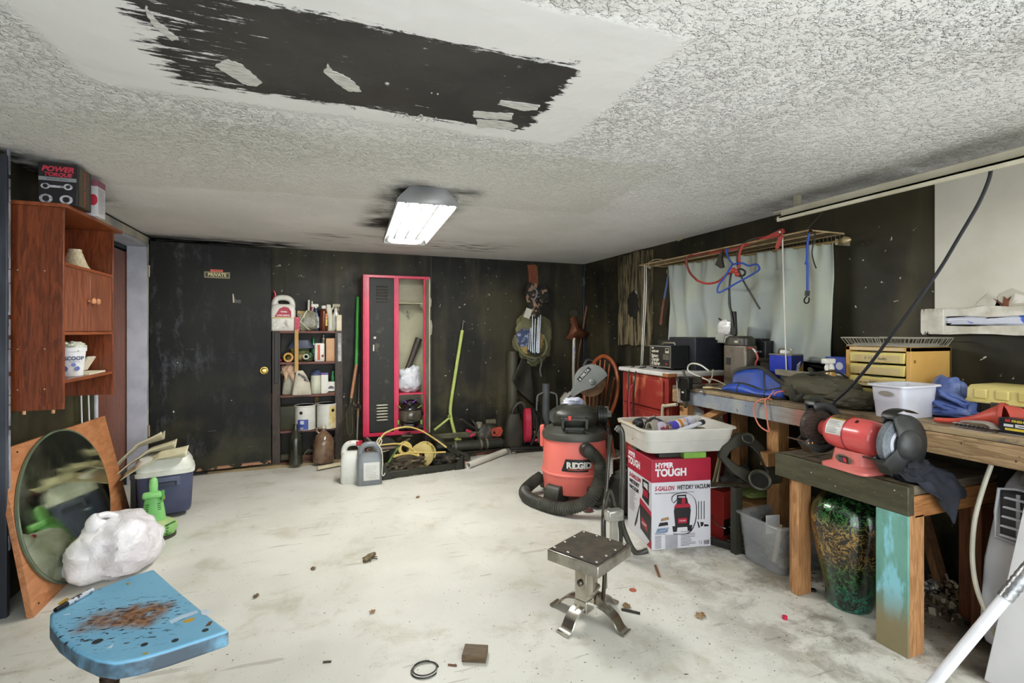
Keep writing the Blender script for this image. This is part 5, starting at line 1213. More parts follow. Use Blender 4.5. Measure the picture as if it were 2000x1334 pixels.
# grey roll and dark sheet
gr = B(); a, b = W(1001, 686, 5.40), W(1000, 815, 5.38)
gr.cyl((a.x, 5.40, .06), (a.x, 5.40, a.z), .062, n=26)
o = gr.obj('grey_roll', mat('#4d4a3a', .55, h2='#3b382a', sc_=4)); tag(o, 'olive grey rolled mat standing upright against the wall', 'roll')
B().cyl((a.x, 5.40, 0), (a.x, 5.40, .06), .066, n=26).obj('roll_end', mat('#3b382a'), o)
ds = B()
P4 = [W(1018, 700, 5.30), W(1034, 705, 5.38), W(1045, 785, 5.36), W(1002, 745, 5.27), W(1024, 790, 5.30)]
A, Bq, Cq, Dq = W(1019, 700, 5.31), W(1036, 704, 5.40), W(1044, 792, 5.40), W(998, 742, 5.29)
def dsf(u, v):
    p = (A.lerp(Bq, u)).lerp(Dq.lerp(Cq, u), v); return tuple(p + Vector((0, -.03 * math.sin(u * 7 + v * 2) * v, -.08 * u * v * (1 - u))))
ds.grid(dsf, 14, 14)
tag(ds.obj('dark_sheet', mat('#37342a', .7, h2='#24221a'), None, solid=.006), 'dark stiff sheet hooked over the grey roll', 'sheet')
# shovel upside down and a stick
sv = thing('shovel', 'rusty shovel standing blade up with white handle in the corner', 'shovel', (W(1122, 860, 5.36).x, 5.34, 0))
def rs(x, y, Y=5.36): return W(x, y, Y) - sv.location
bp = [rs(x, y) for x, y in ((1113, 622), (1119, 619), (1127, 621), (1131, 634), (1139, 645), (1152, 651), (1141, 659), (1127, 661), (1116, 664), (1104, 661), (1112, 650), (1116, 636))]
n_ = len(bp)
cen = rs(1124, 645) + Vector((0, -.035, 0))
bs_ = B().add(bp + [cen], [(i, (i + 1) % n_, n_) for i in range(n_)])
bs_.obj('blade', mat('#7d4a30', .6, .3, h2='#5a3422', sc_=8), sv, solid=.006)
B().cyl(rs(1122, 668), rs(1119, 618, 5.40), .02, .013, 12).obj('socket', mat('#8f5638', .6, .3), sv)
e = rs(1118, 860, 5.34); B().tube([rs(1121, 660), rs(1120, 720), Vector((-.01, 0, .005))], .018, 12).obj('handle', mat('#c3bfb6', .45, h2='#a8a294', sc_=6, st=(1, 1, .2)), sv)
lbp = rs(1121, 690); B().cyl(lbp + Vector((0, 0, -.05)), lbp + Vector((0, 0, .07)), .0188, n=12).obj('handle_label', mat('#7d86b0', .5, h2='#c9c9d0', sc_=30), sv)
o = B().cyl(W(1146, 598, 5.42), W(1130, 690, 5.42), .013, n=10).cyl(W(1130, 690, 5.42), (W(1130, 690, 5.42).x - .09, 5.38, .0), .013, n=10).obj('wooden_stick', wood('#7d5030', '#5a3820', 2)); tag(o, 'brown wooden stick leaning in the corner behind the shovel', 'stick')
o = B().lathe([(.02, -.01), (.05, -.012), (.058, 0), (.05, .012), (.02, .01)], 22, frame((W(1120, 612, 5.44).x, 5.44, W(1120, 612, 5.44).z), (1, 0, 0), (0, 0, 1))).obj('wall_disc', mat('#3a372a', .5)); tag(o, 'dark round disc on the wall behind the shovel blade', 'disc')
# post driver
pdv = thing('post_driver', 'grey steel post driver tube with two side handles', 'post driver', (2.40, 5.24, 0))
MG = mat('#63686a', .45, h2='#54595b')
B().cyl((0, 0, 0), (0, 0, .70), .045, n=26).obj('tube', MG, pdv)
for s_ in (-1, 1): B().tube([(s_ * .03, -.02, .60), (s_ * .09, -.03, .585), (s_ * .125, -.03, .53), (s_ * .13, -.03, .20), (s_ * .12, -.03, .14), (s_ * .03, -.02, .12)], .0105, 10, sub=4).obj('handle', mat('#7d8284', .4), pdv)
# ================================================================ windsor chair with the mitre saw
chx = thing('windsor_chair', 'orange brown windsor chair with hoop back behind the vacuum', 'chair', (2.56, 4.55, 0), math.radians(-68))
CW = wood('#a8582f', '#7d3c1c', 2, 8., .35, 10)
# local: x = sitter's right, y = towards back, seat at z .44
B().loft([(.425, .18, .18, 2.6), (.435, .215, .21, 2.8), (.455, .215, .21, 2.8), (.462, .20, .195, 2.8)], 32).obj('seat', CW, chx)
hoop = [(-.165, .165, .455), (-.21, .20, .62), (-.20, .235, .80), (-.13, .26, .96), (0, .27, 1.035), (.13, .26, .96), (.20, .235, .80), (.21, .20, .62), (.165, .165, .455)]
B().tube(hoop, .017, 12, sub=6, ry=1.25).obj('hoop', CW, chx)
for i in range(6):
    f_ = -1 + 2 * i / 5
    top = Vector((f_ * .155, .25 - .01 * abs(f_), .97 - .12 * f_ * f_ + (.03 if abs(f_) < .7 else -.03))); bot = Vector((f_ * .12, .175, .455))
    B().tube([bot, bot.lerp(top, .35), bot.lerp(top, .55), top], lambda t: .008 + .005 * math.exp(-((t - .65) / .22) ** 2), 8, sub=5).obj('spindle', CW, chx)
for sx in (-1, 1):
    for sy in (-1, 1):
        B().tube([(sx * .13, sy * .13, .43), (sx * .155, sy * .155, .30), (sx * .175, sy * .175, .15), (sx * .195, sy * .2, 0)], lambda t: .014 + .006 * math.sin(t * 13) * (t > .15) * (t < .8), 10, sub=7).obj('leg', CW, chx)
    B().cyl((sx * .175, -.17, .17), (sx * .175, .17, .17), .010, n=8).obj('stretcher', CW, chx)
B().cyl((-.175, 0, .17), (.175, 0, .17), .010, n=8).obj('stretcher', CW, chx)
ms_c = PF(1135, 795, 4.72)
mz = .464
mv = thing('mitre_saw', 'grey mitre saw with rusty blade sitting on the windsor chair', 'saw', (2.42, 4.44, mz), -YAW + .05)
MGs = mat('#7d817d', .5, h2='#9a937f', sc_=9); MGl = mat('#8b8f8a', .45, h2='#7b7f7b')
B().box(-.17, .27, -.16, .14, 0, .035).box(.12, .27, -.15, -.02, .035, .055).obj('base_table', MGl, mv, bevel=.006)
B().prism([(.0, .035), (.2, .035), (.20, .06), (.08, .075), (.065, .14), (.0, .15)], -.03, .0, frame((-.02, .02, 0), (1, 0, 0), (0, 0, 1))).box(.16, .27, -.03, .0, .035, .085).obj('fence', MGs, mv, bevel=.004)
B().prism([(-.17, .02), (-.05, .02), (-.02, .09), (-.06, .2), (-.12, .22), (-.17, .15)], -.05, .05, frame((-.03, .06, 0), (1, 0, 0), (0, 0, 1))).obj('arm', MGs, mv, bevel=.01)
bcn = Vector((.095, .0, .335)); BR = .155
Mbl = frame(bcn, (1, 0, 0), (0, 0, 1))
B().lathe([(.002, -.002), (BR, -.002), (BR, .002), (.002, .002)], 48, Mbl).obj('blade', mat('#8a6f50', .5, .5, h2='#6d4f36', sc_=10), mv)
gp_ = [(BR * 1.12 * math.cos(math.radians(a)), BR * 1.12 * math.sin(math.radians(a))) for a in range(20, 200, 12)] + [(-.20, -.09), (-.225, -.13), (-.185, -.155), (-.10, -.10), (.02, -.06)]
B().prism(gp_, .006, .05, Mbl).obj('blade_guard', MGl, mv, bevel=.006)
B().lathe([(.028, 0), (.03, .02), (.02, .03)], 20, Mbl @ Matrix.Translation((.0, 0, .045))).obj('arbor_cover', mat('#9aa09c', .4, .3), mv)
B().lathe([(.004, 0), (.008, .036)], 10, Mbl @ Matrix.Translation((.0, 0, .045))).obj('arbor_bolt', mat('#5a5d5a', .4, .6), mv)
Mlg = frame(bcn + Vector((-.075, -.0512, .075)), (.68, 0, .73), (-.73, 0, .68))
B().rect(-.085, .085, -.022, .022, Mlg, .0).obj('nameplate', mat('#17171a', .4), mv)
text('DELTA', .036, mat('#d9d9d4', .4), mv, Mlg @ Matrix.Translation((.012, 0, 0)), bold=.0015, off=.001)
B().poly([(-.078, -.014), (-.052, -.014), (-.065, .014)], Mlg, .001).obj('logo', mat('#d9d9d4', .4), mv)
B().cyl(bcn + Vector((-.2, -.02, -.11)), bcn + Vector((-.27, -.02, -.19)), .022, n=14).obj('dust_spout', MGl, mv)
B().tube([bcn + Vector((-.06, .04, .15)), bcn + Vector((-.02, .05, .21)), bcn + Vector((.03, .05, .20))], .02, 10, sub=4).obj('handle', mat('#1c1d1c', .5), mv)
B().cyl(bcn + Vector((-.06, .01, .03)), bcn + Vector((-.06, .17, .03)), .055, n=20).obj('motor', mat('#3b3d3b', .5), mv)
B().beam((-.12, -.06, .20), (.0, -.06, .07), .03, .02).obj('brown_lever', mat('#5b3d2b', .6), mv)
wdz = mat('#b08a66', .7); B().cyl((-.19, -.1, .02), (-.12, -.11, .02), .022, n=12).obj('turn_knob', wdz, mv)
# ================================================================ red shop vacuum
vc = PZ(1122, 985)
va = thing('shop_vacuum', 'coral red wet dry shop vacuum with black lid and coiled hose', 'vacuum', (1.855, 3.51, 0), -YAW - .12); va.scale = (1.07, 1.07, 1.07)
MV = mat('#e5766a', .4, h2='#dd6c60', sc_=3); MVK = mat('#23241f', .4, h2='#383930', sc_=7); MVD = mat('#4a4a42', .45, h2='#33342e', sc_=5)
B().loft([(.06, .195, .195, 2.3), (.075, .222, .222, 2.3), (.20, .238, .238, 2.3), (.205, .243, .243, 2.3), (.215, .243, .243, 2.3), (.22, .236, .236, 2.3), (.44, .225, .225, 2.3), (.455, .225, .225, 2.3)], 48).obj('tank', MV, va)
B().loft([(.448, .236, .236, 2.3), (.475, .238, .238, 2.3), (.50, .225, .225, 2.3), (.525, .175, .17, 2.2), (.535, .15, .15, 2.2)], 48).obj('lid_ring', MVD, va)
B().loft([(.53, .15, .13, 2.2), (.55, .17, .14, 2.4), (.60, .18, .145, 2.6), (.635, .17, .13, 2.6), (.665, .12, .095, 2.4), (.675, .05, .04, 2)], 40).obj('motor_head', MVK, va)
B().lathe([(.085, .64), (.085, .672), (.07, .68), (.002, .682)], 28).obj('head_dome', mat('#4c4d45', .35, h2='#38392f'), va)
B().box(-.09, .09, -.20, -.165, .585, .61).box(-.095, -.07, -.2, -.13, .53, .61).box(.07, .095, -.2, -.13, .53, .61).obj('front_handle', MVK, va, bevel=.006)
B().tube([(-.06, -.20, .50), (-.06, -.215, .535), (.06, -.215, .535), (.06, -.20, .50)], .011, 8).obj('latch_bar', mat('#2a2d30', .4), va)
B().box(-.045, -.022, -.205, -.18, .59, .622).obj('red_switch', mat('#cf3a3a', .35), va, bevel=.004)
B().loft([(0, .05, .045, 3), (.06, .06, .05, 3), (.09, .05, .045, 3)], 22, frame((-.13, .0, .6), (0, 1, 0), (0, 0, 1)) @ Matrix.Rotation(PI / 2, 4, 'Y') @ Matrix.Rotation(PI, 4, 'Y')).obj('exhaust_port', MVK, va)
for k in range(4): B().lathe([(.06, 0), (.072, .0), (.072, .012), (.06, .012), (.06, 0)], 22, frame((.15 + k * .018, 0, .60), (0, 1, 0), (0, 0, 1)), cap=False).obj('cord_wrap', mat('#191a16', .4), va)
B().lathe([(.058, 0), (.058, .09)], 20, frame((.145, 0, .60), (0, 1, 0), (0, 0, 1))).obj('cord_spool', MVK, va)
for a in (PI * .97, 0.05):
    B().box(-.028, .028, -.02, .012, .36, .52, Matrix.Rotation(a + PI / 2, 4, 'Z') @ Matrix.Translation((0, -.235, 0))).obj('side_latch', MV if a > 1 else MVK, va, bevel=.01)
B().tube([(-.245, .02, .52), (-.265, .02, .46), (-.262, .02, .40), (-.24, .02, .38)], .009, 8, sub=4).obj('latch_wire', MVK, va)
# black feet with casters
for a in (-2.2, -.95, .62, 2.5):
    R = Matrix.Rotation(a, 4, 'Z')
    B().prism([(.15, .02), (.28, .02), (.30, .05), (.27, .12), (.24, .14), (.15, .14)], -.06, .06, R @ frame((0, 0, 0), (1, 0, 0), (0, 0, 1))).obj('foot', MVK, va, bevel=.008)
    q = R @ Vector((.26, 0, .026)); B().cyl(q + Vector((-.012, 0, 0)), q + Vector((.012, 0, 0)), .026, n=18).obj('caster', mat('#17170f', .5), va)
# badge
Mbd = lambda a, z: frame((.2365 * math.sin(a), -.2365 * math.cos(a), z), (math.cos(a), math.sin(a), 0), (0, 0, 1))
bdg = B()
nb = 14
def badge(u, v):
    a = -.30 + .85 * u; zz = .245 + v * .085
    aa = -.42 + 1.10 * u if v < .2 else a
    edge = -.40 + 1.05 * u; tp = -.27 + .80 * u
    a = edge + (tp - edge) * v
    r = .2375 + .003 + (-.002 * v)
    ca, sa = math.sin(a), math.cos(a)
    return (r * ca, -r * sa, zz)
bdg.grid(badge, 16, 4).obj('badge', mat('#1b1b18', .35), va)
for k, c_ in enumerate('RIDGID'):
    a = -.17 + k * .118 - (.02 if k > 1 else 0)
    text(c_, .058, mat('#e6e4dc', .4), va, Mbd(a, .288), bold=.0028, off=.006)
B().grid(lambda u, v: (.2425 * math.sin(-.2 + .75 * u), -.2425 * math.cos(-.2 + .75 * u), .258 + .006 * v), 12, 1).obj('badge_line', mat('#cf4a3a', .4), va)
# inlet and hose
B().lathe([(.05, 0), (.05, .03), (.04, .045)], 24, Mbd(.33, .40)).obj('inlet_collar', MVK, va)
hp_ = [Mbd(.33, .40) @ Vector((0, 0, .02)), Mbd(.36, .40) @ Vector((0, -.01, .09)), Mbd(.45, .34) @ Vector((0, 0, .135)), Mbd(.42, .24) @ Vector((0, 0, .16)), Mbd(.22, .12) @ Vector((0, 0, .19)), Mbd(-.15, .05) @ Vector((0, 0, .17)), Mbd(-.6, .042) @ Vector((0, 0, .14)), Mbd(-1.05, .042) @ Vector((0, 0, .14)), Mbd(-1.42, .046) @ Vector((0, 0, .13)), Mbd(-1.62, .09) @ Vector((0, 0, .07)), Mbd(-1.8, .12) @ Vector((0, 0, .02))]
hp2 = catmull(hp_, 22)
nn = len(hp2)
B().tube(hp2, lambda t: .0415 + .0025 * (1 if int(t * nn) % 2 else -1), 16).obj('hose', mat('#2f2f28', .5, h2='#45453b', sc_=10), va)
B().tube(hp2[:14], .047, 16).obj('hose_cuff', mat('#1f1f1a', .4), va)
rgb = B().blob((0, 0, .02), (.08, .05, .03), 71, .4, 3, 30, 16).obj('white_rag', mat('#c6c9cf', .8, h2='#8d93ae', sc_=14)); rgb.location = va.location + Vector((.0, .02, .725)); tag(rgb, 'white and blue rag lying on top of the vacuum lid', 'rag')
tag(B().ball((vc.x + .02, vc.y - .17, .011), (.04, .03, .011)).obj('brown_cap', mat('#5a3030', .5)), 'flat red brown cap on the floor in front of the vacuum', 'disc')  # a loose brown cap
# ================================================================ wet dry vacuum carton
c0, c1, c2 = PZ(1273, 1075), PZ(1388, 1066), PZ(1226, 1022)
bx = thing('vacuum_carton', 'white and red cardboard box of a wet dry vacuum on the floor', 'box', c0, math.atan2(c1.y - c0.y, c1.x - c0.x))
bwd = (c1 - c0).length; bdp = .36; bht = .535
ctn = B().box(0, bwd, 0, bdp, 0, bht).obj('carton', mat('#d3d2d6', .5, h2='#c5c4c9', sc_=2), bx, bevel=.002)
Mf = frame((0, 0, 0), (1, 0, 0), (0, 0, 1)); Ml = frame((0, bdp, 0), (0, -1, 0), (0, 0, 1)); Mt = frame((0, 0, bht), (1, 0, 0), (0, 1, 0))
MCR = mat('#a81732', .45, h2='#9a1430'); MCW = mat('#e4e3e6', .45); MCK = mat('#1e1b1d', .45); MCg = mat('#8d8b90', .5)
B().rect(0, bwd, .40, bht, Mf).rect(0, bdp, .40, bht, Ml).rect(0, bwd, 0, bdp, Mt).obj('red_band', MCR, ctn)
def T(s_, sz, x, y, m, M_=Mf, **k): return text(s_, sz, m, ctn, M_ @ Matrix.Translation((x, y, 0)), **k)
T('HYPER', .040, .022, .500, MCW, align='LEFT', bold=.0018, off=.002, fit=.115)
T('TOUGH', .060, .022, .455, MCW, align='LEFT', bold=.003, off=.002, fit=.20)
T('5-GALLON', .037, .018, .362, MCR, align='LEFT', bold=.001, shear=.2, off=.002, fit=.125)
T('WET/DRY VACUUM', .037, .158, .363, MCK, align='LEFT', bold=.001, shear=.2, off=.002, fit=.215)
T('Aspiradora en seco/mojado con capacidad de 19 litros', .013, .018, .335, MCK, align='LEFT', shear=.2, off=.002, fit=.25)
# printed vacuum
vx, vy = .195, .225
def el_(cx, cy, rx, ry, n=20, a0=0, a1=2 * PI): return [(cx + rx * math.cos(a0 + (a1 - a0) * i / n), cy + ry * math.sin(a0 + (a1 - a0) * i / n)) for i in range(n)]
B().poly([(vx - .045, vy - .10), (vx + .045, vy - .10), (vx + .055, vy - .0), (vx + .05, vy + .02), (vx - .05, vy + .02), (vx - .055, vy)], Mf).poly([(vx - .04, vy + .035), (vx + .04, vy + .035), (vx + .03, vy + .075), (vx - .03, vy + .08)], Mf).rect(vx - .035, vx + .025, vy + .085, vy + .095, Mf).rect(vx - .035, vx - .027, vy + .07, vy + .09, Mf).rect(vx + .017, vx + .025, vy + .07, vy + .09, Mf).poly([(vx - .06, vy - .125), (vx - .035, vy - .125), (vx - .03, vy - .09), (vx - .065, vy - .09)], Mf).poly([(vx + .06, vy - .125), (vx + .035, vy - .125), (vx + .03, vy - .09), (vx + .065, vy - .09)], Mf).obj('printed_vacuum', MCK, ctn)
for b_ in (B().poly([(vx - .055, vy + .018), (vx + .055, vy + .018), (vx + .045, vy + .040), (vx - .045, vy + .040)], Mf, .0014), B().rect(vx - .028, vx + .03, vy - .075, vy - .045, Mf, .0014), B().rect(vx - .005, vx + .018, vy + .042, vy + .075, Mf, .0014)): b_.obj('printed_red', MCR, ctn)
T('TOUGH', .012, vx, vy - .06, MCW, off=.003)
B().tube([Mf @ Vector((x, y, .0012)) for x, y in ((vx - .03, vy + .075), (vx - .06, vy + .05), (vx - .068, vy + .085), (vx - .03, vy + .105), (vx + .04, vy + .10), (vx + .085, vy + .05), (vx + .085, vy - .06), (vx + .04, vy - .135), (vx - .06, vy - .135))], .0075, 6, sub=5, ry=.1).obj('printed_hose', MCK, ctn)
tl_ = B()
for k in range(3): tl_.rect(.298 + k * .018, .303 + k * .018, .165, .275, Mf)
tl_.poly([(.29, .155), (.30, .15), (.31, .115), (.30, .115)], Mf).poly([(.312, .15), (.335, .145), (.33, .125), (.315, .12)], Mf).poly([(.338, .135), (.365, .13), (.368, .12), (.335, .12)], Mf).obj('printed_tools', MCK, ctn)
B().poly([(.06, .185), (.105, .192), (.11, .175), (.055, .168)], Mf).obj('printed_filter', mat('#a08862', .5, h2='#8a5f3c', sc_=60), ctn)
B().poly([(.05, .16), (.1, .163), (.105, .143), (.04, .138)], Mf).obj('printed_bag', MCK, ctn)
B().poly([(.035, .127), (.11, .13), (.10, .10), (.02, .095)], Mf).obj('printed_cloth', mat('#8ea0b8', .5), ctn)
B().tube([Mf @ Vector((.066 + .03 * math.cos(a), .113 + .009 * math.sin(a), .001)) for a in [i * PI / 8 for i in range(16)]], .003, 5, closed=True, ry=.2).obj('printed_ring', MCK, ctn)
lns = B()
for k in range(9):
    yy = .078 - k * .0085
    lns.rect(.02, .06, yy, yy + .003, Mf); lns.rect(.185, .185 + random.uniform(.05, .1), yy + .004, yy + .0068, Mf)
lns.obj('printed_lines', mat('#4a484d', .5), ctn)
B().rect(.085, .165, .0, .083, Mf @ Matrix.Translation((0, .002, 0))).obj('printed_panel', mat('#a6a6ac', .5), ctn)
T('CLASSIFICATION', .009, .02, .092, MCK, align='LEFT', off=.002); T('PARTS INCLUDED', .009, .185, .098, MCK, align='LEFT', off=.002)
bc_ = B()
x = .335
while x < .372:
    w__ = random.uniform(.001, .003); bc_.rect(x, x + w__, .012, .038, Mf); x += w__ + random.uniform(.001, .0025)
bc_.obj('barcode', MCK, ctn)
B().tube([Mf @ Vector((.312 + .009 * math.cos(a), .027 + .009 * math.sin(a), .001)) for a in [i * PI / 7 for i in range(14)]], .0022, 5, closed=True, ry=.2).obj('round_mark', MCK, ctn)
# left side print
T('TOUGH', .06, bdp - .16, .455, MCW, Ml, align='RIGHT', bold=.003, off=.002, fit=.19)
T('HYPER', .04, bdp - .235, .502, MCW, Ml, align='RIGHT', bold=.0018, off=.002, fit=.11)
T('5-GALLON', .036, .03, .365, MCR, Ml, align='LEFT', bold=.0014, shear=.2, off=.002)
T('WET/DRY', .034, .03, .325, MCK, Ml, align='LEFT', bold=.0014, shear=.2, off=.002)
T('VACUUM', .034, .03, .288, MCK, Ml, align='LEFT', bold=.0014, shear=.2, off=.002)
l2 = B()
for k in range(11): l2.rect(.03, .03 + random.uniform(.07, .14), .262 - k * .012, .2655 - k * .012, Ml)
l2.obj('printed_lines', mat('#4a484d', .5), ctn)
B().poly([(.20, .07), (.345, .04), (.355, .19), (.35, .22), (.21, .25), (.19, .22)], Ml).poly([(.225, .27), (.32, .25), (.33, .33), (.25, .35)], Ml).rect(.23, .32, .375, .39, Ml).rect(.23, .245, .33, .39, Ml).rect(.305, .32, .33, .39, Ml).poly([(.18, .20), (.20, .23), (.15, .09), (.12, .05), (.11, .06)], Ml).obj('printed_vacuum', MCK, ctn)
for b_ in (B().poly([(.19, .225), (.355, .195), (.352, .225), (.195, .262)], Ml, .0014), B().rect(.24, .31, .29, .33, Ml, .0014), B().poly([(.215, .15), (.30, .13), (.305, .085), (.22, .105)], Ml, .0014), B().poly([(.29, .005), (.355, .005), (.355, .06)], Ml, .001)): b_.obj('printed_red', MCR, ctn)
T('TOUGH', .018, .26, .118, MCW, Ml, off=.003, bold=.0006)
# ---- translucent tub on the carton
MX = math.atan2(c1.y - c0.y, c1.x - c0.x)
tub = thing('storage_tub', 'shallow translucent storage tub full of tools on top of the carton', 'tub', (c0.x, c0.y, bht + .042), MX)
g = G('frosted_plastic'); g.col(g.mix(g.ramp(g.noise(5, 4), .35, .7), C('#efede4'), C('#dedbd0'))); g.set(Roughness=.35, Alpha=.5); FROST = g.m
def tubmesh(b, x0, x1, y0, y1, h, fl, th=.004):
    """open box with flared sides; fl = flare"""
    cx, cy = (x0 + x1) / 2, (y0 + y1) / 2; hx, hy = (x1 - x0) / 2, (y1 - y0) / 2
    s_ = [(0, hx - fl, hy - fl), (h * .5, hx - fl * .55, hy - fl * .55), (h * .52, hx - fl * .4, hy - fl * .4), (h, hx, hy), (h, hx + .014, hy + .014), (h + .008, hx + .014, hy + .014), (h + .008, hx - th, hy - th), (h * .52, hx - fl * .4 - th, hy - fl * .4 - th), (th, hx - fl - th, hy - fl - th)]
    b.loft([(z, a, c, 9, cx, cy) for z, a, c in s_], 40)
    return b
tx0, tx1, ty0, ty1 = -.06, .53, -.045, .40
tubmesh(B(), tx0, tx1, ty0, ty1, .135, .03).obj('tub', FROST, tub)
B().cb((tx0 + .019, .10, .07), (.001, .05, .065), (0, -.14, 0)).obj('paper_label', mat('#e0dfda'), tub)
TM2 = Matrix.Translation(tub.location) @ Matrix.Rotation(MX, 4, 'Z')
def tq(x, y, z): return TM2 @ Vector((x, y, z))
def inner(o, x, y, z, lab, cat, rz=0., rx=0., ry=0.):
    o.location = tq(x, y, z); o.rotation_euler = (rx, ry, rz + MX); return tag(o, lab, cat)
t = thing('spray_can', 'aerosol can with purple and orange label lying in the tub', 'can', tq(.15, .12, .115), MX, rot=(0, math.radians(82), MX + .30))
B().lathe([(.034, 0), (.036, .006), (.036, .02)], 24).obj('base_rim', mat('#b3ab8e', .25, .9), t)
B().lathe([(.002, .004), (.034, .002)], 24, cap=False).obj('base_cup', mat('#cfc7a8', .25, .9), t)
B().lathe([(.0355, .02), (.0355, .08)], 24).obj('purple_band', mat('#4f45a8', .35), t)
B().lathe([(.0355, .08), (.0355, .215), (.026, .235)], 24).obj('label', mat('#cfd0d8', .35, h2='#d98a34', sc_=14, lo=.54, hi=.58), t)
B().lathe([(.0357, .095), (.0357, .118)], 24).obj('orange_band', mat('#c9812f', .35), t)
B().lathe([(.0357, .15), (.0357, .17)], 24).obj('purple_band', mat('#4a45a0', .35, h2='#c9cad6', sc_=40), t)
B().lathe([(.027, .235), (.028, .28), (.024, .285)], 20).obj('cap', mat('#c9c6c2', .4), t)
t = thing('white_tube', 'white squeeze tube with black tip lying beside the aerosol can', 'tube', tq(.23, .04, .115), MX)
B().tube([(-.06, -.01, .0), (.02, .0, .018), (.12, .03, .04)], lambda q: .022 - .004 * q, 12, sub=3, ry=.6).obj('body', mat('#d0d0d6', .35, h2='#b3b3bd', sc_=9), t)
B().tube([(.12, .03, .04), (.15, .04, .045)], .016, 10).obj('tip', mat('#2a2a2e', .4), t)
o = B().blob((0, 0, .03), (.035, .03, .035), 81, .15, 3, 24, 16).obj('black_motor', mat('#1e1e20', .4)); inner(o, .02, .24, .10, 'round black plastic motor in the left end of the tub', 'motor')
t = thing('angle_grinder', 'grinder with white and red disc and coiled cable in the tub', 'grinder', tq(.075, .10, .10), MX + .3)
B().lathe([(.002, -.006), (.052, -.006), (.052, .008), (.03, .012), (.002, .012)], 26, frame((.03, -.03, .02), (1, .2, 0), (0, .6, .8))).obj('disc', mat('#c6bccb', .4, h2='#9a2a44', sc_=26, lo=.5, hi=.56), t)
for k in range(5): B().tube([(-.02 - k * .008, .03 * math.cos(a) - .0, .02 + .045 * math.sin(a)) for a in [i * PI / 6 for i in range(12)]], .0055, 6, closed=True).obj('cable_loop', mat('#8d8878', .5), t)
B().cyl((-.06, 0, .0), (.01, 0, .01), .028, n=16).obj('body', mat('#6a665c', .4), t)
for k, (pts, c_, lab) in enumerate((([(.05, .2, .12), (.1, .22, .165), (.16, .2, .15), (.2, .15, .1)], '#26252a', 'black cable looping over the grinder in the tub'), ([(.0, .3, .1), (.05, .27, .16), (.09, .22, .15), (.12, .18, .1)], '#5a564c', 'grey cable bundle in the back of the tub'))):
    o = B().tube([tq(*p) for p in pts], .007, 8, sub=6).obj('cable', mat(c_, .5)); tag(o, lab, 'cable')
o = B().cyl((0, 0, 0), (.05, -.04, .045), .011, n=10).obj('silver_rod', mat('#b3b0a4', .3, .7)); inner(o, .08, .27, .13, 'short silver rod sticking up at the back of the tub', 'rod')
o = B().box(-.06, .06, -.012, .012, 0, .012).obj('grey_chisel', mat('#7d7f8a', .35, .5)); inner(o, .14, .03, .118, 'grey flat tool lying on the tub contents', 'tool', .1)
for k, (x, y, r, c_) in enumerate(((.12, .15, (.15, .13, .055), '#77705e'), (.36, .18, (.13, .14, .05), '#8a8272'), (.24, .05, (.2, .06, .045), '#5d5a60'), (.27, .28, (.2, .07, .05), '#6a665a'))):
    o = B().blob((0, 0, r[2]), r, 85 + k, .3, 3, 36, 18, 2.4, 0).obj('tool_bundle', mat(c_, .5, h2='#3c3a38', sc_=24)); inner(o, x, y, .006, ('grey tool bundle at the left in the tub', 'grey tool bundle at the right in the tub', 'dark tool bundle along the front wall of the tub', 'tool bundle along the back wall of the tub')[k], 'tools')
o = B().box(-.05, .05, -.08, .08, 0, .012).obj('yellow_card', mat('#cdb072', .6)); inner(o, .0, .30, .112, 'yellowish card in the far left corner of the tub', 'card', .2, .0, .18)
# green level between tub and carton
gl = thing('green_level', 'lime green tool lying between the carton and the tub', 'tool', (c0.x, c0.y, bht), MX)
B().box(.06, .36, .03, .09, .0015, .028).obj('black_body', mat('#23251c', .4), gl, bevel=.004)
B().box(.20, .345, -.015, .10, .0015, .040).obj('green_body', mat('#7fae4b', .4), gl, bevel=.008)
B().box(.0, .3, .24, .30, .0015, .040).obj('rear_bar', mat('#5a5a46', .5), gl, bevel=.004)
# bicycle pump / black hose stand in front of the carton
# ================================================================ black tubular stand by the carton
tb = thing('tubular_stand', 'black tubular stand with silver pedal beside the vacuum carton', 'stand', PZ(1200, 1066))
FS = 2.92
def rt(x, y, f=FS):
    v = PF(x, y, f); v.z = max(v.z, .012) if y < 1040 else .013; return v - tb.location
MTB = mat('#2b2a22', .3, h2='#45443a', coat=.3)
B().tube([rt(1264, 1050, 2.94), rt(1240, 1046), rt(1218, 1034), rt(1214, 1000), rt(1216, 930), rt(1216, 860), rt(1214, 842), rt(1209, 836), rt(1203, 842)], .0165, 12, sub=5).obj('main_tube', MTB, tb)
B().tube([rt(1192, 850, 3.05), rt(1188, 900, 3.05), rt(1184, 960, 3.0), rt(1178, 1010), rt(1178, 1058)], .012, 10, sub=5).obj('rear_tube', MTB, tb)
B().tube([rt(1181, 1062), rt(1180, 1010), rt(1190, 958), rt(1200, 985), rt(1212, 1030), rt(1212, 1060)], .012, 10, sub=5).obj('loop_tube', MTB, tb)
B().tube([rt(1188, 965, 2.95), rt(1196, 1000, 2.95), rt(1206, 1028, 2.95)], .010, 8).obj('inner_tube', MTB, tb)
q = rt(1199, 1012, 2.86)
B().box(q.x - .05, q.x + .05, q.y - .03, q.y + .03, q.z - .012, q.z + .05).obj('pedal', mat('#c6c6c0', .3, .7, h2='#a09f98', sc_=20, bump=.3), tb, bevel=.008)
B().box(q.x - .022, q.x + .022, q.y - .012, q.y + .012, max(.0 - tb.location.z, q.z - .13), q.z).obj('pedal_stem', mat('#b9b9b0', .3, .7), tb, bevel=.003)
B().ball(rt(1208, 837), .02, 10, 8).obj('end_knob', mat('#55534a', .4), tb)
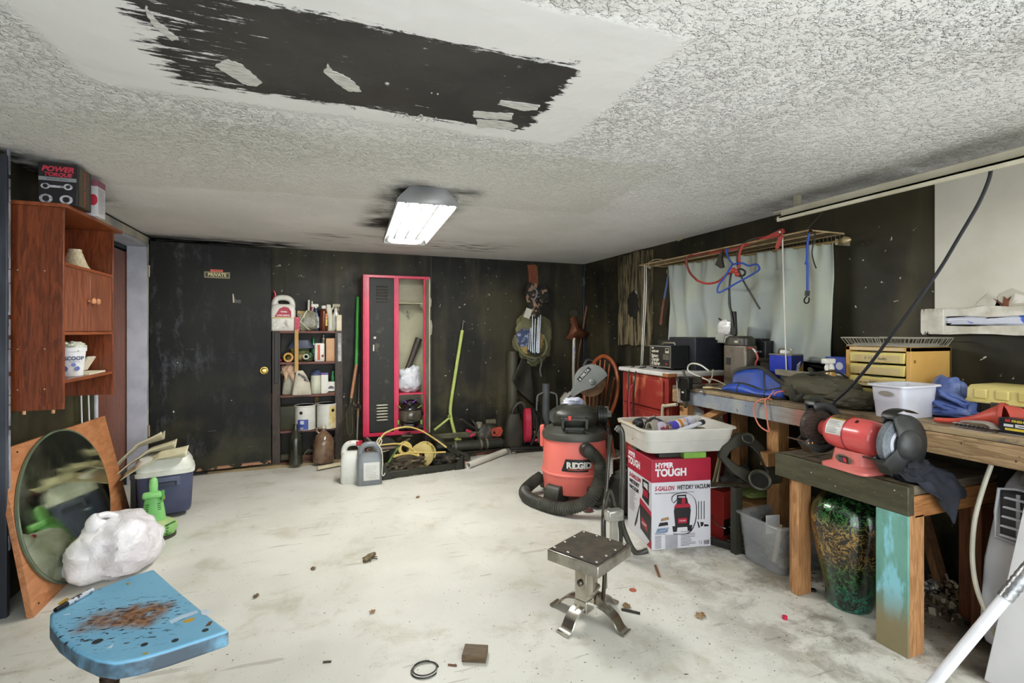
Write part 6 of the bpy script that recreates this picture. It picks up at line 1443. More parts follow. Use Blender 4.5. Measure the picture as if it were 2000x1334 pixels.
# ================================================================ chrome lift stand
ls = thing('lift_stand', 'chrome lift stand with black rubber top in the middle of the floor', 'stand', (1.13, 1.995, 0), math.radians(28))
CHR = mat('#c9c6bd', .22, .95, h2='#9d9686', sc_=9); CHD = mat('#a69f90', .3, .9, h2='#6d5238', sc_=12, lo=.5, hi=.75)
ZT_ = .325; hw, hd_ = .143, .132
B().box(-hw, hw, -hd_, hd_, ZT_ - .052, ZT_ - .002).obj('top_pan', mat('#b6b3aa', .28, .9, h2='#8f8a7d', sc_=14), ls, bevel=.004)
B().box(-hw + .012, hw - .012, -hd_ + .012, hd_ - .012, ZT_ - .003, ZT_ + .005).obj('rubber_pad', mat('#3a352c', .75, h2='#4f4638', sc_=18, bump=.3), ls, bevel=.004)
for sx in (-1, -.33, .33, 1):
    for sy in (-1, -.33, .33, 1):
        if abs(sx) == 1 or abs(sy) == 1:
            B().lathe([(.0075, 0), (.007, .002), (.004, .0035), (.001, .004)], 12, Matrix.Translation((sx * (hw - .026), sy * (hd_ - .024), ZT_ + .005))).obj('rivet', mat('#d6d3ca', .25, .9), ls)
B().box(-.075, -.015, -.03, .03, .07, ZT_ - .05).obj('outer_column', CHR, ls, bevel=.004)
B().box(-.078, -.012, -.033, .033, .06, .115).obj('column_base', CHR, ls, bevel=.004)
for y in (-.03, .022):
    B().beam((.0, y, .20), (.075, y, .27), .010, .022).beam((.075, y, .27), (.085, y, .11), .010, .03).obj('link_arm', CHD, ls, bevel=.003)
    B().cyl((.078, y - .008, .265), (.078, y + .016, .265), .011, n=12).obj('pivot_bolt', mat('#8d7a63', .35, .8), ls)
B().beam((-.01, 0, .10), (.06, 0, .135), .04, .02).beam((.01, 0, .10), (.012, 0, .2), .03, .03).obj('lever', CHD, ls, bevel=.004)
B().beam((.03, -.05, .07), (.05, -.05, .21), .012, .02).obj('lever_arm', mat('#4a4338', .35, .8), ls, bevel=.003)
B().ball((-.082, 0, .19), (.009, .014, .014), 12, 8).obj('column_bolt', mat('#6d6a60', .35, .8), ls)
foot = [(.0, 0, .085), (.05, 0, .085), (.10, 0, .075), (.14, 0, .05), (.165, 0, .018), (.185, 0, .006), (.20, 0, .008)]
for k, (fx, fy) in enumerate(((1.038, 2.158), (.964, 1.928), (1.218, 1.839), (1.301, 2.082))):
    v = Vector((fx - 1.13, fy - 1.995, 0)); a = math.atan2(v.y, v.x) - math.radians(28); Ln = v.length / .19
    pts = catmull([Vector((p[0] * Ln, 0, p[2])) for p in foot], 4); R = Matrix.Rotation(a, 4, 'Z')
    b = B(); n = len(pts)
    vs = []
    for i, p in enumerate(pts):
        w_ = .028 + .006 * (i / n)
        vs += [R @ Vector((p.x, -w_, p.z - .004)), R @ Vector((p.x, -w_ * .92, p.z + .004)), R @ Vector((p.x, w_ * .92, p.z + .004)), R @ Vector((p.x, w_, p.z - .004))]
    fs = [(i * 4 + j, i * 4 + (j + 1) % 4, i * 4 + 4 + (j + 1) % 4, i * 4 + 4 + j) for i in range(n - 1) for j in range(4)]
    b.add(vs, fs + [(3, 2, 1, 0), ((n - 1) * 4, (n - 1) * 4 + 1, (n - 1) * 4 + 2, (n - 1) * 4 + 3)])
    b.obj('foot', CHD if k in (0, 3) else CHR, ls)
    B().prism([(.03, .085), (.12 * Ln, .068), (.04, .12)], -.004, .004, R @ frame((0, 0, 0), (1, 0, 0), (0, 0, 1))).obj('gusset', CHD, ls)
# ================================================================ long workbench along the right wall
BX0, BZ, BY0, BY1 = 2.40, .905, .35, 3.02
wbn = thing('workbench', 'long wooden workbench with paint worn front board along the right wall', 'workbench', (BX0, BY0, 0))
BL, BDp = BY1 - BY0, XR - BX0 - .004
def mat_bench_front():
    g = G('bench_front_board'); p = g.tc
    v = g.warp(.3, 1.5, g.map((8, .8, 8)))
    r_ = g.mth('FRACT', g.mth('MULTIPLY', g.noise(2, 6, v, .6), 8.))
    c = g.mix(g.ramp(r_, 0, .9), C('#a98d68'), C('#84694a'))
    y = g.n('SeparateXYZ', {0: p}).outputs[1]
    pn = g.mth('ADD', y, g.mth('MULTIPLY', g.noise(4, 5), .5))
    m1 = g.ramp(pn, 1.75, 2.15)
    m2 = g.ramp(y, 2.56, 2.60, 1, 0)
    grey = g.mix(g.ramp(g.noise(7, 6), .35, .7), C('#77808e'), C('#9a9c98'))
    c = g.mix(g.mth('MULTIPLY', g.mth('MULTIPLY', m1, m2), g.ramp(g.noise(9, 5), .2, .45, .5, 1)), c, grey)
    rd = g.ramp(g.sdf(g.warp(.05, 8., g.n('CombineXYZ', {0: y, 1: 0., 2: 0.}).outputs[0]), 1.62, 0, .01, .1), 0, .07, .5, 0)
    c = g.mix(rd, c, C('#a0503c'))
    c = g.mix(g.ramp(g.noise(30, 3), .68, .72), c, C('#3c352b'))
    g.col(c); g.set(Roughness=.6); g.bump(r_, .1, .003); return g.m
B().box(0, .04, 0, BL, BZ - .118, BZ - .028).obj('front_board', mat_bench_front(), wbn, bevel=.003)
def mat_bench_top():
    g = G('bench_top_wood'); p = g.tc
    v = g.map((9, 1, 9)); n1 = g.noise(2.4, 6, v, .65)
    c = g.mix(g.ramp(n1, .3, .7), C('#a08a68'), C('#5e4e3a'))
    c = g.mix(g.ramp(g.noise(6, 7, None, .7), .5, .66), c, C('#3c3f42'))
    c = g.mix(g.ramp(g.noise(25, 3), .64, .7, 0, .7), c, C('#b9ab8c'))
    g.col(c); g.set(Roughness=.7); g.bump(n1, .2, .004); return g.m
mbt = mat_bench_top()
xs = [0, .145, .29, .44, BDp]
for i in range(4):
    B().box(xs[i] + .001, xs[i + 1] - .002, 0, BL, BZ - .026, BZ - (.0 if i else .0)).obj('top_plank', mbt, wbn, bevel=.003)
WD = wood('#c39765', '#96683c', 2, 6., .55, 8)
for (y, x) in ((BL - .11, .045), (BL - .11, BDp - .1), (1.86, .12), (.1, .045), (.1, BDp - .1)):
    B().box(x, x + .085, y, y + .085, 0, BZ - .028).obj('leg', WD, wbn, bevel=.003)
B().box(.04, BDp - .02, BL - .04, BL, BZ - .118, BZ - .028).obj('end_board', WD, wbn, bevel=.003)
B().beam((.09, BL - .1, .62), (.09, BL - .42, BZ - .12), .04, .07, up=(1, 0, 0)).obj('diagonal_brace', WD, wbn)
B().box(.05, BDp - .05, 1.87, 1.93, .50, .58).obj('cross_rail', WD, wbn, bevel=.003)
# ---- red base cabinet with white counter behind the bench end
rcb = thing('red_cabinet', 'worn red wooden drawer cabinet with white countertop', 'cabinet', (2.42, 3.09, 0), math.radians(-3))
def mat_redcab():
    g = G('worn_red_paint'); n1 = g.noise(5, 7, g.map((3, 3, 1)), .7)
    c = g.mix(g.ramp(g.noise(3, 4), .3, .7), C('#8f2c22'), C('#7a2019'))
    c = g.mix(g.mth('MULTIPLY', g.ramp(g.noise(3.5, 3), .48, .62), g.ramp(n1, .48, .66)), c, C('#c98a5c'))
    g.col(c); g.set(Roughness=.5); g.bump(n1, .15, .003); return g.m
MRC = mat_redcab()
CD, CW_ = .54, .66
B().box(0, CD, 0, CW_, 0, .955).obj('carcass', MRC, rcb, bevel=.002)
B().box(-.03, CD + .02, -.035, CW_ + .03, .957, .993).obj('countertop', mat('#cfccc8', .35, h2='#bdbab2'), rcb, bevel=.012, seg=3)
B().box(-.0302, .05, -.0362, .03, .958, .985).obj('bare_corner', mat('#9a6238', .6), rcb)
for (z0, z1) in ((.70, .925), (.44, .665), (.12, .41)):
    B().box(-.02, .0, .05, CW_ - .03, z0, z1).obj('drawer_front', MRC, rcb, bevel=.006)
# ================================================================ grinder stand
gx0, gx1, gy0, gy1, gz = 2.17, 2.77, 1.30, 1.925, .68
gs_ = thing('grinder_stand', 'low wooden stand with dark painted edges carrying the bench grinder', 'stand', (gx0, gy0, 0))
GW, GL = gx1 - gx0, gy1 - gy0
def mat_olive():
    g = G('olive_dark_paint'); v = g.map((6, 1.2, 6)); n1 = g.noise(4, 7, v, .65)
    c = g.mix(g.ramp(n1, .3, .7), C('#35321f'), C('#4c4a36'))
    c = g.mix(g.ramp(g.noise(22, 5, v, .7), .62, .7), c, C('#8d7a5c'))
    g.col(c); g.set(Roughness=.5); g.bump(n1, .25, .004); return g.m
MOL = mat_olive()
def mat_greytop():
    g = G('worn_grey_plank'); v = g.map((1.2, 7, 7)); n1 = g.noise(4, 7, v, .65)
    c = g.mix(g.ramp(n1, .3, .7), C('#7d705c'), C('#4a4132'))
    c = g.mix(g.ramp(g.noise(9, 5), .55, .68), c, C('#2c2b24'))
    g.col(c); g.set(Roughness=.65); g.bump(n1, .3, .004); return g.m
MGT = mat_greytop()
for i in range(5):
    B().box(.04, GW, i * GL / 5 + .001, (i + 1) * GL / 5 - .002, gz - .036 - .002 * (i % 2), gz - .002 * (i % 2)).obj('top_plank', MGT, gs_, bevel=.003)
B().box(0, .038, -.0, GL, gz - .115, gz).obj('front_apron', MOL, gs_, bevel=.003)
WO = wood('#b07a48', '#7d4f28', 0, 6., .55, 9); WOV = wood('#bd8d5f', '#8f6238', 2, 6., .55, 8)
B().box(.04, GW, 0, .038, gz - .128, gz - .04).obj('side_apron', WO, gs_, bevel=.003)
B().box(.04, GW, GL - .038, GL, gz - .128, gz - .04).obj('side_apron', WO, gs_, bevel=.003)
B().box(.012, .10, GL - .125, GL - .085, 0, gz - .116).box(.05, .088, GL - .085, GL - .042, 0, gz - .13).obj('leg', WOV, gs_, bevel=.003)
def mat_teal():
    g = G('teal_paint'); n1 = g.noise(5, 6, g.map((1, 2, .7)), .6)
    c = g.mix(g.ramp(n1, .35, .6), C('#6fa394'), C('#5d8f82'))
    c = g.mix(g.ramp(g.noise(4, 6, g.map((1, 2, .6), (0, 0, 0), (4, 2, 1)), .6), .55, .62), c, C('#86c4cf'))
    z = g.n('SeparateXYZ', {0: g.tc}).outputs[2]
    low = g.ramp(g.mth('ADD', z, g.mth('MULTIPLY', g.noise(6, 4), .12)), .16, .32, 1, 0)
    c = g.mix(low, c, C('#857a5a'))
    g.col(c); g.set(Roughness=.45); g.bump(n1, .1, .003); return g.m
lg = B().box(.012, .10, .0, .042, 0, gz - .116).obj('leg', WOV, gs_, bevel=.003)
B().box(.0, .012, .0, .125, 0, gz - .116).box(.012, .04, .043, .125, 0, gz - .116).obj('teal_leg', mat_teal(), gs_, bevel=.003)
B().box(GW - .12, GW - .02, .0, .04, 0, gz - .13).box(GW - .05, GW - .01, .04, .12, 0, gz - .13).obj('leg', wood('#8a5230', '#5d3218', 2, 6.), gs_, bevel=.003)
B().box(GW - .05, GW - .01, GL - .12, GL - .04, 0, gz - .13).obj('leg', wood('#8a5230', '#5d3218', 2, 6.), gs_, bevel=.003)
for (y, z) in ((.05, .655), (.3, .60), (.42, .63)): B().cyl((-.003, y, z), (.001, y, z), .003, n=6).obj('nail', mat('#a8a290'), gs_)
# ================================================================ bench grinder
gr = thing('bench_grinder', 'red bench grinder with black wheel guards on the low stand', 'grinder', (2.245, 1.565, gz), math.radians(-6))
MGR = mat('#da5a58', .3, h2='#d04f50', sc_=3, coat=.3); MGK = mat('#2a2b2b', .4, h2='#383a39')
B().loft([(0, .085, .115, 6), (.012, .085, .115, 6), (.03, .06, .085, 4), (.085, .05, .075, 4)], 32).obj('foot', mat('#e08078', .4, h2='#d8746c'), gr)
AX = .155
My = Matrix(((1, 0, 0, 0), (0, 0, 1, 0), (0, -1, 0, AX), (0, 0, 0, 1)))   # lathe axis -> local y
My = Matrix.Translation((0, 0, AX)) @ Matrix.Rotation(-PI / 2, 4, 'X')
B().lathe([(.035, .165), (.04, .13), (.062, .115), (.072, .10), (.076, .07), (.076, -.07), (.072, -.10), (.06, -.118), (.035, -.128)], 36, My).obj('motor', MGR, gr)
B().lathe([(.0772, .004), (.0778, .004), (.0778, -.002), (.0772, -.002), (.0772, .004)], 36, My, cap=False).obj('seam', mat('#9a2a32', .4), gr)
# warning plate wrapped on the upper front of the motor
def plate(y0, y1, a0, a1, r): return lambda u, v: (-(r) * math.cos(a0 + (a1 - a0) * v), y0 + (y1 - y0) * u, AX + r * math.sin(a0 + (a1 - a0) * v))
B().grid(plate(.085, .0, -.05, .95, .0768), 4, 10).obj('label', mat('#d0cfca', .45), gr)
B().grid(plate(.085, .0, 1.0, 1.55, .0768), 4, 6).obj('warning_label', mat('#3a3228', .45, h2='#6a5a35', sc_=30), gr)
B().grid(plate(.085, .0, .92, 1.02, .0772), 4, 2).obj('label_band', mat('#b08a34', .45), gr)
ln = B()
for k in range(8): 
    a_ = .05 + k * .1; ln.grid(plate(.078, .078 - random.uniform(.045, .07), a_, a_ + .035, .0773), 4, 1)
ln.obj('printed_lines', mat('#8a8a88'), gr)
B().lathe([(.006, 0), (.006, .012), (.003, .014)], 10, frame((-.045, -.045, AX + .062), (0, 1, 0), (-.6, 0, .8)) @ Matrix.Rotation(0, 4, 'X')).obj('screw', mat('#3a2a2a', .3, .6), gr)
Msw = frame((-.0605, 0, .048), (0, -1, 0), (-.12, 0, .6))
B().poly(el_(0, 0, .042, .022, 24), Msw, .004).obj('switch_plate', mat('#6a6250', .45), gr)
B().rect(-.022, .024, -.014, .014, Msw, .006).obj('switch_bezel', mat('#1d1d20', .4), gr)
B().rect(.002, .018, -.010, .010, Msw, .008).obj('switch_red', mat('#cf2f3a', .35), gr)
B().rect(-.018, .0, -.010, .010, Msw, .008).obj('switch_rocker', mat('#4a4a55', .35), gr)
for sd_ in (1, -1):
    yw = sd_ * .195
    Mw = Matrix.Translation((0, yw, AX)) @ Matrix.Rotation(-PI / 2, 4, 'X')
    if sd_ > 0:
        B().lathe([(.02, -.014), (.098, -.013), (.102, 0), (.098, .013), (.02, .014)], 48, Mw).obj('wire_wheel', mat('#4a4038', .6, .4, h2='#2a241e', sc_=40, st=(1, 1, 6)), gr)
    else:
        B().lathe([(.02, -.0135), (.10, -.0135), (.10, .0135), (.02, .0135)], 48, Mw).obj('grinding_wheel', mat('#777d82', .9, h2='#565b60', sc_=30, bump=.4), gr)
        B().lathe([(.03, .0), (.045, .016), (.06, .0145)], 30, Mw @ Matrix.Rotation(PI, 4, 'X'), cap=False).obj('paper_disc', mat('#b9bcc4', .5), gr)
    # guard: shell open towards the user (-x)
    a0, a1 = math.radians(-150), math.radians(118)
    n = 30; R0 = .122
    gd = B(); vs = []
    for i in range(n + 1):
        a = a0 + (a1 - a0) * i / n; x, z = R0 * math.cos(a), R0 * math.sin(a)
        vs += [(x, yw - .026, AX + z), (x, yw + .026, AX + z)]
    gd.add(vs, [(2 * i, 2 * i + 1, 2 * i + 3, 2 * i + 2) for i in range(n)])
    gd.obj('guard_band', MGK, gr, solid=.003)
    fc_ = B()
    yo = yw + sd_ * .026
    ring = [(R0 * math.cos(a0 + (a1 - a0) * i / n), yo, AX + R0 * math.sin(a0 + (a1 - a0) * i / n)) for i in range(n + 1)]
    fc_.add(ring + [(-.02, yo, AX)], [tuple(range(n + 2))])
    fc_.obj('guard_side', MGK, gr, solid=.003)
    B().lathe([(.062, 0), (.058, .012), (.04, .026), (.015, .032), (.002, .033)], 32, Matrix.Translation((.02, yo, AX)) @ Matrix.Rotation(-sd_ * PI / 2, 4, 'X')).obj('guard_dome', MGK, gr)
    yi = yw - sd_ * .026
    ring = [(.085 * math.cos(a0 + (a1 - a0) * i / n), yi, AX + .085 * math.sin(a0 + (a1 - a0) * i / n)) for i in range(n + 1)]
    ring2 = [(R0 * math.cos(a0 + (a1 - a0) * i / n), yi, AX + R0 * math.sin(a0 + (a1 - a0) * i / n)) for i in range(n + 1)]
    B().add(ring + ring2, [(i, i + 1, n + 2 + i, n + 1 + i) for i in range(n)]).obj('guard_inner', MGK, gr, solid=.003)
    B().tube([(-.055, yw, AX + .112), (-.04, yw, AX + .132), (.02, yw, AX + .142), (.075, yw, AX + .125)], .03, 8, sub=4, ry=.08).obj('spark_shield', mat('#23231f', .4), gr)
    B().beam((-.10, yw, AX - .062), (-.155, yw, AX - .05), .055, .006).beam((-.10, yw, AX - .065), (-.06, yw, AX - .12), .05, .006).obj('tool_rest', mat('#5d4a3a' if sd_ > 0 else '#33342f', .4, .5), gr)
    for k in (0, 1): B().ball((-.09 + k * .022, yw - sd_ * .031, AX - .07), .007, 10, 6).obj('rest_bolt', mat('#b08a60', .35, .8), gr)
# black cloth draped over the stand corner
dc = thing('black_cloth', 'black cloth draped over the corner of the grinder stand', 'cloth', (2.24, 1.36, gz))
ck = [PZ(1748, 905, gz + .04), PZ(1800, 900, gz + .05), PZ(1835, 930, gz + .02)]
def clf(u, v):
    # u along the edge, v from top to hanging tip
    top = Vector((2.20 + .24 * u, 1.42 - .03 * u, gz + .075 - .03 * abs(u - .3)))
    mid = Vector((2.17 + .30 * u, 1.285 - .01 * u, gz + .03 - .01 * u))
    tip = Vector((2.30 + .16 * u, 1.268, gz - .055 - .085 * math.sin(min(1, u * 1.15) * PI) ** 2 * (1 if u > .2 else .4)))
    p = top * (1 - v) ** 2 + mid * 2 * v * (1 - v) + tip * v * v
    n_ = noise.noise(Vector((u * 3.2, v * 2.6, 2.2)))
    return tuple(p - dc.location + Vector((.02 * n_, -.012 + .012 * n_, .028 * noise.noise(Vector((u * 5, v * 4, 7))))))
B().grid(clf, 26, 22).obj('cloth', mat('#16181f', .85, h2='#22252f', sc_=8), dc, solid=.005)
B().blob((.06, .02, .045), (.09, .06, .05), 91, .3, 2.6, 34, 20, 2.3, .0, crease=.15).obj('cloth_bunch', mat('#16181f', .85, h2='#22252f', sc_=8), dc)
# ================================================================ vase
vq = Vector((2.345, 1.66, 0))
vs_ = thing('floor_vase', 'tall dark green and gold mosaic floor vase under the stand', 'vase', vq)
def mat_vase():
    g = G('crackle_glaze'); p = g.tc
    v = g.warp(.25, 9., p, 4)
    cr = g.noise(46, 4, g.map((1, 1, .7), vec=v), .62, 1.1)
    fl = g.ramp(cr, .49, .60)
    z = g.n('SeparateXYZ', {0: p}).outputs[2]
    zz = g.mth('ADD', z, g.mth('MULTIPLY', g.noise(5, 4), .16))
    gold = g.mth('MULTIPLY', g.ramp(zz, .25, .34), g.ramp(zz, .47, .54, 1, 0))
    teal = g.ramp(zz, .22, .12)
    teal = g.ramp(zz, .12, .24, 1, 0)
    c = g.mix(gold, C('#447f45'), C('#b08f50'))
    c = g.mix(teal, c, C('#2f8d74'))
    dark = g.mix(gold, C('#0c180d'), C('#1a170a'))
    patch = g.ramp(g.noise(4, 4), .33, .5, .25, .95)
    c = g.mix(g.mth('MULTIPLY', fl, patch), dark, c)
    g.col(c); g.set(Roughness=.16, Metallic=g.mth('MULTIPLY', fl, .55), Coat_Weight=.6)
    g.bump(fl, .12, .002); return g.m
VP = [(.085, 0), (.092, .006), (.10, .05), (.122, .16), (.146, .28), (.160, .38), (.158, .44), (.138, .49), (.10, .525), (.07, .545), (.066, .555), (.075, .562), (.078, .565), (.07, .565), (.06, .553)]
B().lathe([tuple(q) [:2] for q in [(v.x, v.y) for v in catmull([(a, b, 0) for a, b in VP], 4)]], 56).obj('body', mat_vase(), vs_)
# ================================================================ air conditioner, hose, leaning board, pole
ac = thing('air_conditioner', 'white portable air conditioner with slatted outlet under the bench end', 'air conditioner', (2.46, .72, 0))
MAC = mat('#cfd0d6', .35, h2='#c0c1c9', sc_=2)
secs = []
R = []
for (z, x0, y1) in ((.05, .03, .505), (.12, .0, .51), (.40, -.01, .49), (.62, .01, .46), (.70, .04, .445), (.745, .09, .435), (.75, .12, .43)):
    R.append([(x0 + .03, 0, z), (x0, .03, z), (x0, y1 - .04, z), (x0 + .012, y1 - .012, z), (x0 + .04, y1, z), (.42, y1, z), (.42, 0, z)])
B().rings(R).obj('body', MAC, ac, bevel=.008)
B().box(.05, .4, .03, .47, 0, .05).obj('base', mat('#3a3a3c', .5), ac)
vent = B().box(-.014, .03, .06, .425, .505, .69).obj('outlet_recess', mat('#26272b', .5), ac, bevel=.01)
for k in range(5):
    B().tube([(-.012, .42 - .004 * k, .515 + k * .037), (-.022, .30, .518 + k * .037), (-.022, .15, .520 + k * .037), (-.012, .06, .520 + k * .037)], .013, 8, sub=4, ry=.35).obj('louvre', MAC, vent)
for y in (.14, .25, .36): B().box(-.018, -.010, y, y + .012, .51, .685).obj('vent_rib', mat('#a9aab0', .4), vent)
B().tube([(-.012, .435, .50), (-.014, .435, .60), (-.006, .428, .69), (.0, .38, .70), (.0, .06, .70), (-.012, .05, .5), (-.014, .2, .495)], .006, 8, closed=True).obj('outlet_frame', mat('#b9bac0', .4), ac)
Mcp = frame((.062, .24, .722), (0, -1, 0), (.45, 0, .9))
B().rect(-.15, .15, -.018, .018, Mcp, .012).obj('control_panel', mat('#b3b4ba', .35), ac)
for k in range(4): B().poly(el_(-.09 + k * .06, 0, .008, .006, 10), Mcp, .0135).obj('button', mat('#8a8b92', .4), ac)
hs_ = [PX(1936, 908, 2.44), PX(1918, 960, 2.42), PX(1903, 1020, 2.41), PX(1899, 1090, 2.42), PX(1908, 1150, 2.42), PX(1930, 1205, 2.42), PX(1945, 1242, 2.44)]
tag(B().tube(hs_, .0085, 10, sub=6).obj('white_cable', mat('#c2bfae', .4)), 'cream power cable hanging beside the air conditioner', 'cable')
e0, e1 = PZ(1921, 1328), PX(2000, 985, 2.385)
pn = thing('white_board', 'large white board leaning against the bench in the near right corner', 'board', (e0.x, e0.y, 0))
up_ = (e1 - e0); up_.normalize(); rg = Vector((0, -1, 0))
Mp_ = frame((0, 0, 0), rg, up_)
B().box(0, .75, .0, .80, -.02, .0, Mp_).obj('sheet', mat('#d2d2d3', .4, h2='#c4c4c4', sc_=2.5), pn, bevel=.003)
a, b = PZ(1770, 1400, .018), PF(2040, 1075, 1.60)
pl_ = thing('white_pole', 'white pole with duct taped joint and black grip leaning in the near corner', 'pole', (a.x, a.y, 0))
dv = b - a
nb2 = Mp_.to_3x3() @ Vector((0, 0, 1)); tl2 = (Vector((e0.x, e0.y, 0)) + nb2 * .018 - a).dot(nb2) / dv.dot(nb2)
tl2 = tl2 if .95 < tl2 < 2.2 else 1.25
B().tube([Vector((0, 0, .018)), Vector((0, 0, .018)) + dv * .80], .017, 16).obj('white_tube', mat('#d6d6da', .35, h2='#c4c4c8'), pl_)
def lumpy(t): return .0205 + .0015 * math.sin(t * 40)
B().tube([Vector((0, 0, .018)) + dv * (.72 + .2 * i / 14) for i in range(15)], lumpy, 14).obj('duct_tape', mat('#9fa0a0', .3, .7, h2='#77787a', sc_=30, bump=.6, bs=50), pl_)
B().tube([Vector((0, 0, .018)) + dv * .92, Vector((0, 0, .018)) + dv * tl2], .016, 14).obj('grip', mat('#17181c', .35), pl_)
# ================================================================ under the bench
bn = thing('storage_bin', 'clear plastic bin full of scraps behind the grinder stand leg', 'bin', (2.245, 1.955, 0))
g = G('clear_plastic'); g.col(g.mix(g.ramp(g.noise(6, 4), .35, .7), C('#c4c6c6'), C('#aaacb0'))); g.set(Roughness=.25, Alpha=.32); CLR = g.m
tubmesh(B(), 0, .37, 0, .30, .255, .022).obj('bin', CLR, bn)
tubmesh(B(), -.002, .372, -.002, .302, .262, .006) if False else None
for k, (x, y, z, sz, r_, c_, lab, cat) in enumerate(((.10, .08, .02, (.10, .02, .20), (0, .5, .4), '#b9a98c', 'pale wooden slat standing inside the clear bin', 'wood'), (.07, .10, .18, (.08, .006, .10), (0, 0, -.2), '#d9d9d9', 'white plastic plate sticking up in the clear bin', 'plate'), (.22, .07, .05, (.10, .004, .14), (.2, .6, 0), '#cfc9b8', 'cream card inside the clear bin', 'card'), (.12, .05, .015, (.12, .03, .05), (0, 0, .2), '#c9c0a8', 'white sticker pad at the bottom of the bin', 'pad'))):
    o = B().cb((0, 0, sz[2] / 2), sz, r_).obj('bin_scrap', mat(c_, .6)); o.location = (2.245 + x + .02, 1.955 + y + .03, z); tag(o, lab, cat)
for k, (x, y, r_, c_) in enumerate(((.19, .15, (.13, .10, .08), '#4a4640'), (.12, .12, (.06, .06, .05), '#8a5f3a'))):
    o = B().blob((0, 0, r_[2]), r_, 100 + k, .3, 3, 30, 18, 2.4, 0).obj('rag', mat(c_, .7, h2='#7d7668', sc_=12)); o.location = (2.25 + x, 1.96 + y, .008); tag(o, ('dark rag filling the clear bin', 'brown leather scrap in the clear bin')[k], 'rag')
o = B().box(-.17, .17, -.13, .13, 0, .24).obj('cardboard_box', mat('#a5804f', .75, h2='#8d6a3e', sc_=3), None, bevel=.003); o.location = (2.62, 2.48, 0); o.rotation_euler = (0, 0, .15); tag(o, 'closed brown cardboard box under the workbench', 'box')
o2 = B().blob((0, 0, .02), (.12, .08, .02), 105, .2, 2, 26, 12, 2.4, 0).obj('green_cloth', mat('#8a9a58', .8)); o2.location = (2.62, 2.46, .2405); tag(o2, 'pale green cloth lying on the cardboard box', 'cloth')
t = thing('red_tool_carton', 'red carton with white TILE lettering under the workbench', 'box', (2.40, 2.52, 0), .15)
ct = B().box(-.09, .09, -.07, .07, 0, .30).obj('carton', mat('#a8302a', .5), t, bevel=.002)
B().rect(-.085, .085, .03, .13, frame((0, -.0702, 0), (1, 0, 0), (0, 0, 1))).obj('black_panel', mat('#1c1a1a', .5), ct)
text('TILE', .055, mat('#d9d7d0'), ct, frame((.01, -.0702, .06), (1, 0, 0), (0, 0, 1)), bold=.002, off=.003)
text('CUTTER', .018, mat('#d9d7d0'), ct, frame((.0, -.0702, .105), (1, 0, 0), (0, 0, 1)), off=.003)
cl2 = B().beam((-.10, -.02, .335), (.20, -.02, .30), .05, .02).obj('grey_clamp', mat('#8d8776', .4, .4)); cl2.location = (2.40, 2.52, 0); tag(cl2, 'grey steel bar resting on the red carton', 'bar')
# chrome holder
th_ = thing('wire_stand', 'chrome wire stand with round base and upright rod on the floor', 'stand', PZ(1432, 1060))
CH2 = mat('#a9a79c', .25, .9)
B().tube([(.075 * math.cos(i * PI / 12), .075 * math.sin(i * PI / 12), .006) for i in range(24)], .0042, 8, closed=True).obj('base_ring', CH2, th_)
B().tube([(.045 * math.cos(i * PI / 12), .045 * math.sin(i * PI / 12), .012) for i in range(24)], .004, 8, closed=True).obj('base_ring', CH2, th_)
B().tube([(.085 * math.cos(i * PI / 12) - .02, .07 * math.sin(i * PI / 12) + .03, .12 + .02 * math.sin(i * PI / 12)) for i in range(-2, 16)], .004, 8).obj('retaining_wire', CH2, th_)
B().tube([(.02, -.01, .006), (.03, -.01, .34), (.02, -.0, .35), (-.12, .06, .335)], .0065, 10).obj('upright', CH2, th_)
B().tube([(-.075, 0, .008), (.075, 0, .008)], .004, 8).tube([(0, -.075, .008), (0, .075, .008)], .004, 8).obj('base_cross', CH2, th_)
a, b = PZ(1386, 1064), PZ(1455, 1084)
bs2 = thing('brush_strip', 'black bristle strip lying on the floor beside the carton', 'brush', Vector((a.x, a.y, 0)), math.atan2(b.y - a.y, b.x - a.x))
Lb = (b - a).length
B().box(0, Lb, 0, .018, .03, .045).obj('back', mat('#26261f', .5), bs2)
for k in range(26): B().cb((.006 + k * (Lb - .012) / 25, .006, .0165), (.007, .007, .030)).obj('bristle_tuft', mat('#1d1d18', .7), bs2)
# black moulded panel with speaker openings
pk_ = thing('moulded_panel', 'black moulded plastic panel with round openings under the bench', 'panel', (2.60, 2.30, 0))
def ru_(x, y, f): return PF(x, y, f) - pk_.location
MPB = mat('#3b3a2f', .5, h2='#2a2920')
mo_o = [(1404, 893), (1412, 872), (1440, 848), (1468, 848), (1492, 872), (1508, 910), (1530, 922), (1528, 944), (1490, 950), (1462, 944), (1432, 924)]
mo_i = [(1422, 893), (1428, 882), (1446, 872), (1466, 872), (1482, 888), (1493, 912), (1500, 922), (1494, 930), (1476, 924), (1460, 918), (1440, 908)]
fd = lambda y: 3.05 - .0015 * (y - 850)
bo = B(); n = len(mo_o)
lo_ = [ru_(x, y, fd(y)) for x, y in mo_o]; li_ = [ru_(x, y, fd(y)) for x, y in mo_i]; bk = Vector((.02, .045, 0))
vs = lo_ + li_ + [v + bk for v in lo_] + [v + bk for v in li_]
fs = []
for i in range(n):
    j = (i + 1) % n; fs += [(i, j, n + j, n + i), (2 * n + i, 3 * n + i, 3 * n + j, 2 * n + j), (i, 2 * n + i, 2 * n + j, j), (n + i, n + j, 3 * n + j, 3 * n + i)]
bo.add(vs, fs).obj('shell', MPB, pk_, bevel=.012)
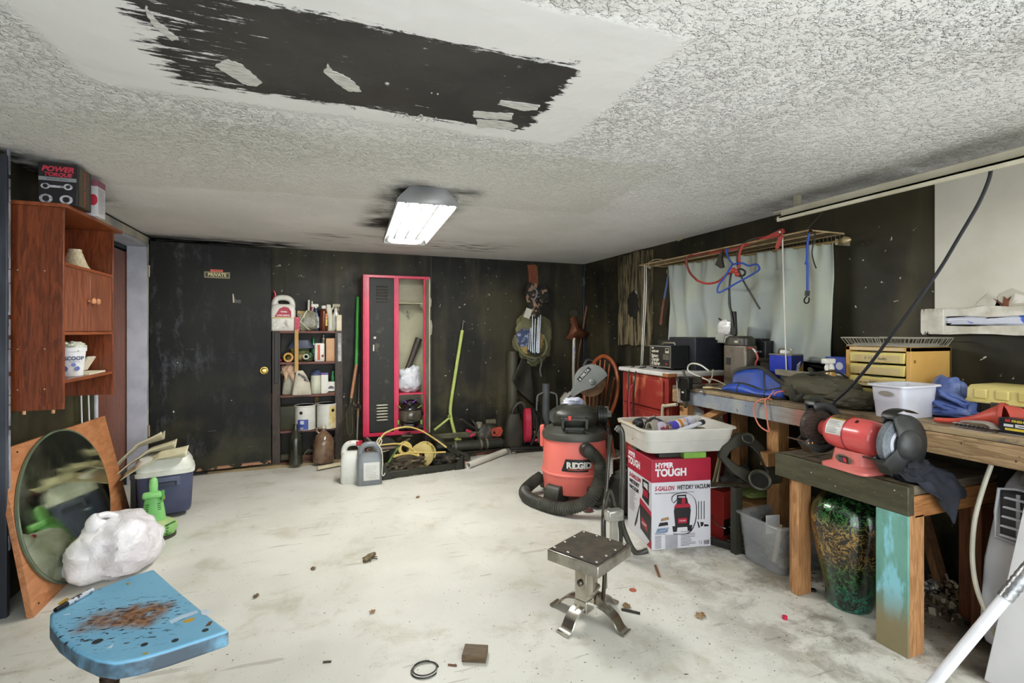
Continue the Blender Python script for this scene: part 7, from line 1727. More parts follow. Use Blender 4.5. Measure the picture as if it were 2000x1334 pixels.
for (x, y, f, r_) in ((1478, 938, 2.90, .062), (1455, 858, 3.02, .035)):
    Mo = frame(ru_(x, y, f) + Vector((-.02, -.04, .01)), (.8, -.5, 0), (.35, .55, .75))
    B().lathe([(r_ * .72, 0), (r_, .004), (r_, .016), (r_ * .9, .02), (r_ * .74, .008)], 28, Mo, cap=False).obj('speaker_ring', mat('#4a493c', .45), pk_)
    B().lathe([(r_ * .74, .001), (.002, -.006)], 28, Mo).obj('speaker_hole', mat('#12120d', .6), pk_)
q = ru_(1450, 955, 2.9); B().box(q.x - .03, q.x + .02, q.y + .02, q.y + .06, -pk_.location.z, q.z).obj('support_rib', MPB, pk_)
# cream hand-truck frame behind the bench leg
ht = thing('hand_truck', 'cream tubular hand truck standing behind the bench leg', 'hand truck', (2.52, 2.92, 0))
def rh(x, y, X=2.40): return PX(x, y, X) - ht.location
MHT = mat('#c9c4ae', .4, h2='#b0aa92')
B().tube([rh(1294, 880), rh(1294, 800), rh(1300, 793), rh(1322, 790)], .012, 10, sub=4).obj('upright', MHT, ht)
B().tube([rh(1300, 880, 2.38), rh(1304, 835, 2.38), rh(1312, 823, 2.38), rh(1335, 820, 2.38)], .012, 10, sub=4).obj('hand_loop', MHT, ht)
B().tube([rh(1360, 822, 2.55), rh(1398, 817, 2.55), rh(1411, 826, 2.55), rh(1414, 850, 2.55), Vector((.02, -.10, .02))], .012, 10, sub=4).obj('rear_loop', mat('#8a7f60', .4), ht)
B().tube([rh(1408, 806, 2.6), rh(1408, 880, 2.6), Vector((.10, -.08, .02))], .011, 10).obj('rear_upright', MHT, ht)
B().box(-.1, .12, -.14, .02, 0, .02).obj('toe_plate', MHT, ht)
tag(B().cb(PX(1362, 818, 2.5), (.006, .10, .16), (.3, 0, 0)).obj('plastic_sheet', mat('#9a9c9c', .3, h2='#c0c2c2', alpha=.6)), 'small clear plastic sheet behind the diagonal brace', 'plastic sheet')
for k, (x, y, z, r_, c_, lab) in enumerate(((2.80, 2.75, .0, (.14, .16, .16), '#2a2822', 'added dark bundle filling the darkness at the back under the workbench'), (2.50, 2.30, .0, (.10, .08, .11), '#3a3a26', 'added dark filler heap between the carton and the red box'), (2.03, 3.03, .0, (.12, .12, .16), '#2b2922', 'added dark filler heap on the floor behind the vacuum carton'), (2.85, 2.15, 0., (.12, .12, .14), '#4a4334', 'added dark filler heap at the wall under the bench'))):
    o = B().blob((0, 0, r_[2]), r_, 110 + k, .3, 2.2, 34, 20, 2.4, 0, crease=.1).obj('bundle', mat(c_, .7, h2='#161510', sc_=7)); o.location = (x, y, z); tag(o, lab, 'bundle')  # invented dark heaps, added to fill the darkness around the bench
o = B().box(-.11, .11, -.10, .10, 0, .30).obj('yellow_tool_case', mat('#23221d', .4, h2='#3a382e'), None, bevel=.012); o.location = (2.24, 3.30, 0); o.rotation_euler = (0, 0, .1); tag(o, 'black tool case with yellow latch behind the vacuum carton', 'tool case')
B().box(-.113, -.108, -.03, .05, .17, .20).obj('yellow_latch', mat('#c9a53a', .4), o)
a, b = PX(1418, 903, 2.35), PX(1452, 960, 2.5)
tag(B().beam(PZ(1395, 1020), PZ(1470, 1050) + Vector((.2, .1, 0)), .08, .03).obj('floor_board', wood('#5d3c2c', '#3b241a', 0, 6.)), 'dark brown board lying on the floor under the bench', 'board')
# ================================================================ on the bench
Z = BZ
# vise at the far end
vz = thing('bench_vise', 'small dark iron bench vise clamped on the bench end', 'vise', (2.40, 2.84, Z))
MI = mat('#3a3730', .5, .5, h2='#5d5646', sc_=14)
B().box(-.01, .10, -.05, .06, 0, .03).box(.0, .09, -.03, .05, .03, .075).obj('body', MI, vz, bevel=.006)
B().box(-.055, -.012, -.055, .055, -.01, .075).box(-.055, -.015, -.03, .03, -.09, .0).obj('front_jaw', mat('#1f1e19', .45, .5), vz, bevel=.006)
B().prism([(-.025, 0), (.025, 0), (.0, -.06)], -.012, .012, frame((-.035, -.005, -.08), (0, -1, 0), (0, 0, 1))).obj('clamp_tip', MI, vz)
B().ball((-.058, -.005, -.03), .010, 10, 8).obj('screw_end', mat('#b8b4a8', .3, .8), vz)
B().cyl((-.045, .075, .06), (-.045, .055, -.11), .006, n=8).obj('handle', mat('#c2c0b8', .3, .6), vz)
B().cyl((-.075, .03, .055), (.02, .12, .06), .012, n=10).obj('anvil_bar', MI, vz)
o = B().cyl((0, 0, 0), (-.02, .0, 0), .014, n=14).cyl((-.02, 0, 0), (-.035, 0, 0), .006, n=8).obj('chrome_knob', mat('#d0d0cc', .2, .9)); o.location = (2.40, 2.70, Z - .015); tag(o, 'small chrome knob on the bench front edge', 'knob')
# clutter of cables and tools at the far end
o = B().tube([PX(1388, 745, 2.52), PX(1348, 727, 2.52), PX(1344, 716, 2.52), PX(1352, 710, 2.52), PX(1368, 713, 2.53), PX(1384, 724, 2.54)], .006, 8, sub=6).obj('white_cable', mat('#c9c6b6', .4)); tag(o, 'stiff white cable looping above the bench by the vise', 'cable')
o = B().tube([PX(1393, 722, 2.55), PX(1391, 735, 2.52), PX(1386, 748, 2.5), PX(1384, 742, 2.5), PX(1392, 741, 2.5), PX(1410, 748, 2.5), PX(1425, 757, 2.5)], .005, 8, sub=6).obj('grey_cable', mat('#8d8670', .5)); tag(o, 'grey cable curling over the bench beside the blue bag', 'cable')
o = B().tube([PX(1334, 723, 2.46), PX(1337, 733, 2.46), PX(1341, 745, 2.46)], .009, 8).obj('dark_lever', mat('#4a4534', .5)); tag(o, 'dark lever standing behind the vise', 'lever')
for k, (x, y, L, a_, c_, lab) in enumerate(((2.50, 2.62, .22, 1.3, '#5a5140', 'long dark pliers lying on the bench near the vise'), (2.46, 2.66, .16, 1.7, '#7a6a4c', 'brown handled tool lying on the bench near the vise'), (2.53, 2.70, .2, 1.0, '#3a352a', 'black wrench on the bench beside the cables'), (2.46, 2.93, .12, .3, '#4d4a3a', 'short file on the end of the bench'))):
    o = B().tube([(-L / 2, -.01, .008), (0, 0, .014), (L / 2, .015, .008)], lambda t: .006 + .006 * (t > .5), 8, sub=4).obj('hand_tool', mat(c_, .45, .4)); o.location = (x, y, Z); o.rotation_euler = (0, 0, a_); tag(o, lab, 'tool')
# blue tool bag
tbg = thing('blue_tool_bag', 'open blue and black tool bag on the workbench', 'bag', (2.52, 2.40, Z))
MBL = mat('#1f48a8', .5, h2='#16357f', sc_=6, bump=.2, bs=20); MBG = mat('#23231d', .7, h2='#33322a')
def rbg(x, y, X): return PX(x, y, X) - tbg.location
ridge = catmull([rbg(1432, 765, 2.58), rbg(1433, 735, 2.60), rbg(1440, 724, 2.62), rbg(1462, 719, 2.63), rbg(1484, 718, 2.62), rbg(1500, 727, 2.60), rbg(1518, 742, 2.58), rbg(1534, 751, 2.55), rbg(1540, 757, 2.52)], 4)
lip = catmull([rbg(1418, 757, 2.47), rbg(1428, 752, 2.47), rbg(1448, 751, 2.46), rbg(1468, 756, 2.46), rbg(1490, 765, 2.46), rbg(1505, 765, 2.46), rbg(1520, 762, 2.47), rbg(1530, 760, 2.48), rbg(1540, 757, 2.50)], 4)
nr = len(ridge)
def inside(u, v):
    i = min(int(round(u * (nr - 1))), nr - 1); a, c = ridge[i], lip[i]
    p = a.lerp(c, v); p.z -= .10 * math.sin(PI * v) * math.sin(PI * u) ** .5; p.z = max(p.z, .012)
    return tuple(p + Vector((.010 * noise.noise(Vector((u * 7, v * 5, 1))), .0, .012 * noise.noise(Vector((u * 9, v * 6, 4))))))
B().grid(inside, nr - 1, 12).obj('lining', MBL, tbg, solid=.006)
def pocket(u, v):
    i = min(int(round(u * (nr - 1))), nr - 1); c = lip[i]
    return (c.x - .035 * math.sin(PI * v * .8), c.y, max(.008, c.z * (1 - v) + .01) + .006 * noise.noise(Vector((u * 8, v * 3, 2))))
B().grid(pocket, nr - 1, 6).obj('front_wall', MBL, tbg, solid=.006)
def backw(u, v):
    i = min(int(round(u * (nr - 1))), nr - 1); c = ridge[i]
    return (c.x + .03 * v, c.y, max(.008, c.z * (1 - v)))
B().grid(backw, nr - 1, 6).obj('back_wall', MBG, tbg, solid=.006)
B().tube(ridge, .013, 8).obj('ridge_trim', MBG, tbg)
B().tube([p + Vector((-.004, 0, -.004)) for p in lip], .014, 8, ry=1.3).obj('lip_trim', MBG, tbg)
B().tube([Vector(inside(.55, i / 10)) + Vector((0, 0, .006)) for i in range(5)], .007, 8).tube([Vector(inside(.86, i / 10)) + Vector((0, 0, .006)) for i in range(11)], .009, 8).obj('inner_binding', MBG, tbg)
B().tube([pocket(i / 20, 1.0) for i in range(21)], .010, 8).obj('base_trim', MBG, tbg)
B().blob(Vector(inside(.6, .75)) + Vector((0, 0, .012)), (.02, .035, .015), 122, .3, 3, 20, 12).obj('parts_pouch', mat('#b79a78', .7), tbg)
for u in (.25, .6): B().tube([pocket(u, i / 6) for i in range(7)], .006, 6).obj('pocket_seam', MBG, tbg)
# orange cord hanging over the front
o = B().tube([PX(1512, 762, 2.45), PX(1498, 780, 2.405), PX(1490, 779, 2.385), PX(1478, 785, 2.38), PX(1472, 797, 2.38), PX(1474, 812, 2.38), PX(1484, 832, 2.38), PX(1502, 843, 2.38), PX(1500, 830, 2.38), PX(1496, 800, 2.38), PX(1495, 779, 2.385), PX(1508, 781, 2.42)], .0042, 8, sub=6).obj('orange_cord', mat('#d88068', .45)); tag(o, 'thin orange cord looping down over the bench front', 'cord')
o = B().tube([PX(1512, 772, 2.42), PX(1518, 766, 2.42), PX(1530, 764, 2.44), PX(1536, 765, 2.5)], .0045, 8, sub=6).obj('orange_cord', mat('#d06a58', .45)); tag(o, 'short orange cord between the blue bag and the duffel', 'cord')
# olive duffel bag, slumped
df = thing('duffel_bag', 'slumped olive canvas duffel bag on the workbench', 'bag', (2.565, 1.93, Z))
MDF = mat('#4a4634', .8, h2='#383527', sc_=5, bump=.35, bs=70)
B().blob((0, .05, .07), (.135, .20, .085), 131, .16, 1.9, 56, 32, 2.5, 0., crease=.14).blob((-.03, -.12, .04), (.10, .14, .055), 133, .2, 2.2, 40, 24, 2.4, 0., crease=.1).obj('body', MDF, df)
B().tube([(-.02, .22, .10), (-.03, .10, .155), (-.02, -.02, .148), (.0, -.18, .09)], .007, 8, sub=6).obj('zip', mat('#1f1e15', .6), df)
B().tube([(.03, .10, .155), (-.04, .08, .19), (-.09, .02, .17), (-.04, -.06, .185), (.03, -.08, .15)], .011, 8, sub=6, ry=.5).obj('carry_handle', mat('#2a281d', .7), df)
B().tube([(-.12, .12, .10), (-.145, .10, .06), (-.14, .09, .02), (-.125, .06, .05), (-.12, .05, .10)], .012, 8, sub=6, ry=.4).obj('strap', mat('#23221a', .7), df)
o = B().box(-.014, .014, -.17, .17, 0, .035).obj('timber_offcut', wood('#8d8775', '#6d6756', 1, 6., .6, 9), None, bevel=.002); o.location = (2.62, 2.16, 1.03); o.rotation_euler = (0, .0, -.12)
tag(o, 'grey weathered timber piece lying behind the duffel bag', 'timber')
o2 = B().box(-.06, .06, -.1, .1, 0, .124).obj('dark_box', mat('#2a2822', .6)); o2.location = (2.665, 2.17, Z); tag(o2, 'dark box hidden behind the duffel bag', 'box')
# toaster-like metal box
tz = thing('metal_canister', 'dented grey metal box with black domed lid on the bench', 'metal box', (2.665, 2.60, Z))
B().box(0, .11, 0, .20, 0, .30).obj('body', mat('#7d766a', .4, .5, h2='#5a5142', sc_=8, bump=.6, bs=9), tz, bevel=.012)
B().loft([(.30, .06, .10, 5, .055, .1), (.345, .058, .098, 4, .055, .1), (.362, .045, .08, 3, .055, .1)], 30).obj('lid', mat('#2a2820', .4, h2='#3b392e'), tz)
B().box(-.006, .002, .06, .09, .315, .33).obj('lid_badge', mat('#b9b08a', .4), tz)
B().box(-.004, .002, .13, .17, .16, .21).obj('dark_patch', mat('#23201a', .6), tz)
o = B().box(0, .16, 0, .22, 0, .33).box(.01, .1, .05, .2, .33, .345).obj('black_appliance', mat('#1b1b1d', .4), None, bevel=.006); o.location = (2.80, 2.56, Z); tag(o, 'black box shaped appliance behind the dented metal box', 'appliance')
for k in range(5): B().box(-.002, .0, .03 + k * .03, .05 + k * .03, .25, .262).obj('printed_mark', mat('#a9a9a4'), o)
o = B().tube([PX(1455, 682, 2.70), PX(1468, 680, 2.68), PX(1476, 688, 2.67), PX(1480, 700, 2.67), PX(1476, 710, 2.68), PX(1479, 730, 2.70)], .006, 8, sub=6).obj('red_black_cable', mat('#b04a48', .45, h2='#d0cdc8', sc_=10, lo=.5, hi=.55)); tag(o, 'red and white cable beside the dented metal box', 'cable')
# pot
pt_ = thing('cooking_pot', 'dark cooking pot with rim handle between metal box and blue can', 'pot', (2.80, 2.50, Z))
B().lathe([(.06, 0), (.07, .01), (.078, .19), (.098, .215), (.10, .22), (.092, .22), (.07, .19)], 28).obj('body', mat('#2b2a20', .35, h2='#3f3d2e', coat=.3), pt_)
# blue solvent can
bc2 = thing('solvent_can', 'blue rectangular solvent can with wire handle on the bench', 'can', (2.70, 2.275, Z))
B().box(0, .10, 0, .165, 0, .245).obj('body', [mat('#2338a8', .35, h2='#1d2f8e')], bc2, bevel=.006)
B().box(-.002, .102, -.002, .167, .243, .252).obj('top_rim', mat('#8d8776', .35, .6), bc2, bevel=.002)
B().rect(0.0, .10, .0, .245, frame((0, -.0005, 0), (1, 0, 0), (0, 0, 1))).obj('label', mat('#20285a', .4), bc2)
B().poly([(0.002, .01), (.098, .01), (.098, .20), (.002, .10)], frame((0, -.0006, 0), (1, 0, 0), (0, 0, 1)), .0015).obj('gold_panel', mat('#94762f', .4), bc2)
B().poly([(.03, .13), (.06, .15), (.075, .21), (.045, .19)], frame((0, -.0007, 0), (1, 0, 0), (0, 0, 1)), .002).obj('emblem', mat('#dcdce4'), bc2)
text('KLEAN\nSTRIP', .019, mat('#22306e'), bc2, frame((.053, -.0007, .171), (.9, 0, .45), (-.3, 0, .9)), off=.003)
text('STRIPPER', .020, mat('#17150f'), bc2, frame((.05, -.0007, .06), (1, 0, .1), (0, 0, 1)), off=.003)
B().tube([(.05, .03, .25), (.05, .035, .275), (.05, .05, .285), (.05, .12, .285), (.05, .135, .275), (.05, .14, .25)], .006, 8).obj('wire_handle', mat('#8d8a7c', .3, .7), bc2)
B().box(.03, .07, .065, .11, .252, .275).obj('cap', mat('#d8d8d4'), bc2, bevel=.004)
for k in range(4): 
    o = B().cyl((0, 0, 0), (0, .004, .16 + .02 * (k % 2)), .006, n=8).obj('drill_bit', mat('#8d8f90', .3, .8)); o.location = (2.80 + .012 * (k % 2), 2.08 - k * .022, Z); tag(o, 'steel drill bit standing behind the timber piece', 'drill bit', 'drill bits standing on the bench')
o = B().box(-.06, .06, -.06, .06, 0, .10).obj('bit_block', mat('#1f1e18', .6)); o.location = (2.90, 2.06, Z); tag(o, 'black block on the bench under the curtain', 'block')
# blue shop-towel carton
bt2 = thing('towel_carton', 'blue printed carton of shop towels beside the drawer cabinet', 'box', (2.78, 1.99, Z))
ctn2 = B().box(0, .11, 0, .125, 0, .245).obj('carton', mat('#2740a0', .45, h2='#1f3488'), bt2, bevel=.002)
Mx = frame((-.0003, .125, 0), (0, -1, 0), (0, 0, 1))
B().rect(0, .125, .122, .15, Mx).obj('white_band', mat('#d6d6dc'), ctn2)
text('SHOP TOWELS', .016, mat('#22306e'), ctn2, Mx @ Matrix.Translation((.0625, .136, 0)), off=.002)
B().poly([(.015, .215), (.055, .215), (.055, .185), (.035, .168), (.015, .185)], Mx).poly(el_(.088, .195, .022, .022, 18), Mx).obj('emblem', mat('#c9cede'), ctn2)
text('BLUE', .014, mat('#22306e'), ctn2, Mx @ Matrix.Translation((.035, .2, 0)), off=.002)
text('200', .02, mat('#d6d6dc'), ctn2, Mx @ Matrix.Translation((.04, .08, 0)), off=.002)
B().rect(.0, .11, .09, .12, frame((0, -.0003, 0), (1, 0, 0), (0, 0, 1))).obj('side_stripe', mat('#6a1f3a', .5, h2='#2f8a8a', sc_=20), ctn2)
# amber spray bottle
sb = thing('spray_bottle', 'amber spray bottle with white trigger beside the drawer cabinet', 'spray bottle', (2.62, 1.965, Z))
sprayer(sb, .085, .245, mat('#b08a4a', .15, h2='#9a7436', coat=.3), MW, MW)
# drawer cabinet
dcb = thing('drawer_cabinet', 'orange yellow parts cabinet with four yellow drawers on the bench', 'cabinet', (2.69, 1.60, Z))
DW_, DH_, DD_ = .325, .315, .315
MOR = mat('#cfa258', .5, h2='#c3954c', sc_=3)
B().box(0, DD_, 0, .022, 0, DH_).obj('side_panel', MOR, dcb, bevel=.002)
B().box(0, DD_, DW_ - .022, DW_, 0, DH_).obj('side_panel', MOR, dcb, bevel=.002)
B().box(0, DD_, 0, DW_, DH_ - .022, DH_ + .0005).obj('top_panel', MOR, dcb, bevel=.002)
B().box(0, DD_, 0, DW_, 0, .012).box(DD_ - .01, DD_, 0, DW_, 0, DH_).obj('back_panel', MOR, dcb)
B().box(.06, DD_ - .01, .022, DW_ - .022, .012, DH_ - .022).obj('dark_inside', mat('#1d180f', .8), dcb)
B().rect(.03, DW_ - .03, DH_ - .019, DH_ - .004, frame((-.0004, DW_, 0), (0, -1, 0), (0, 0, 1))).obj('paper_strip', mat('#c9b48a', .6, h2='#b85a3a', sc_=14, lo=.58, hi=.62), dcb)
MYD = mat('#d2c276', .4, h2='#c4b365', sc_=5)
for k in range(4):
    z0 = .038 + k * .0635
    dwr = B().prism([(.028, .004), (DW_ - .028, .004), (DW_ - .024, .055), (.024, .055)], 0, .02, frame((.012, DW_, z0), (0, -1, 0), (0, 0, 1))).box(.0, .014, .024, DW_ - .024, z0 + .045, z0 + .058).obj('drawer', MYD, dcb, bevel=.004)
    B().rect(.045, DW_ - .045, .009, .043, frame((-.0085, DW_, z0), (0, -1, 0), (0, 0, 1)), .001).obj('paper_label', mat('#c2ae7c', .6, h2='#b39c66', sc_=9), dwr)
    B().box(-.004, .004, DW_ / 2 - .03, DW_ / 2 + .03, z0 + .057, z0 + .062).obj('pull', mat('#3a3526', .5), dwr)
    if k == 1: text('Yellow on RED screw TERM', .022, mat('#2a2620'), dwr, frame((-.0085, DW_ / 2, z0 + .026), (0, -1, 0), (0, 0, 1)), off=.003, shear=.25)
    if k == 3: text('S  I I I   bolts', .022, mat('#4a5a45'), dwr, frame((-.0085, DW_ / 2, z0 + .026), (0, -1, 0), (0, 0, 1)), off=.003, shear=.25)
B().poly(el_(.03, DH_ - .07, .009, .009, 14), frame((0, -.0004, 0), (1, 0, 0), (0, 0, 1))).obj('lock', mat('#8a6a30', .4), dcb)
# wire basket tray on top
wt_ = thing('wire_tray', 'wire mesh letter tray lying on the drawer cabinet', 'tray', (2.66, 1.57, Z + DH_ + .001))
MWT = mat('#b3b0a0', .35, .6)
for z, s_ in ((.004, -.02), (.045, 0)):
    B().tube([(-s_, -s_, z), (.31 + s_, -s_, z), (.31 + s_, .36 + s_, z), (-s_, .36 + s_, z)], .0035, 6, closed=True).obj('rim_wire', MWT, wt_)
for k in range(19): B().tube([(.0, k * .02, .045), (.02, k * .0178 + .02, .004), (.29, k * .0178 + .02, .004), (.31, k * .02, .045)], .0014, 4).obj('cross_wire', MWT, wt_)
for k in range(15): B().tube([(k * .022, 0, .045), (k * .02 + .02, .02, .004), (k * .02 + .02, .34, .004), (k * .022, .36, .045)], .0014, 4).obj('cross_wire', MWT, wt_)
o = B().box(.0, .23, 0, .28, 0, .010).obj('grey_papers', mat('#9a958a', .7)); o.location = (2.70, 1.61, Z + DH_ + .0075); tag(o, 'grey papers lying in the wire tray', 'paper')
# dark round hat
o = B().lathe([(.075, 0), (.08, .006), (.07, .012), (.05, .02), (.045, .055), (.02, .065), (.002, .066)], 28).obj('felt_hat', mat('#26241a', .7, h2='#3a372a')); o.location = (2.60, 1.66, Z); tag(o, 'dark round hat in front of the drawer cabinet', 'hat')
# white bin
wbn2 = thing('white_bin', 'white plastic desk bin with hand hole on the bench edge', 'bin', (2.412, 1.462, Z))
MWB = mat('#d3d4da', .35, h2='#c6c8d2')
tubmesh(B(), 0, .245, 0, .15, .142, .012, .003).obj('bin', MWB, wbn2)
B().poly([(x, y) for x, y in el_(0, 0, .032, .012, 20)], frame((.0, .075, .11), (0, -1, 0), (-.06, 0, 1)), .004).obj('hand_hole', mat('#8f8a80', .5), wbn2)
# blue jeans
jb = B()
for k, (c_, r_, rot, sd) in enumerate((((0, -.02, .022), (.10, .10, .022), (0, .05, .2), 1), ((.0, -.01, .055), (.095, .085, .020), (.25, -.15, .5), 2), ((-.01, -.02, .085), (.075, .07, .020), (.45, .2, .1), 3), ((.06, .075, .09), (.022, .065, .088), (.1, .25, -.2), 4), ((.085, .06, .08), (.020, .07, .078), (-.1, .1, .15), 5), ((-.02, -.085, .055), (.03, .018, .055), (.2, .3, .4), 6))):
    jb.blob((0, 0, 0), r_, 140 + sd, .16, 1.4, 48, 26, 3.2, None, M=Matrix.Translation(c_) @ Euler(rot).to_matrix().to_4x4(), crease=.08)
jb.v = [(x, y, max(z, .001)) for x, y, z in jb.v]
o = jb.obj('blue_jeans', mat('#4d609a', .85, h2='#93a4cc', sc_=9, lo=.42, hi=.7, bump=.5, bs=22)); o.location = (2.72, 1.44, Z)
tag(o, 'crumpled blue denim clothes behind the white bin', 'clothes')
# tool box
tx = thing('tool_box', 'black tool box with ribbed yellow lid on the bench end', 'tool box', (2.69, .82, Z))
MTY = mat('#cfbf78', .45, h2='#bfae66', sc_=5); MTK = mat('#1b1b16', .45)
B().box(0, .25, 0, .54, 0, .082).obj('body', MTK, tx, bevel=.006)
B().prism([(-.014, .082), (.264, .082), (.264, .094), (.25, .10), (.245, .145), (.22, .158), (.03, .158), (.005, .145), (.0, .10), (-.014, .094)], -.015, .555, frame((0, 0, 0), (1, 0, 0), (0, 0, 1)) @ Matrix.Scale(-1, 4, (0, 0, 1))).obj('lid', MTY, tx, bevel=.005)
for k in range(7): B().box(-.006, .01, .03 + k * .075, .075 + k * .075, .102, .142).obj('lid_rib', MTY, tx, bevel=.004)
for y in (.13, .40): B().box(-.02, -.002, y, y + .06, .045, .092).obj('latch', mat('#3a3930', .4), tx, bevel=.004)
for k in range(12): B().box(-.004, 0, .02 + k * .044, .035 + k * .044, .0, .07).obj('body_rib', MTK, tx)
B().tube([(.12, .38, .155), (.12, .36, .18), (.12, .22, .185), (.12, .18, .155)], .012, 8, sub=4).obj('handle', mat('#2a2a24', .5), tx)
# red funnel
a, b = PZ(1828, 821, Z + .012), PZ(1938, 822, Z + .055)
fn = thing('red_funnel', 'red plastic funnel lying on the front of the bench', 'funnel', (2.50, 1.33, Z))
B().tube([(-.02, .05, .012), (-.005, -.02, .018), (.015, -.08, .035), (.03, -.13, .05), (.036, -.15, .052)], lambda t: .008 + .01 * t + .036 * max(0, t - .45) / .55, 24, sub=5, cap=False).obj('cone', mat('#c04a3a', .45, h2='#a83e30'), fn, solid=.003)
B().lathe([(.048, 0), (.056, .0), (.056, .012), (.05, .012), (.048, 0)], 28, frame((.036, -.15, .055), (1, .25, 0), (0, 0, 1)), cap=False).obj('rim', mat('#b0463a', .5), fn)
B().tube([(.05, -.15, .05), (.09, -.19, .055), (.12, -.23, .03)], lambda t: .045 * (1 - t) + .012, 18, sub=4).obj('spout_side', mat('#c04a3a', .45), fn)
# perforated strap
cs2 = thing('perforated_strap', 'silver perforated metal strap curled on the bench edge', 'strap', (2.44, 1.21, Z))
sp_ = [(-.005, .075, .02), (-.008, .05, .018), (-.012, .0, .016), (.0, -.045, .016), (.02, -.05, .016), (.03, -.02, .03), (.035, .03, .028), (.04, .075, .022)]
B().tube(sp_, .015, 6, sub=5, ry=.15).obj('strap', mat('#b8b7ae', .35, .5), cs2)
for k in range(8): B().cyl((-.032 if k > 3 else -.03, .055 - k * .014, .016), (-.02, .055 - k * .014, .016), .0052, n=10).obj('hole', mat('#1a1a18', .5), cs2)
B().prism([(-.03, .08), (.05, .08), (.05, -.05), (-.03, -.045)], .0, .003).obj('lower_strap', mat('#b8b7ae', .35, .5), cs2)
# nail box
nb_ = thing('nail_box', 'black box of finish nails with yellow stripe on the bench edge', 'box', (2.455, 1.0, Z))
nbx = B().box(0, .05, -.06, .15, 0, .062).obj('carton', mat('#15151a', .4), nb_, bevel=.002)
Mn = frame((-.0003, .15, 0), (0, -1, 0), (0, 0, 1))
B().rect(.02, .205, .016, .025, Mn).obj('yellow_stripe', mat('#d0b93c', .45), nbx)
B().rect(.05, .205, .029, .042, Mn).rect(.016, .045, .030, .040, Mn).obj('white_panel', mat('#cfcfd2', .45), nbx)
B().rect(.06, .20, .034, .0365, Mn, .0016).obj('printed_nail', mat('#333338'), nbx)
B().rect(.02, .036, .048, .058, Mn).obj('red_logo', mat('#b82a34', .45), nbx)
text('FINISH NAILS', .0125, mat('#d0b93c'), nbx, Mn @ Matrix.Translation((.04, .052, 0)), align='LEFT', off=.002, bold=.0005)
text('2 IN', .012, mat('#d6d6d6'), nbx, Mn @ Matrix.Translation((.10, .008, 0)), align='LEFT', off=.002)
B().rect(.0, .205, 0, .004, Mn).obj('base_line', mat('#8a8a8a'), nbx)
o = B().lathe([(.03, 0), (.034, .004), (.034, .016), (.02, .02), (.002, .02)], 24).obj('metal_lid', mat('#a39f8c', .35, .5)); o.location = (2.425, .985, Z); tag(o, 'round metal lid in front of the nail box', 'saucer')  # a loose round metal lid
o = B().beam((0, 0, .008), (.0, -.14, .09), .035, .012).obj('yellow_level', mat('#c2ab4e', .45)); o.location = (2.56, 1.06, Z); tag(o, 'yellow tool handle leaning behind the nail box', 'tool')
# black power cord hanging from the rail to the bench
o = B().tube([Vector((2.63, PX(1936, 342, 2.63).y, 1.992)), PX(1931, 352, 2.63), PX(1910, 400, 2.62), PX(1872, 465, 2.60), PX(1836, 525, 2.58), PX(1795, 583, 2.54), PX(1752, 640, 2.5), PX(1700, 710, 2.46), PX(1660, 757, 2.43), PX(1630, 785, 2.41), PX(1622, 800, 2.395)], .0075, 8, sub=6).obj('black_power_cord', mat('#17181c', .4)); tag(o, 'black power cord hanging from the ceiling rail down to the bench', 'cord')
# ================================================================ on the white counter
zc = .994
bcg = thing('battery_charger', 'black battery charger with white lettered front panel on the counter', 'battery charger', (2.54, 3.21, zc))
ch_ = B().box(0, .17, 0, .275, .012, .195).obj('case', mat('#1a1a1c', .45), bcg, bevel=.003)
for x in (.02, .13):
    for y in (.02, .235): B().box(x, x + .02, y, y + .02, 0, .012).obj('foot', mat('#101010'), bcg)
Mc = frame((-.0003, .275, 0), (0, -1, 0), (0, 0, 1))
B().rect(.008, .267, .02, .188, Mc).obj('panel_border', mat('#9a968a', .45), ch_)
B().rect(.013, .262, .025, .183, Mc, .0012).obj('panel', mat('#26251f', .45), ch_)
MCH = mat('#d6d2c2', .45)
for (s_, x, z, sz) in (('SEARS', .03, .170, .014), ('10/2/50 AMP', .03, .143, .022), ('Battery', .03, .108, .038), ('Charger', .03, .078, .038), ('& Starter', .03, .046, .038)):
    text(s_, sz, MCH, ch_, Mc @ Matrix.Translation((x, z, 0)), align='LEFT', off=.002, bold=.0012, sx=.78)
B().rect(.205, .25, .132, .172, Mc, .0016).obj('meter', mat('#b5b09c', .4), ch_)
B().rect(.21, .245, .15, .168, Mc, .002).obj('meter_window', mat('#3a382e', .3), ch_)
l3 = B()
for k in range(5): l3.rect(.175, .25, .118 - k * .009, .121 - k * .009, Mc, .0016)
l3.obj('printed_lines', mat('#8d8a7c'), ch_)
B().ball(Mc @ Vector((.218, .045, .002)), (.006, .012, .008)).obj('red_switch', mat('#a8242c', .4), ch_)
B().tube([(.08, .05, .195), (.08, .06, .212), (.08, .2, .212), (.08, .21, .195)], .007, 8).obj('carry_handle', mat('#7d7868', .4), bcg)
tvb = thing('black_speaker', 'large black cabinet speaker on the white counter', 'speaker', (2.715, 3.14, zc))
B().box(0, .27, 0, .32, 0, .258).obj('case', mat('#1e2024', .5, h2='#26282e'), tvb, bevel=.005)
B().box(.01, .26, -.003, 0, .01, .248).obj('front_cloth', mat('#1a1d26', .85, h2='#232733', sc_=40), tvb)
o = B().box(0, .12, 0, .30, 0, .23).obj('olive_box', mat('#2a2a22', .6)); o.location = (2.86, 3.50, zc); tag(o, 'dark olive box at the back of the counter against the wall', 'box')
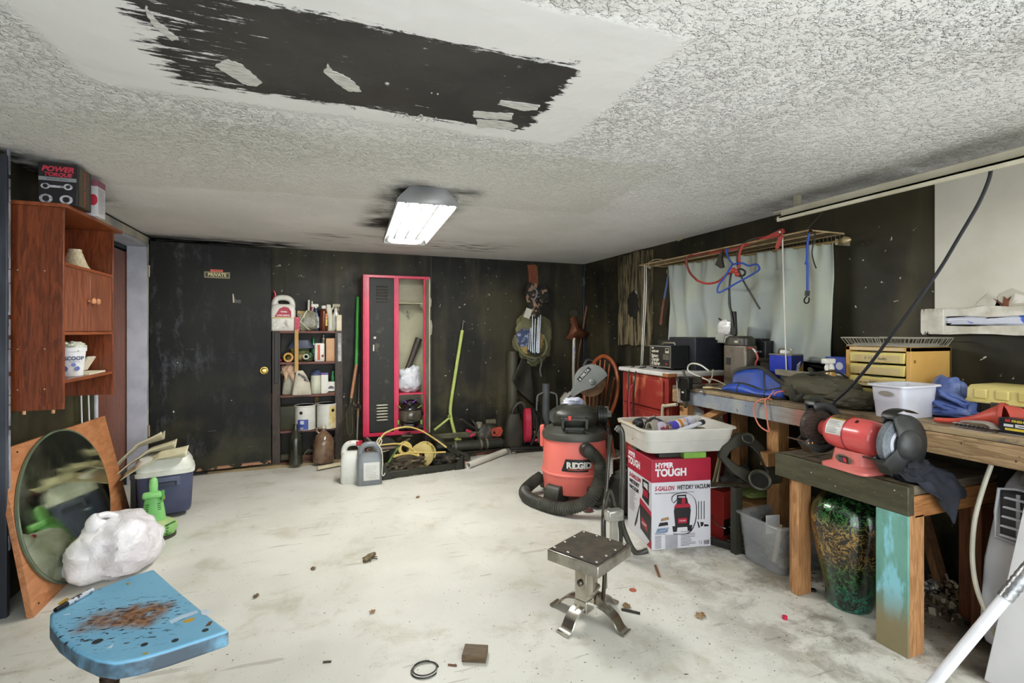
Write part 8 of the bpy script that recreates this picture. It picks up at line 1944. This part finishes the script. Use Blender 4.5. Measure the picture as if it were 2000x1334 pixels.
# charger cables hanging over the cabinet front
for k, (pts, c_, lab) in enumerate((
    ([PX(1262, 716, 2.50), PX(1245, 722, 2.44), PX(1240, 740, 2.37), PX(1237, 790, 2.37), PX(1240, 838, 2.37), PX(1242, 860, 2.37)], '#1f1f1c', 'black charger cable hanging down the red cabinet front'),
    ([PX(1238, 716, 2.50), PX(1229, 724, 2.42), PX(1227, 760, 2.38), PX(1226, 800, 2.38), PX(1225, 840, 2.38)], '#33322b', 'dark cable hanging at the far edge of the red cabinet'),
    ([PX(1236, 752, 2.36), PX(1230, 765, 2.355), PX(1229, 800, 2.355), PX(1231, 830, 2.355), PX(1228, 845, 2.35)], '#b83a48', 'red charger cable hanging on the red cabinet front'))):
    tag(B().tube(pts, .0075, 8, sub=6).obj('hanging_cable', mat(c_, .45)), lab, 'cable')
# ================================================================ wire shelf and curtain on the right wall
zr = 1.90
RX0 = 2.70
ry0, ry1 = PZ(1562, 448, zr).y, PX(1302, 521, 3.0).y
sh = thing('wire_shelf', 'ventilated wire shelf hanging over the curtain on the right wall', 'shelf', (RX0, ry0, zr))
MWS = mat('#a8865c', .4, h2='#c9b48c', sc_=12)
RL, RDp = ry1 - ry0, XR - RX0 - .03
for x in (0, RDp * .5, RDp): B().cyl((x, 0, 0), (x, RL, 0), .0048, n=8).obj('rail_wire', MWS, sh)
B().cyl((RDp, 0, -.045), (RDp, RL, -.045), .004, n=8).obj('rail_wire', MWS, sh)
B().cyl((0, 0, 0), (RDp, 0, 0), .004, n=8).cyl((0, RL, 0), (RDp, RL, 0), .004, n=8).obj('end_wire', MWS, sh)
nw = 62
cw = B().tube([(0, 0, .005), (RDp, 0, .005), (RDp + .002, 0, -.045)], .0018, 5).obj('cross_wire', mat('#8d7a58', .4, .3), sh)
for k in range(1, nw):
    c2_ = cw.copy(); COL.objects.link(c2_); c2_.parent = sh; c2_.location = (0, k * RL / nw, 0)
for y in (.1, RL - .1): B().tube([(RDp, y, -.04), (XR - RX0, y, -.04)], .006, 6).obj('wall_clip', mat('#cfcfc8'), sh)
B().tube([(0, .02, 0), (.1, .0, .10), (.16, -.02, .19)], .003, 6).obj('ceiling_wire', mat('#3a352a', .4), sh)
# curtain
cur = thing('curtain', 'pale sage green curtain hung on a rod over the workbench', 'curtain', (2.93, 2.17, 1.0))
cy0, cy1 = 2.17, PX(1310, 520, 2.95).y
g = G('curtain_cloth'); wv = g.n('TexWave', {'Vector': g.tc, 'Scale': 60., 'Distortion': 1.}, bands_direction='Z').outputs[1]
c_ = g.mix(g.ramp(g.noise(3, 4), .35, .65), C('#a6ac9c'), C('#98a09e')); c_ = g.mix(g.mth('MULTIPLY', wv, .12), c_, C('#c2c4a8'))
g.col(c_); g.set(Roughness=.85, Sheen_Weight=.1); g.bump(g.noise(180, 2), .15, .001); MCUR = g.m
def curt(v_bot, sag):
    def f(u, v):
        y = cy0 + (cy1 - cy0) * u
        ztop = 1.845 + .045 * u
        zb = v_bot(u)
        fold = .07 * (.25 + v) * noise.noise(Vector((u * 9, v * .8, 1.7))) + .036 * math.sin(u * 46 + 1.5 * math.sin(v * 2.5 + u * 5)) * (.5 + .5 * v) + .012 * math.sin(u * 120) * max(0, 1 - v * 4)
        return (-.01 - abs(0) + fold * .9, y - 2.17 + .015 * noise.noise(Vector((u * 8, v * 3, 5))), ztop + (zb - ztop) * v - 1.0)
    return f
def botz(u):
    # u=0 near end (longer panel), raised in the middle
    if u < .22: return 1.10 + .02 * u
    if u < .28: return 1.105 + (1.20 - 1.105) * (u - .22) / .06
    return 1.20 + .025 * (u - .28)
B().grid(curt(botz, 0), 150, 40).obj('cloth', MCUR, cur, solid=.0025)
B().cyl((.0, -.04, .845), (.0, cy1 - cy0 + .03, .893), .010, n=12).obj('rod', mat('#a08a5c', .35, .5), cur)
B().lathe([(.008, 0), (.02, .01), (.026, .03), (.016, .055), (.004, .065)], 16, frame((0, -.04, .844), (1, 0, 0), (0, 0, 1))).obj('finial', mat('#b8a67c', .35, .5), cur)
for y in (-.02, cy1 - cy0 + .015): B().box(-.008, XR - 2.93, y - .008, y + .008, .825, .86).obj('rod_bracket', mat('#a39b80', .4, .4), cur)
# window reveal under the short part of the curtain
struct(B().box(XR - .006, XR - .001, 2.25, 3.72, 1.0, 1.86).obj('window_1', mat('#1a1a16', .3)))
# white cords carrying the shelf front
for k, (pts, lab) in enumerate((
    ([PX(1528, 458, 2.70), PX(1530, 540, 2.70), PX(1533, 640, 2.70), PX(1536, 728, 2.69)], 'white cord hanging from the shelf to the blue can'),
    ([PX(1259, 516, 2.72), PX(1258, 580, 2.72), PX(1255, 650, 2.71), PX(1252, 714, 2.70)], 'white cord hanging from the shelf end to the counter'),
    ([PX(1262, 518, 2.73), PX(1262, 575, 2.73), PX(1258, 650, 2.72), PX(1255, 712, 2.71)], 'second white cord running beside the one to the counter'))):
    tag(B().tube(pts, .0042, 8, sub=5).obj('white_rope', mat('#cfcdc4', .45)), lab, 'cord')
o = B().tube([PX(1303, 519, 2.95), PX(1295, 508, 2.9), PX(1280, 507, 2.82), PX(1266, 514, 2.73), PX(1270, 524, 2.72), PX(1263, 520, 2.72)], .0045, 8, sub=6).obj('tie_wire', mat('#b3a98c', .45)); tag(o, 'pale wire tied round the far shelf corner', 'wire')
# jumper cables
jc = thing('jumper_cables', 'red and black jumper cables tangled on the wire shelf', 'cables', (2.70, 2.8, zr))
def rj(x, y, X=2.69): return PX(x, y, X) - jc.location
MJR = mat('#b03a30', .4); MJK = mat('#23211b', .4)
B().tube([rj(1522, 452, 2.72), rj(1500, 462, 2.74), rj(1470, 468, 2.72), rj(1452, 478), rj(1444, 498), rj(1444, 520), rj(1438, 530)], .0085, 8, sub=6).tube([rj(1385, 494, 2.74), rj(1400, 492, 2.74), rj(1430, 487, 2.74), rj(1480, 470, 2.76)], .009, 8, sub=6).tube([rj(1437, 530), rj(1420, 536), rj(1402, 550), rj(1380, 554), rj(1362, 548)], .008, 8, sub=6).obj('red_cable', MJR, jc)
B().tube([rj(1362, 548), rj(1347, 532), rj(1341, 512), rj(1346, 500), rj(1365, 497, 2.72), rj(1385, 494, 2.74)], .008, 8, sub=6).obj('red_cable', mat('#7d2a22', .4), jc)
B().tube([rj(1480, 466), rj(1455, 474), rj(1441, 495), rj(1441, 520), rj(1450, 545), rj(1470, 580), rj(1484, 603)], .0065, 8, sub=6).obj('black_cable', mat('#3d3b32', .4), jc)
B().tube([rj(1438, 530), rj(1445, 525), rj(1455, 530), rj(1452, 538), rj(1440, 538), rj(1432, 528), rj(1426, 545), rj(1424, 590), rj(1428, 612), rj(1432, 640)], .007, 8, sub=6).obj('black_cable', MJK, jc)
for (pts, m_) in (([(1482, 468), (1500, 459), (1522, 448), (1528, 446), (1529, 453), (1518, 462), (1495, 467)], MJR), ([(1520, 462), (1526, 459), (1522, 475), (1515, 487), (1513, 483)], MJR), ([(1404, 497), (1411, 488), (1408, 505), (1412, 522), (1406, 524), (1396, 517)], mat('#2f2b20', .5))):
    q = [rj(x, y, 2.675) for x, y in pts]; b_ = B(); n = len(q)
    b_.add(q + [v + Vector((.025, .005, 0)) for v in q], [tuple(range(n)), tuple(range(2 * n - 1, n - 1, -1))] + [(i, (i + 1) % n, n + (i + 1) % n, n + i) for i in range(n)])
    b_.obj('clamp', m_, jc, bevel=.003)
B().ball(rj(1523, 453, 2.668), .009, 10, 8).obj('clamp_rivet', mat('#c9c6ba', .3, .8), jc)
for (x, y) in ((1437, 530), (1432, 527), (1440, 536)): B().ball(rj(x, y, 2.68), (.014, .02, .016), 12, 8).obj('cable_knot', MJR, jc)
# blue hanger
bhg = thing('clothes_hanger', 'blue plastic clothes hanger caught in the jumper cables', 'hanger', (2.68, 3.0, 1.62))
def rb_(x, y, X=2.672): return PX(x, y, X) - bhg.location
MH = mat('#2e50b0', .4)
B().tube([rb_(1424, 489), rb_(1419, 488), rb_(1421, 500), rb_(1428, 512), rb_(1432, 516)], .006, 8, sub=6).obj('hook', MH, bhg)
B().tube([rb_(1432, 516), rb_(1449, 514), rb_(1462, 519), rb_(1476, 516), rb_(1482, 521), rb_(1479, 530), rb_(1440, 552), rb_(1406, 571), rb_(1401, 566), rb_(1405, 555), rb_(1416, 540), rb_(1430, 517)], .0065, 8, sub=5).obj('body', MH, bhg)
# bungee
bg_ = thing('bungee_cord', 'blue bungee cord with black hook hanging from the shelf', 'bungee cord', (2.70, 2.2, 1.55))
def rg_(x, y, X=2.69): return PX(x, y, X) - bg_.location
B().tube([rg_(1580, 456), rg_(1577, 478), rg_(1576, 510), rg_(1573, 515), rg_(1577, 516), rg_(1577, 570)], .0068, 8, sub=5).obj('cord', MH, bg_)
B().tube([rg_(1577, 568), rg_(1576, 578)], .013, 10).obj('crimp', mat('#23221d', .5), bg_)
B().tube([rg_(1576, 578), rg_(1571, 585), rg_(1572, 591), rg_(1577, 592), rg_(1580, 588), rg_(1580, 581)], .004, 8, sub=5).obj('hook', mat('#2a2924', .3, .7), bg_)
B().tube([rg_(1580, 456), rg_(1582, 449), rg_(1586, 452)], .0045, 8, sub=4).obj('hook', mat('#2a2924', .3, .7), bg_)
o = B().tube([PX(1592, 452, 2.70), PX(1590, 470, 2.69), PX(1586, 492, 2.69), PX(1589, 510, 2.69), PX(1594, 524, 2.69)], .0038, 8, sub=5).obj('black_strap', mat('#23221d', .5)); tag(o, 'thin black strap hanging beside the blue bungee cord', 'strap')
# clamp lamp
cl3 = thing('clamp_lamp', 'crumpled white clamp lamp hanging by a black cable over the counter', 'lamp', (2.72, 2.85, 1.27))
def rl_(x, y, X=2.71): return PX(x, y, X) - cl3.location
B().tube([rl_(1436, 640), rl_(1431, 615), rl_(1426, 600), rl_(1424, 560, 2.70)], .008, 8, sub=4).obj('stem', mat('#1f1e1a', .5), cl3)
B().prism([(-.012, .06), (.012, .06), (.022, -.10), (.008, -.12), (-.03, -.09)], -.012, .012, frame(rl_(1434, 625), (0, -1, 0), (0, 0, 1))).obj('clamp', mat('#23221d', .5), cl3, bevel=.004)
B().blob(rl_(1418, 640, 2.72), (.03, .075, .055), 151, .2, 2.2, 30, 18, 3.).obj('shade', mat('#cfcfcc', .35, .2, h2='#b3b3ae', sc_=12), cl3)
B().cb(rl_(1408, 655, 2.70), (.006, .08, .085), (.3, .1, 0)).obj('clear_flap', mat('#a9aaa6', .2, alpha=.6), cl3)
B().tube([rl_(1404, 622), rl_(1415, 630), rl_(1436, 643)], .006, 6, sub=3).obj('clamp_arm', mat('#23221d', .5), cl3)
# paint brush hanging by the shelf end
pb_ = thing('hanging_brush', 'long handled brush with blue wrapped end hanging on the wall', 'brush', (2.95, 3.85, 1.3))
def rp_(x, y, X=2.96): return PX(x, y, X) - pb_.location
B().tube([rp_(1291, 634), rp_(1294, 605), rp_(1298, 582)], lambda t: .017 - .004 * t, 10).obj('handle', wood('#7d4a34', '#5a3424', 2), pb_)
B().tube([rp_(1298, 582), rp_(1302, 560), rp_(1305, 540)], .012, 10).obj('blue_wrap', mat('#5a6a94', .5), pb_)
B().tube([rp_(1305, 540), rp_(1306, 525), rp_(1305, 518)], .004, 6).obj('loop', mat('#c9c6ba', .5), pb_)
# weathered plank board
pbz = thing('weathered_board', 'weathered board with deep vertical grooves on the right wall', 'board', (3.0, 4.09, 1.15))
y1_ = 4.68 - 4.09
g = G('weathered_grain'); n1 = g.noise(3., 7, g.warp(.25, 3., g.map((10, 10, 1.0))), .65)
g.col(g.mix(g.ramp(n1, .42, .58), C('#1c180f'), C('#7d7152'))); g.set(Roughness=.7); g.bump(n1, .6, .01); MWBd = g.m
nbd = 5
for k in range(nbd): B().box(.0, .028, k * y1_ / nbd + .002, (k + 1) * y1_ / nbd - .002, 0.0 + .01 * (k % 2), ZC - 1.15 - .03 + .012 * (k % 3)).obj('plank', MWBd, pbz, bevel=.004)
B().blob((-.004, .30, .42), (.012, .09, .13), 161, .3, 2.5, 26, 16).obj('soot_lump', mat('#17150f', .7), pbz)
B().box(-.006, .0, .24, .265, .52, .56).obj('white_tag', mat('#c9c9c9'), pbz)
o = B().prism([(-.04, 0), (.04, .01), (.05, .05), (-.05, .04)], 0, .003, frame((3.0, PX(1330, 470, 3.0).y, PX(1330, 470, 3.0).z), (0, -1, 0), (0, 0, 1))).obj('paper_scrap', mat('#b9b08a', .7)); tag(o, 'torn paper scrap stuck high on the black right wall', 'paper')
# ================================================================ things lying on the floor
q = PZ(928, 1283)
o = B().cb((0, 0, .014), (.095, .075, .028), (0, 0, 0)).obj('wood_block', wood('#6d5a40', '#4a3c28', 0, 8., .6), None, bevel=.002); o.location = (q.x, q.y, 0); o.rotation_euler = (0, 0, -.45); tag(o, 'small square brown wood block on the floor near the camera', 'wood block')
q = PZ(830, 1310)
b = B()
for k in range(2): b.tube([(.052 * (1 - .12 * k) * math.cos(a * PI / 12 + k), .047 * (1 - .1 * k) * math.sin(a * PI / 12 + k) + .004 * k, .004 + .004 * k) for a in range(22)], .0026, 6)
o = b.obj('wire_ring', mat('#2c2b26', .35, .5)); o.location = (q.x, q.y, 0); tag(o, 'small coil of dark wire on the floor near the camera', 'wire')
q = PZ(722, 1093)
nt = thing('dried_root', 'dried brown twisted root on the open floor', 'root', (q.x, q.y, 0))
B().tube([(-.03, -.03, .012), (0, .0, .02), (.03, .035, .014)], lambda t: .016 - .008 * abs(t - .4), 8, sub=4).obj('stem', mat('#5d4f38', .8, h2='#8a7a58', sc_=40), nt)
for k in range(6): a = k * 1.1; B().tube([(.01 * math.cos(a), .01 * math.sin(a), .014), (.03 * math.cos(a), .028 * math.sin(a), .012), (.045 * math.cos(a + .4), .04 * math.sin(a + .4), .004)], .0028, 5, sub=3).obj('rootlet', mat('#4a3e2a', .8), nt)
def disc(x, y, r, h_, c_, name, lab, cat):
    q = PZ(x, y); o = B().lathe([(r, 0), (r, h_), (r * .5, h_ * 1.15), (.001, h_ * 1.15)], 18).obj(name, mat(c_, .5)); o.location = (q.x, q.y, 0); tag(o, lab, cat)
disc(1236, 1153, .018, .003, '#b0604a', 'red_disc', 'flat orange red disc on the floor right of the lift stand', 'disc')
disc(1533, 1209, .011, .014, '#c01f44', 'red_bottle_cap', 'small bright red plastic cap on the floor before the vase', 'bead')  # a loose red cap
def twig(x0, y0, x1, y1, r, c_, lab, cat='stick'):
    a, b = PZ(x0, y0, r), PZ(x1, y1, r)
    tag(B().beam(a, b, r * 2.2, r * 1.4).obj('wood_splinter', mat(c_, .7)), lab, cat)
twig(1280, 1104, 1288, 1126, .005, '#7d5230', 'brown wood splinter right of the lift stand')
twig(1214, 1190, 1250, 1198, .005, '#2c2820', 'dark stick beside the foot of the lift stand')
twig(631, 1293, 647, 1292, .003, '#3a2f22', 'short dark splinter on the near floor')
twig(875, 1298, 892, 1300, .003, '#6a4630', 'brown splinter left of the small wood block')
def leaf(x, y, s_, rz, c_, lab):
    q = PZ(x, y); pts = []
    for i in range(18):
        a = 2 * PI * i / 18; r = s_ * (.55 + .45 * abs(math.cos(2.5 * a)))
        pts.append((r * math.cos(a), r * .7 * math.sin(a), .004 + .008 * abs(math.sin(3 * a))))
    b = B().add(pts + [(0, 0, .003)], [(i, (i + 1) % 18, 18) for i in range(18)])
    o = b.obj('dry_leaf', mat(c_, .8, h2='#7d5c3c', sc_=40), None, solid=.001); o.location = (q.x, q.y, .0); o.rotation_euler = (0, 0, rz); tag(o, lab, 'leaf')
leaf(1368, 1205, .035, .4, '#a58a66', 'dry brown leaf on the floor between lift stand and vase')
leaf(816, 972, .022, .9, '#8a6a4a', 'small dry leaf on the floor near the vacuum hose')
leaf(612, 1112, .02, 2., '#7d6a4c', 'small dry leaf on the middle of the floor')
leaf(727, 1197, .017, .3, '#a98462', 'tiny tan leaf on the floor left of the lift stand')
leaf(1224, 1186, .03, 1.4, '#7d6a4a', 'crumpled leaf scrap beside the dark stick')
leaf(500, 1166, .02, 1.0, '#6d6046', 'small leaf scrap right of the blue stool')
# fine grit: nobody could count it
rnd = random.Random(21)
gt = B()
def chip(x, y, s_):
    a = rnd.uniform(0, PI); c_, d_ = math.cos(a), math.sin(a); L = s_ * rnd.uniform(.8, 2.6); w_ = s_ * rnd.uniform(.4, .9); h_ = s_ * rnd.uniform(.3, .7)
    gt.m = rnd.choice((0, 0, 0, 1, 1, 2))
    gt.add([(x + c_ * L, y + d_ * L, 0), (x - d_ * w_, y + c_ * w_, 0), (x - c_ * L, y - d_ * L, 0), (x + d_ * w_, y - c_ * w_, 0), (x, y, h_)], [(0, 1, 4), (1, 2, 4), (2, 3, 4), (3, 0, 4), (3, 2, 1, 0)])
for i in range(1500):
    x = rnd.uniform(-1.2, 2.6); y = rnd.uniform(1.1, 4.6)
    if rnd.random() < .45: x = rnd.gauss(1.6, .5); y = rnd.gauss(1.7, .4)
    if x > 2.9 or x < -1.15 or y < .9: continue
    chip(x, y, rnd.choice((.0012, .0016, .002, .002, .003)) * (1.6 if rnd.random() < .06 else 1))
for i in range(500):
    chip(rnd.uniform(2.3, 2.98), rnd.uniform(1.2, 2.0), rnd.uniform(.002, .007))
o = gt.obj('floor_grit', [mat('#3f3526', .8), mat('#6d5236', .8), mat('#8f7a58', .8)], None, flat=True)
o['kind'] = 'stuff'; tag(o, 'small wood chips and grit scattered over the painted floor', 'debris')
# heap of rubble at the wall under the stand, a loose stud leaning there
hb_ = B()
for i in range(260):
    a = rnd.random(); x = rnd.uniform(2.62, 3.0); y = rnd.uniform(1.32, 1.95); s_ = rnd.uniform(.006, .022)
    M_ = Matrix.Translation((x, y, s_ * .4 + max(0, (x - 2.75)) * .18 * rnd.random())) @ Euler((rnd.random() * 3, rnd.random() * 3, rnd.random() * 3)).to_matrix().to_4x4()
    hb_.m = rnd.choice((0, 1, 1, 2)); hb_.box(-s_, s_, -s_ * .6, s_ * .6, -s_ * .3, s_ * .3, M_)
o = hb_.obj('rubble', [mat('#3a2f1f', .8), mat('#5d4c33', .8), mat('#9a8f7a', .6)], None, flat=True); o['kind'] = 'stuff'; tag(o, 'brown rubble and scraps heaped against the wall under the stand', 'debris')
a, b = PZ(1838, 1142), Vector((2.98, 1.80, .62))
tag(B().beam(a + Vector((0, 0, .02)), b, .06, .035).obj('loose_stud', wood('#7d5a38', '#5a3e24', 2, 6.)), 'loose wooden stud leaning behind the grinder stand', 'wood')
o = B().blob((0, 0, .02), (.05, .035, .022), 171, .4, 4, 24, 14, 2.4, 0, crease=.3).obj('foil_scrap', mat('#b3b3b0', .25, .7, h2='#5a5a58', sc_=30)); q = PZ(1822, 1152); o.location = (q.x, q.y, 0); tag(o, 'crumpled foil scrap on the floor behind the teal leg', 'foil')
o = B().box(-.05, .05, -.012, .012, 0, .012).obj('black_bracket', mat('#23221d', .4, .4), None, bevel=.003); q = PZ(1572, 1153); o.location = (q.x, q.y, 0); o.rotation_euler = (0, 0, -.6); tag(o, 'small black bracket on the floor behind the bare stand leg', 'bracket')
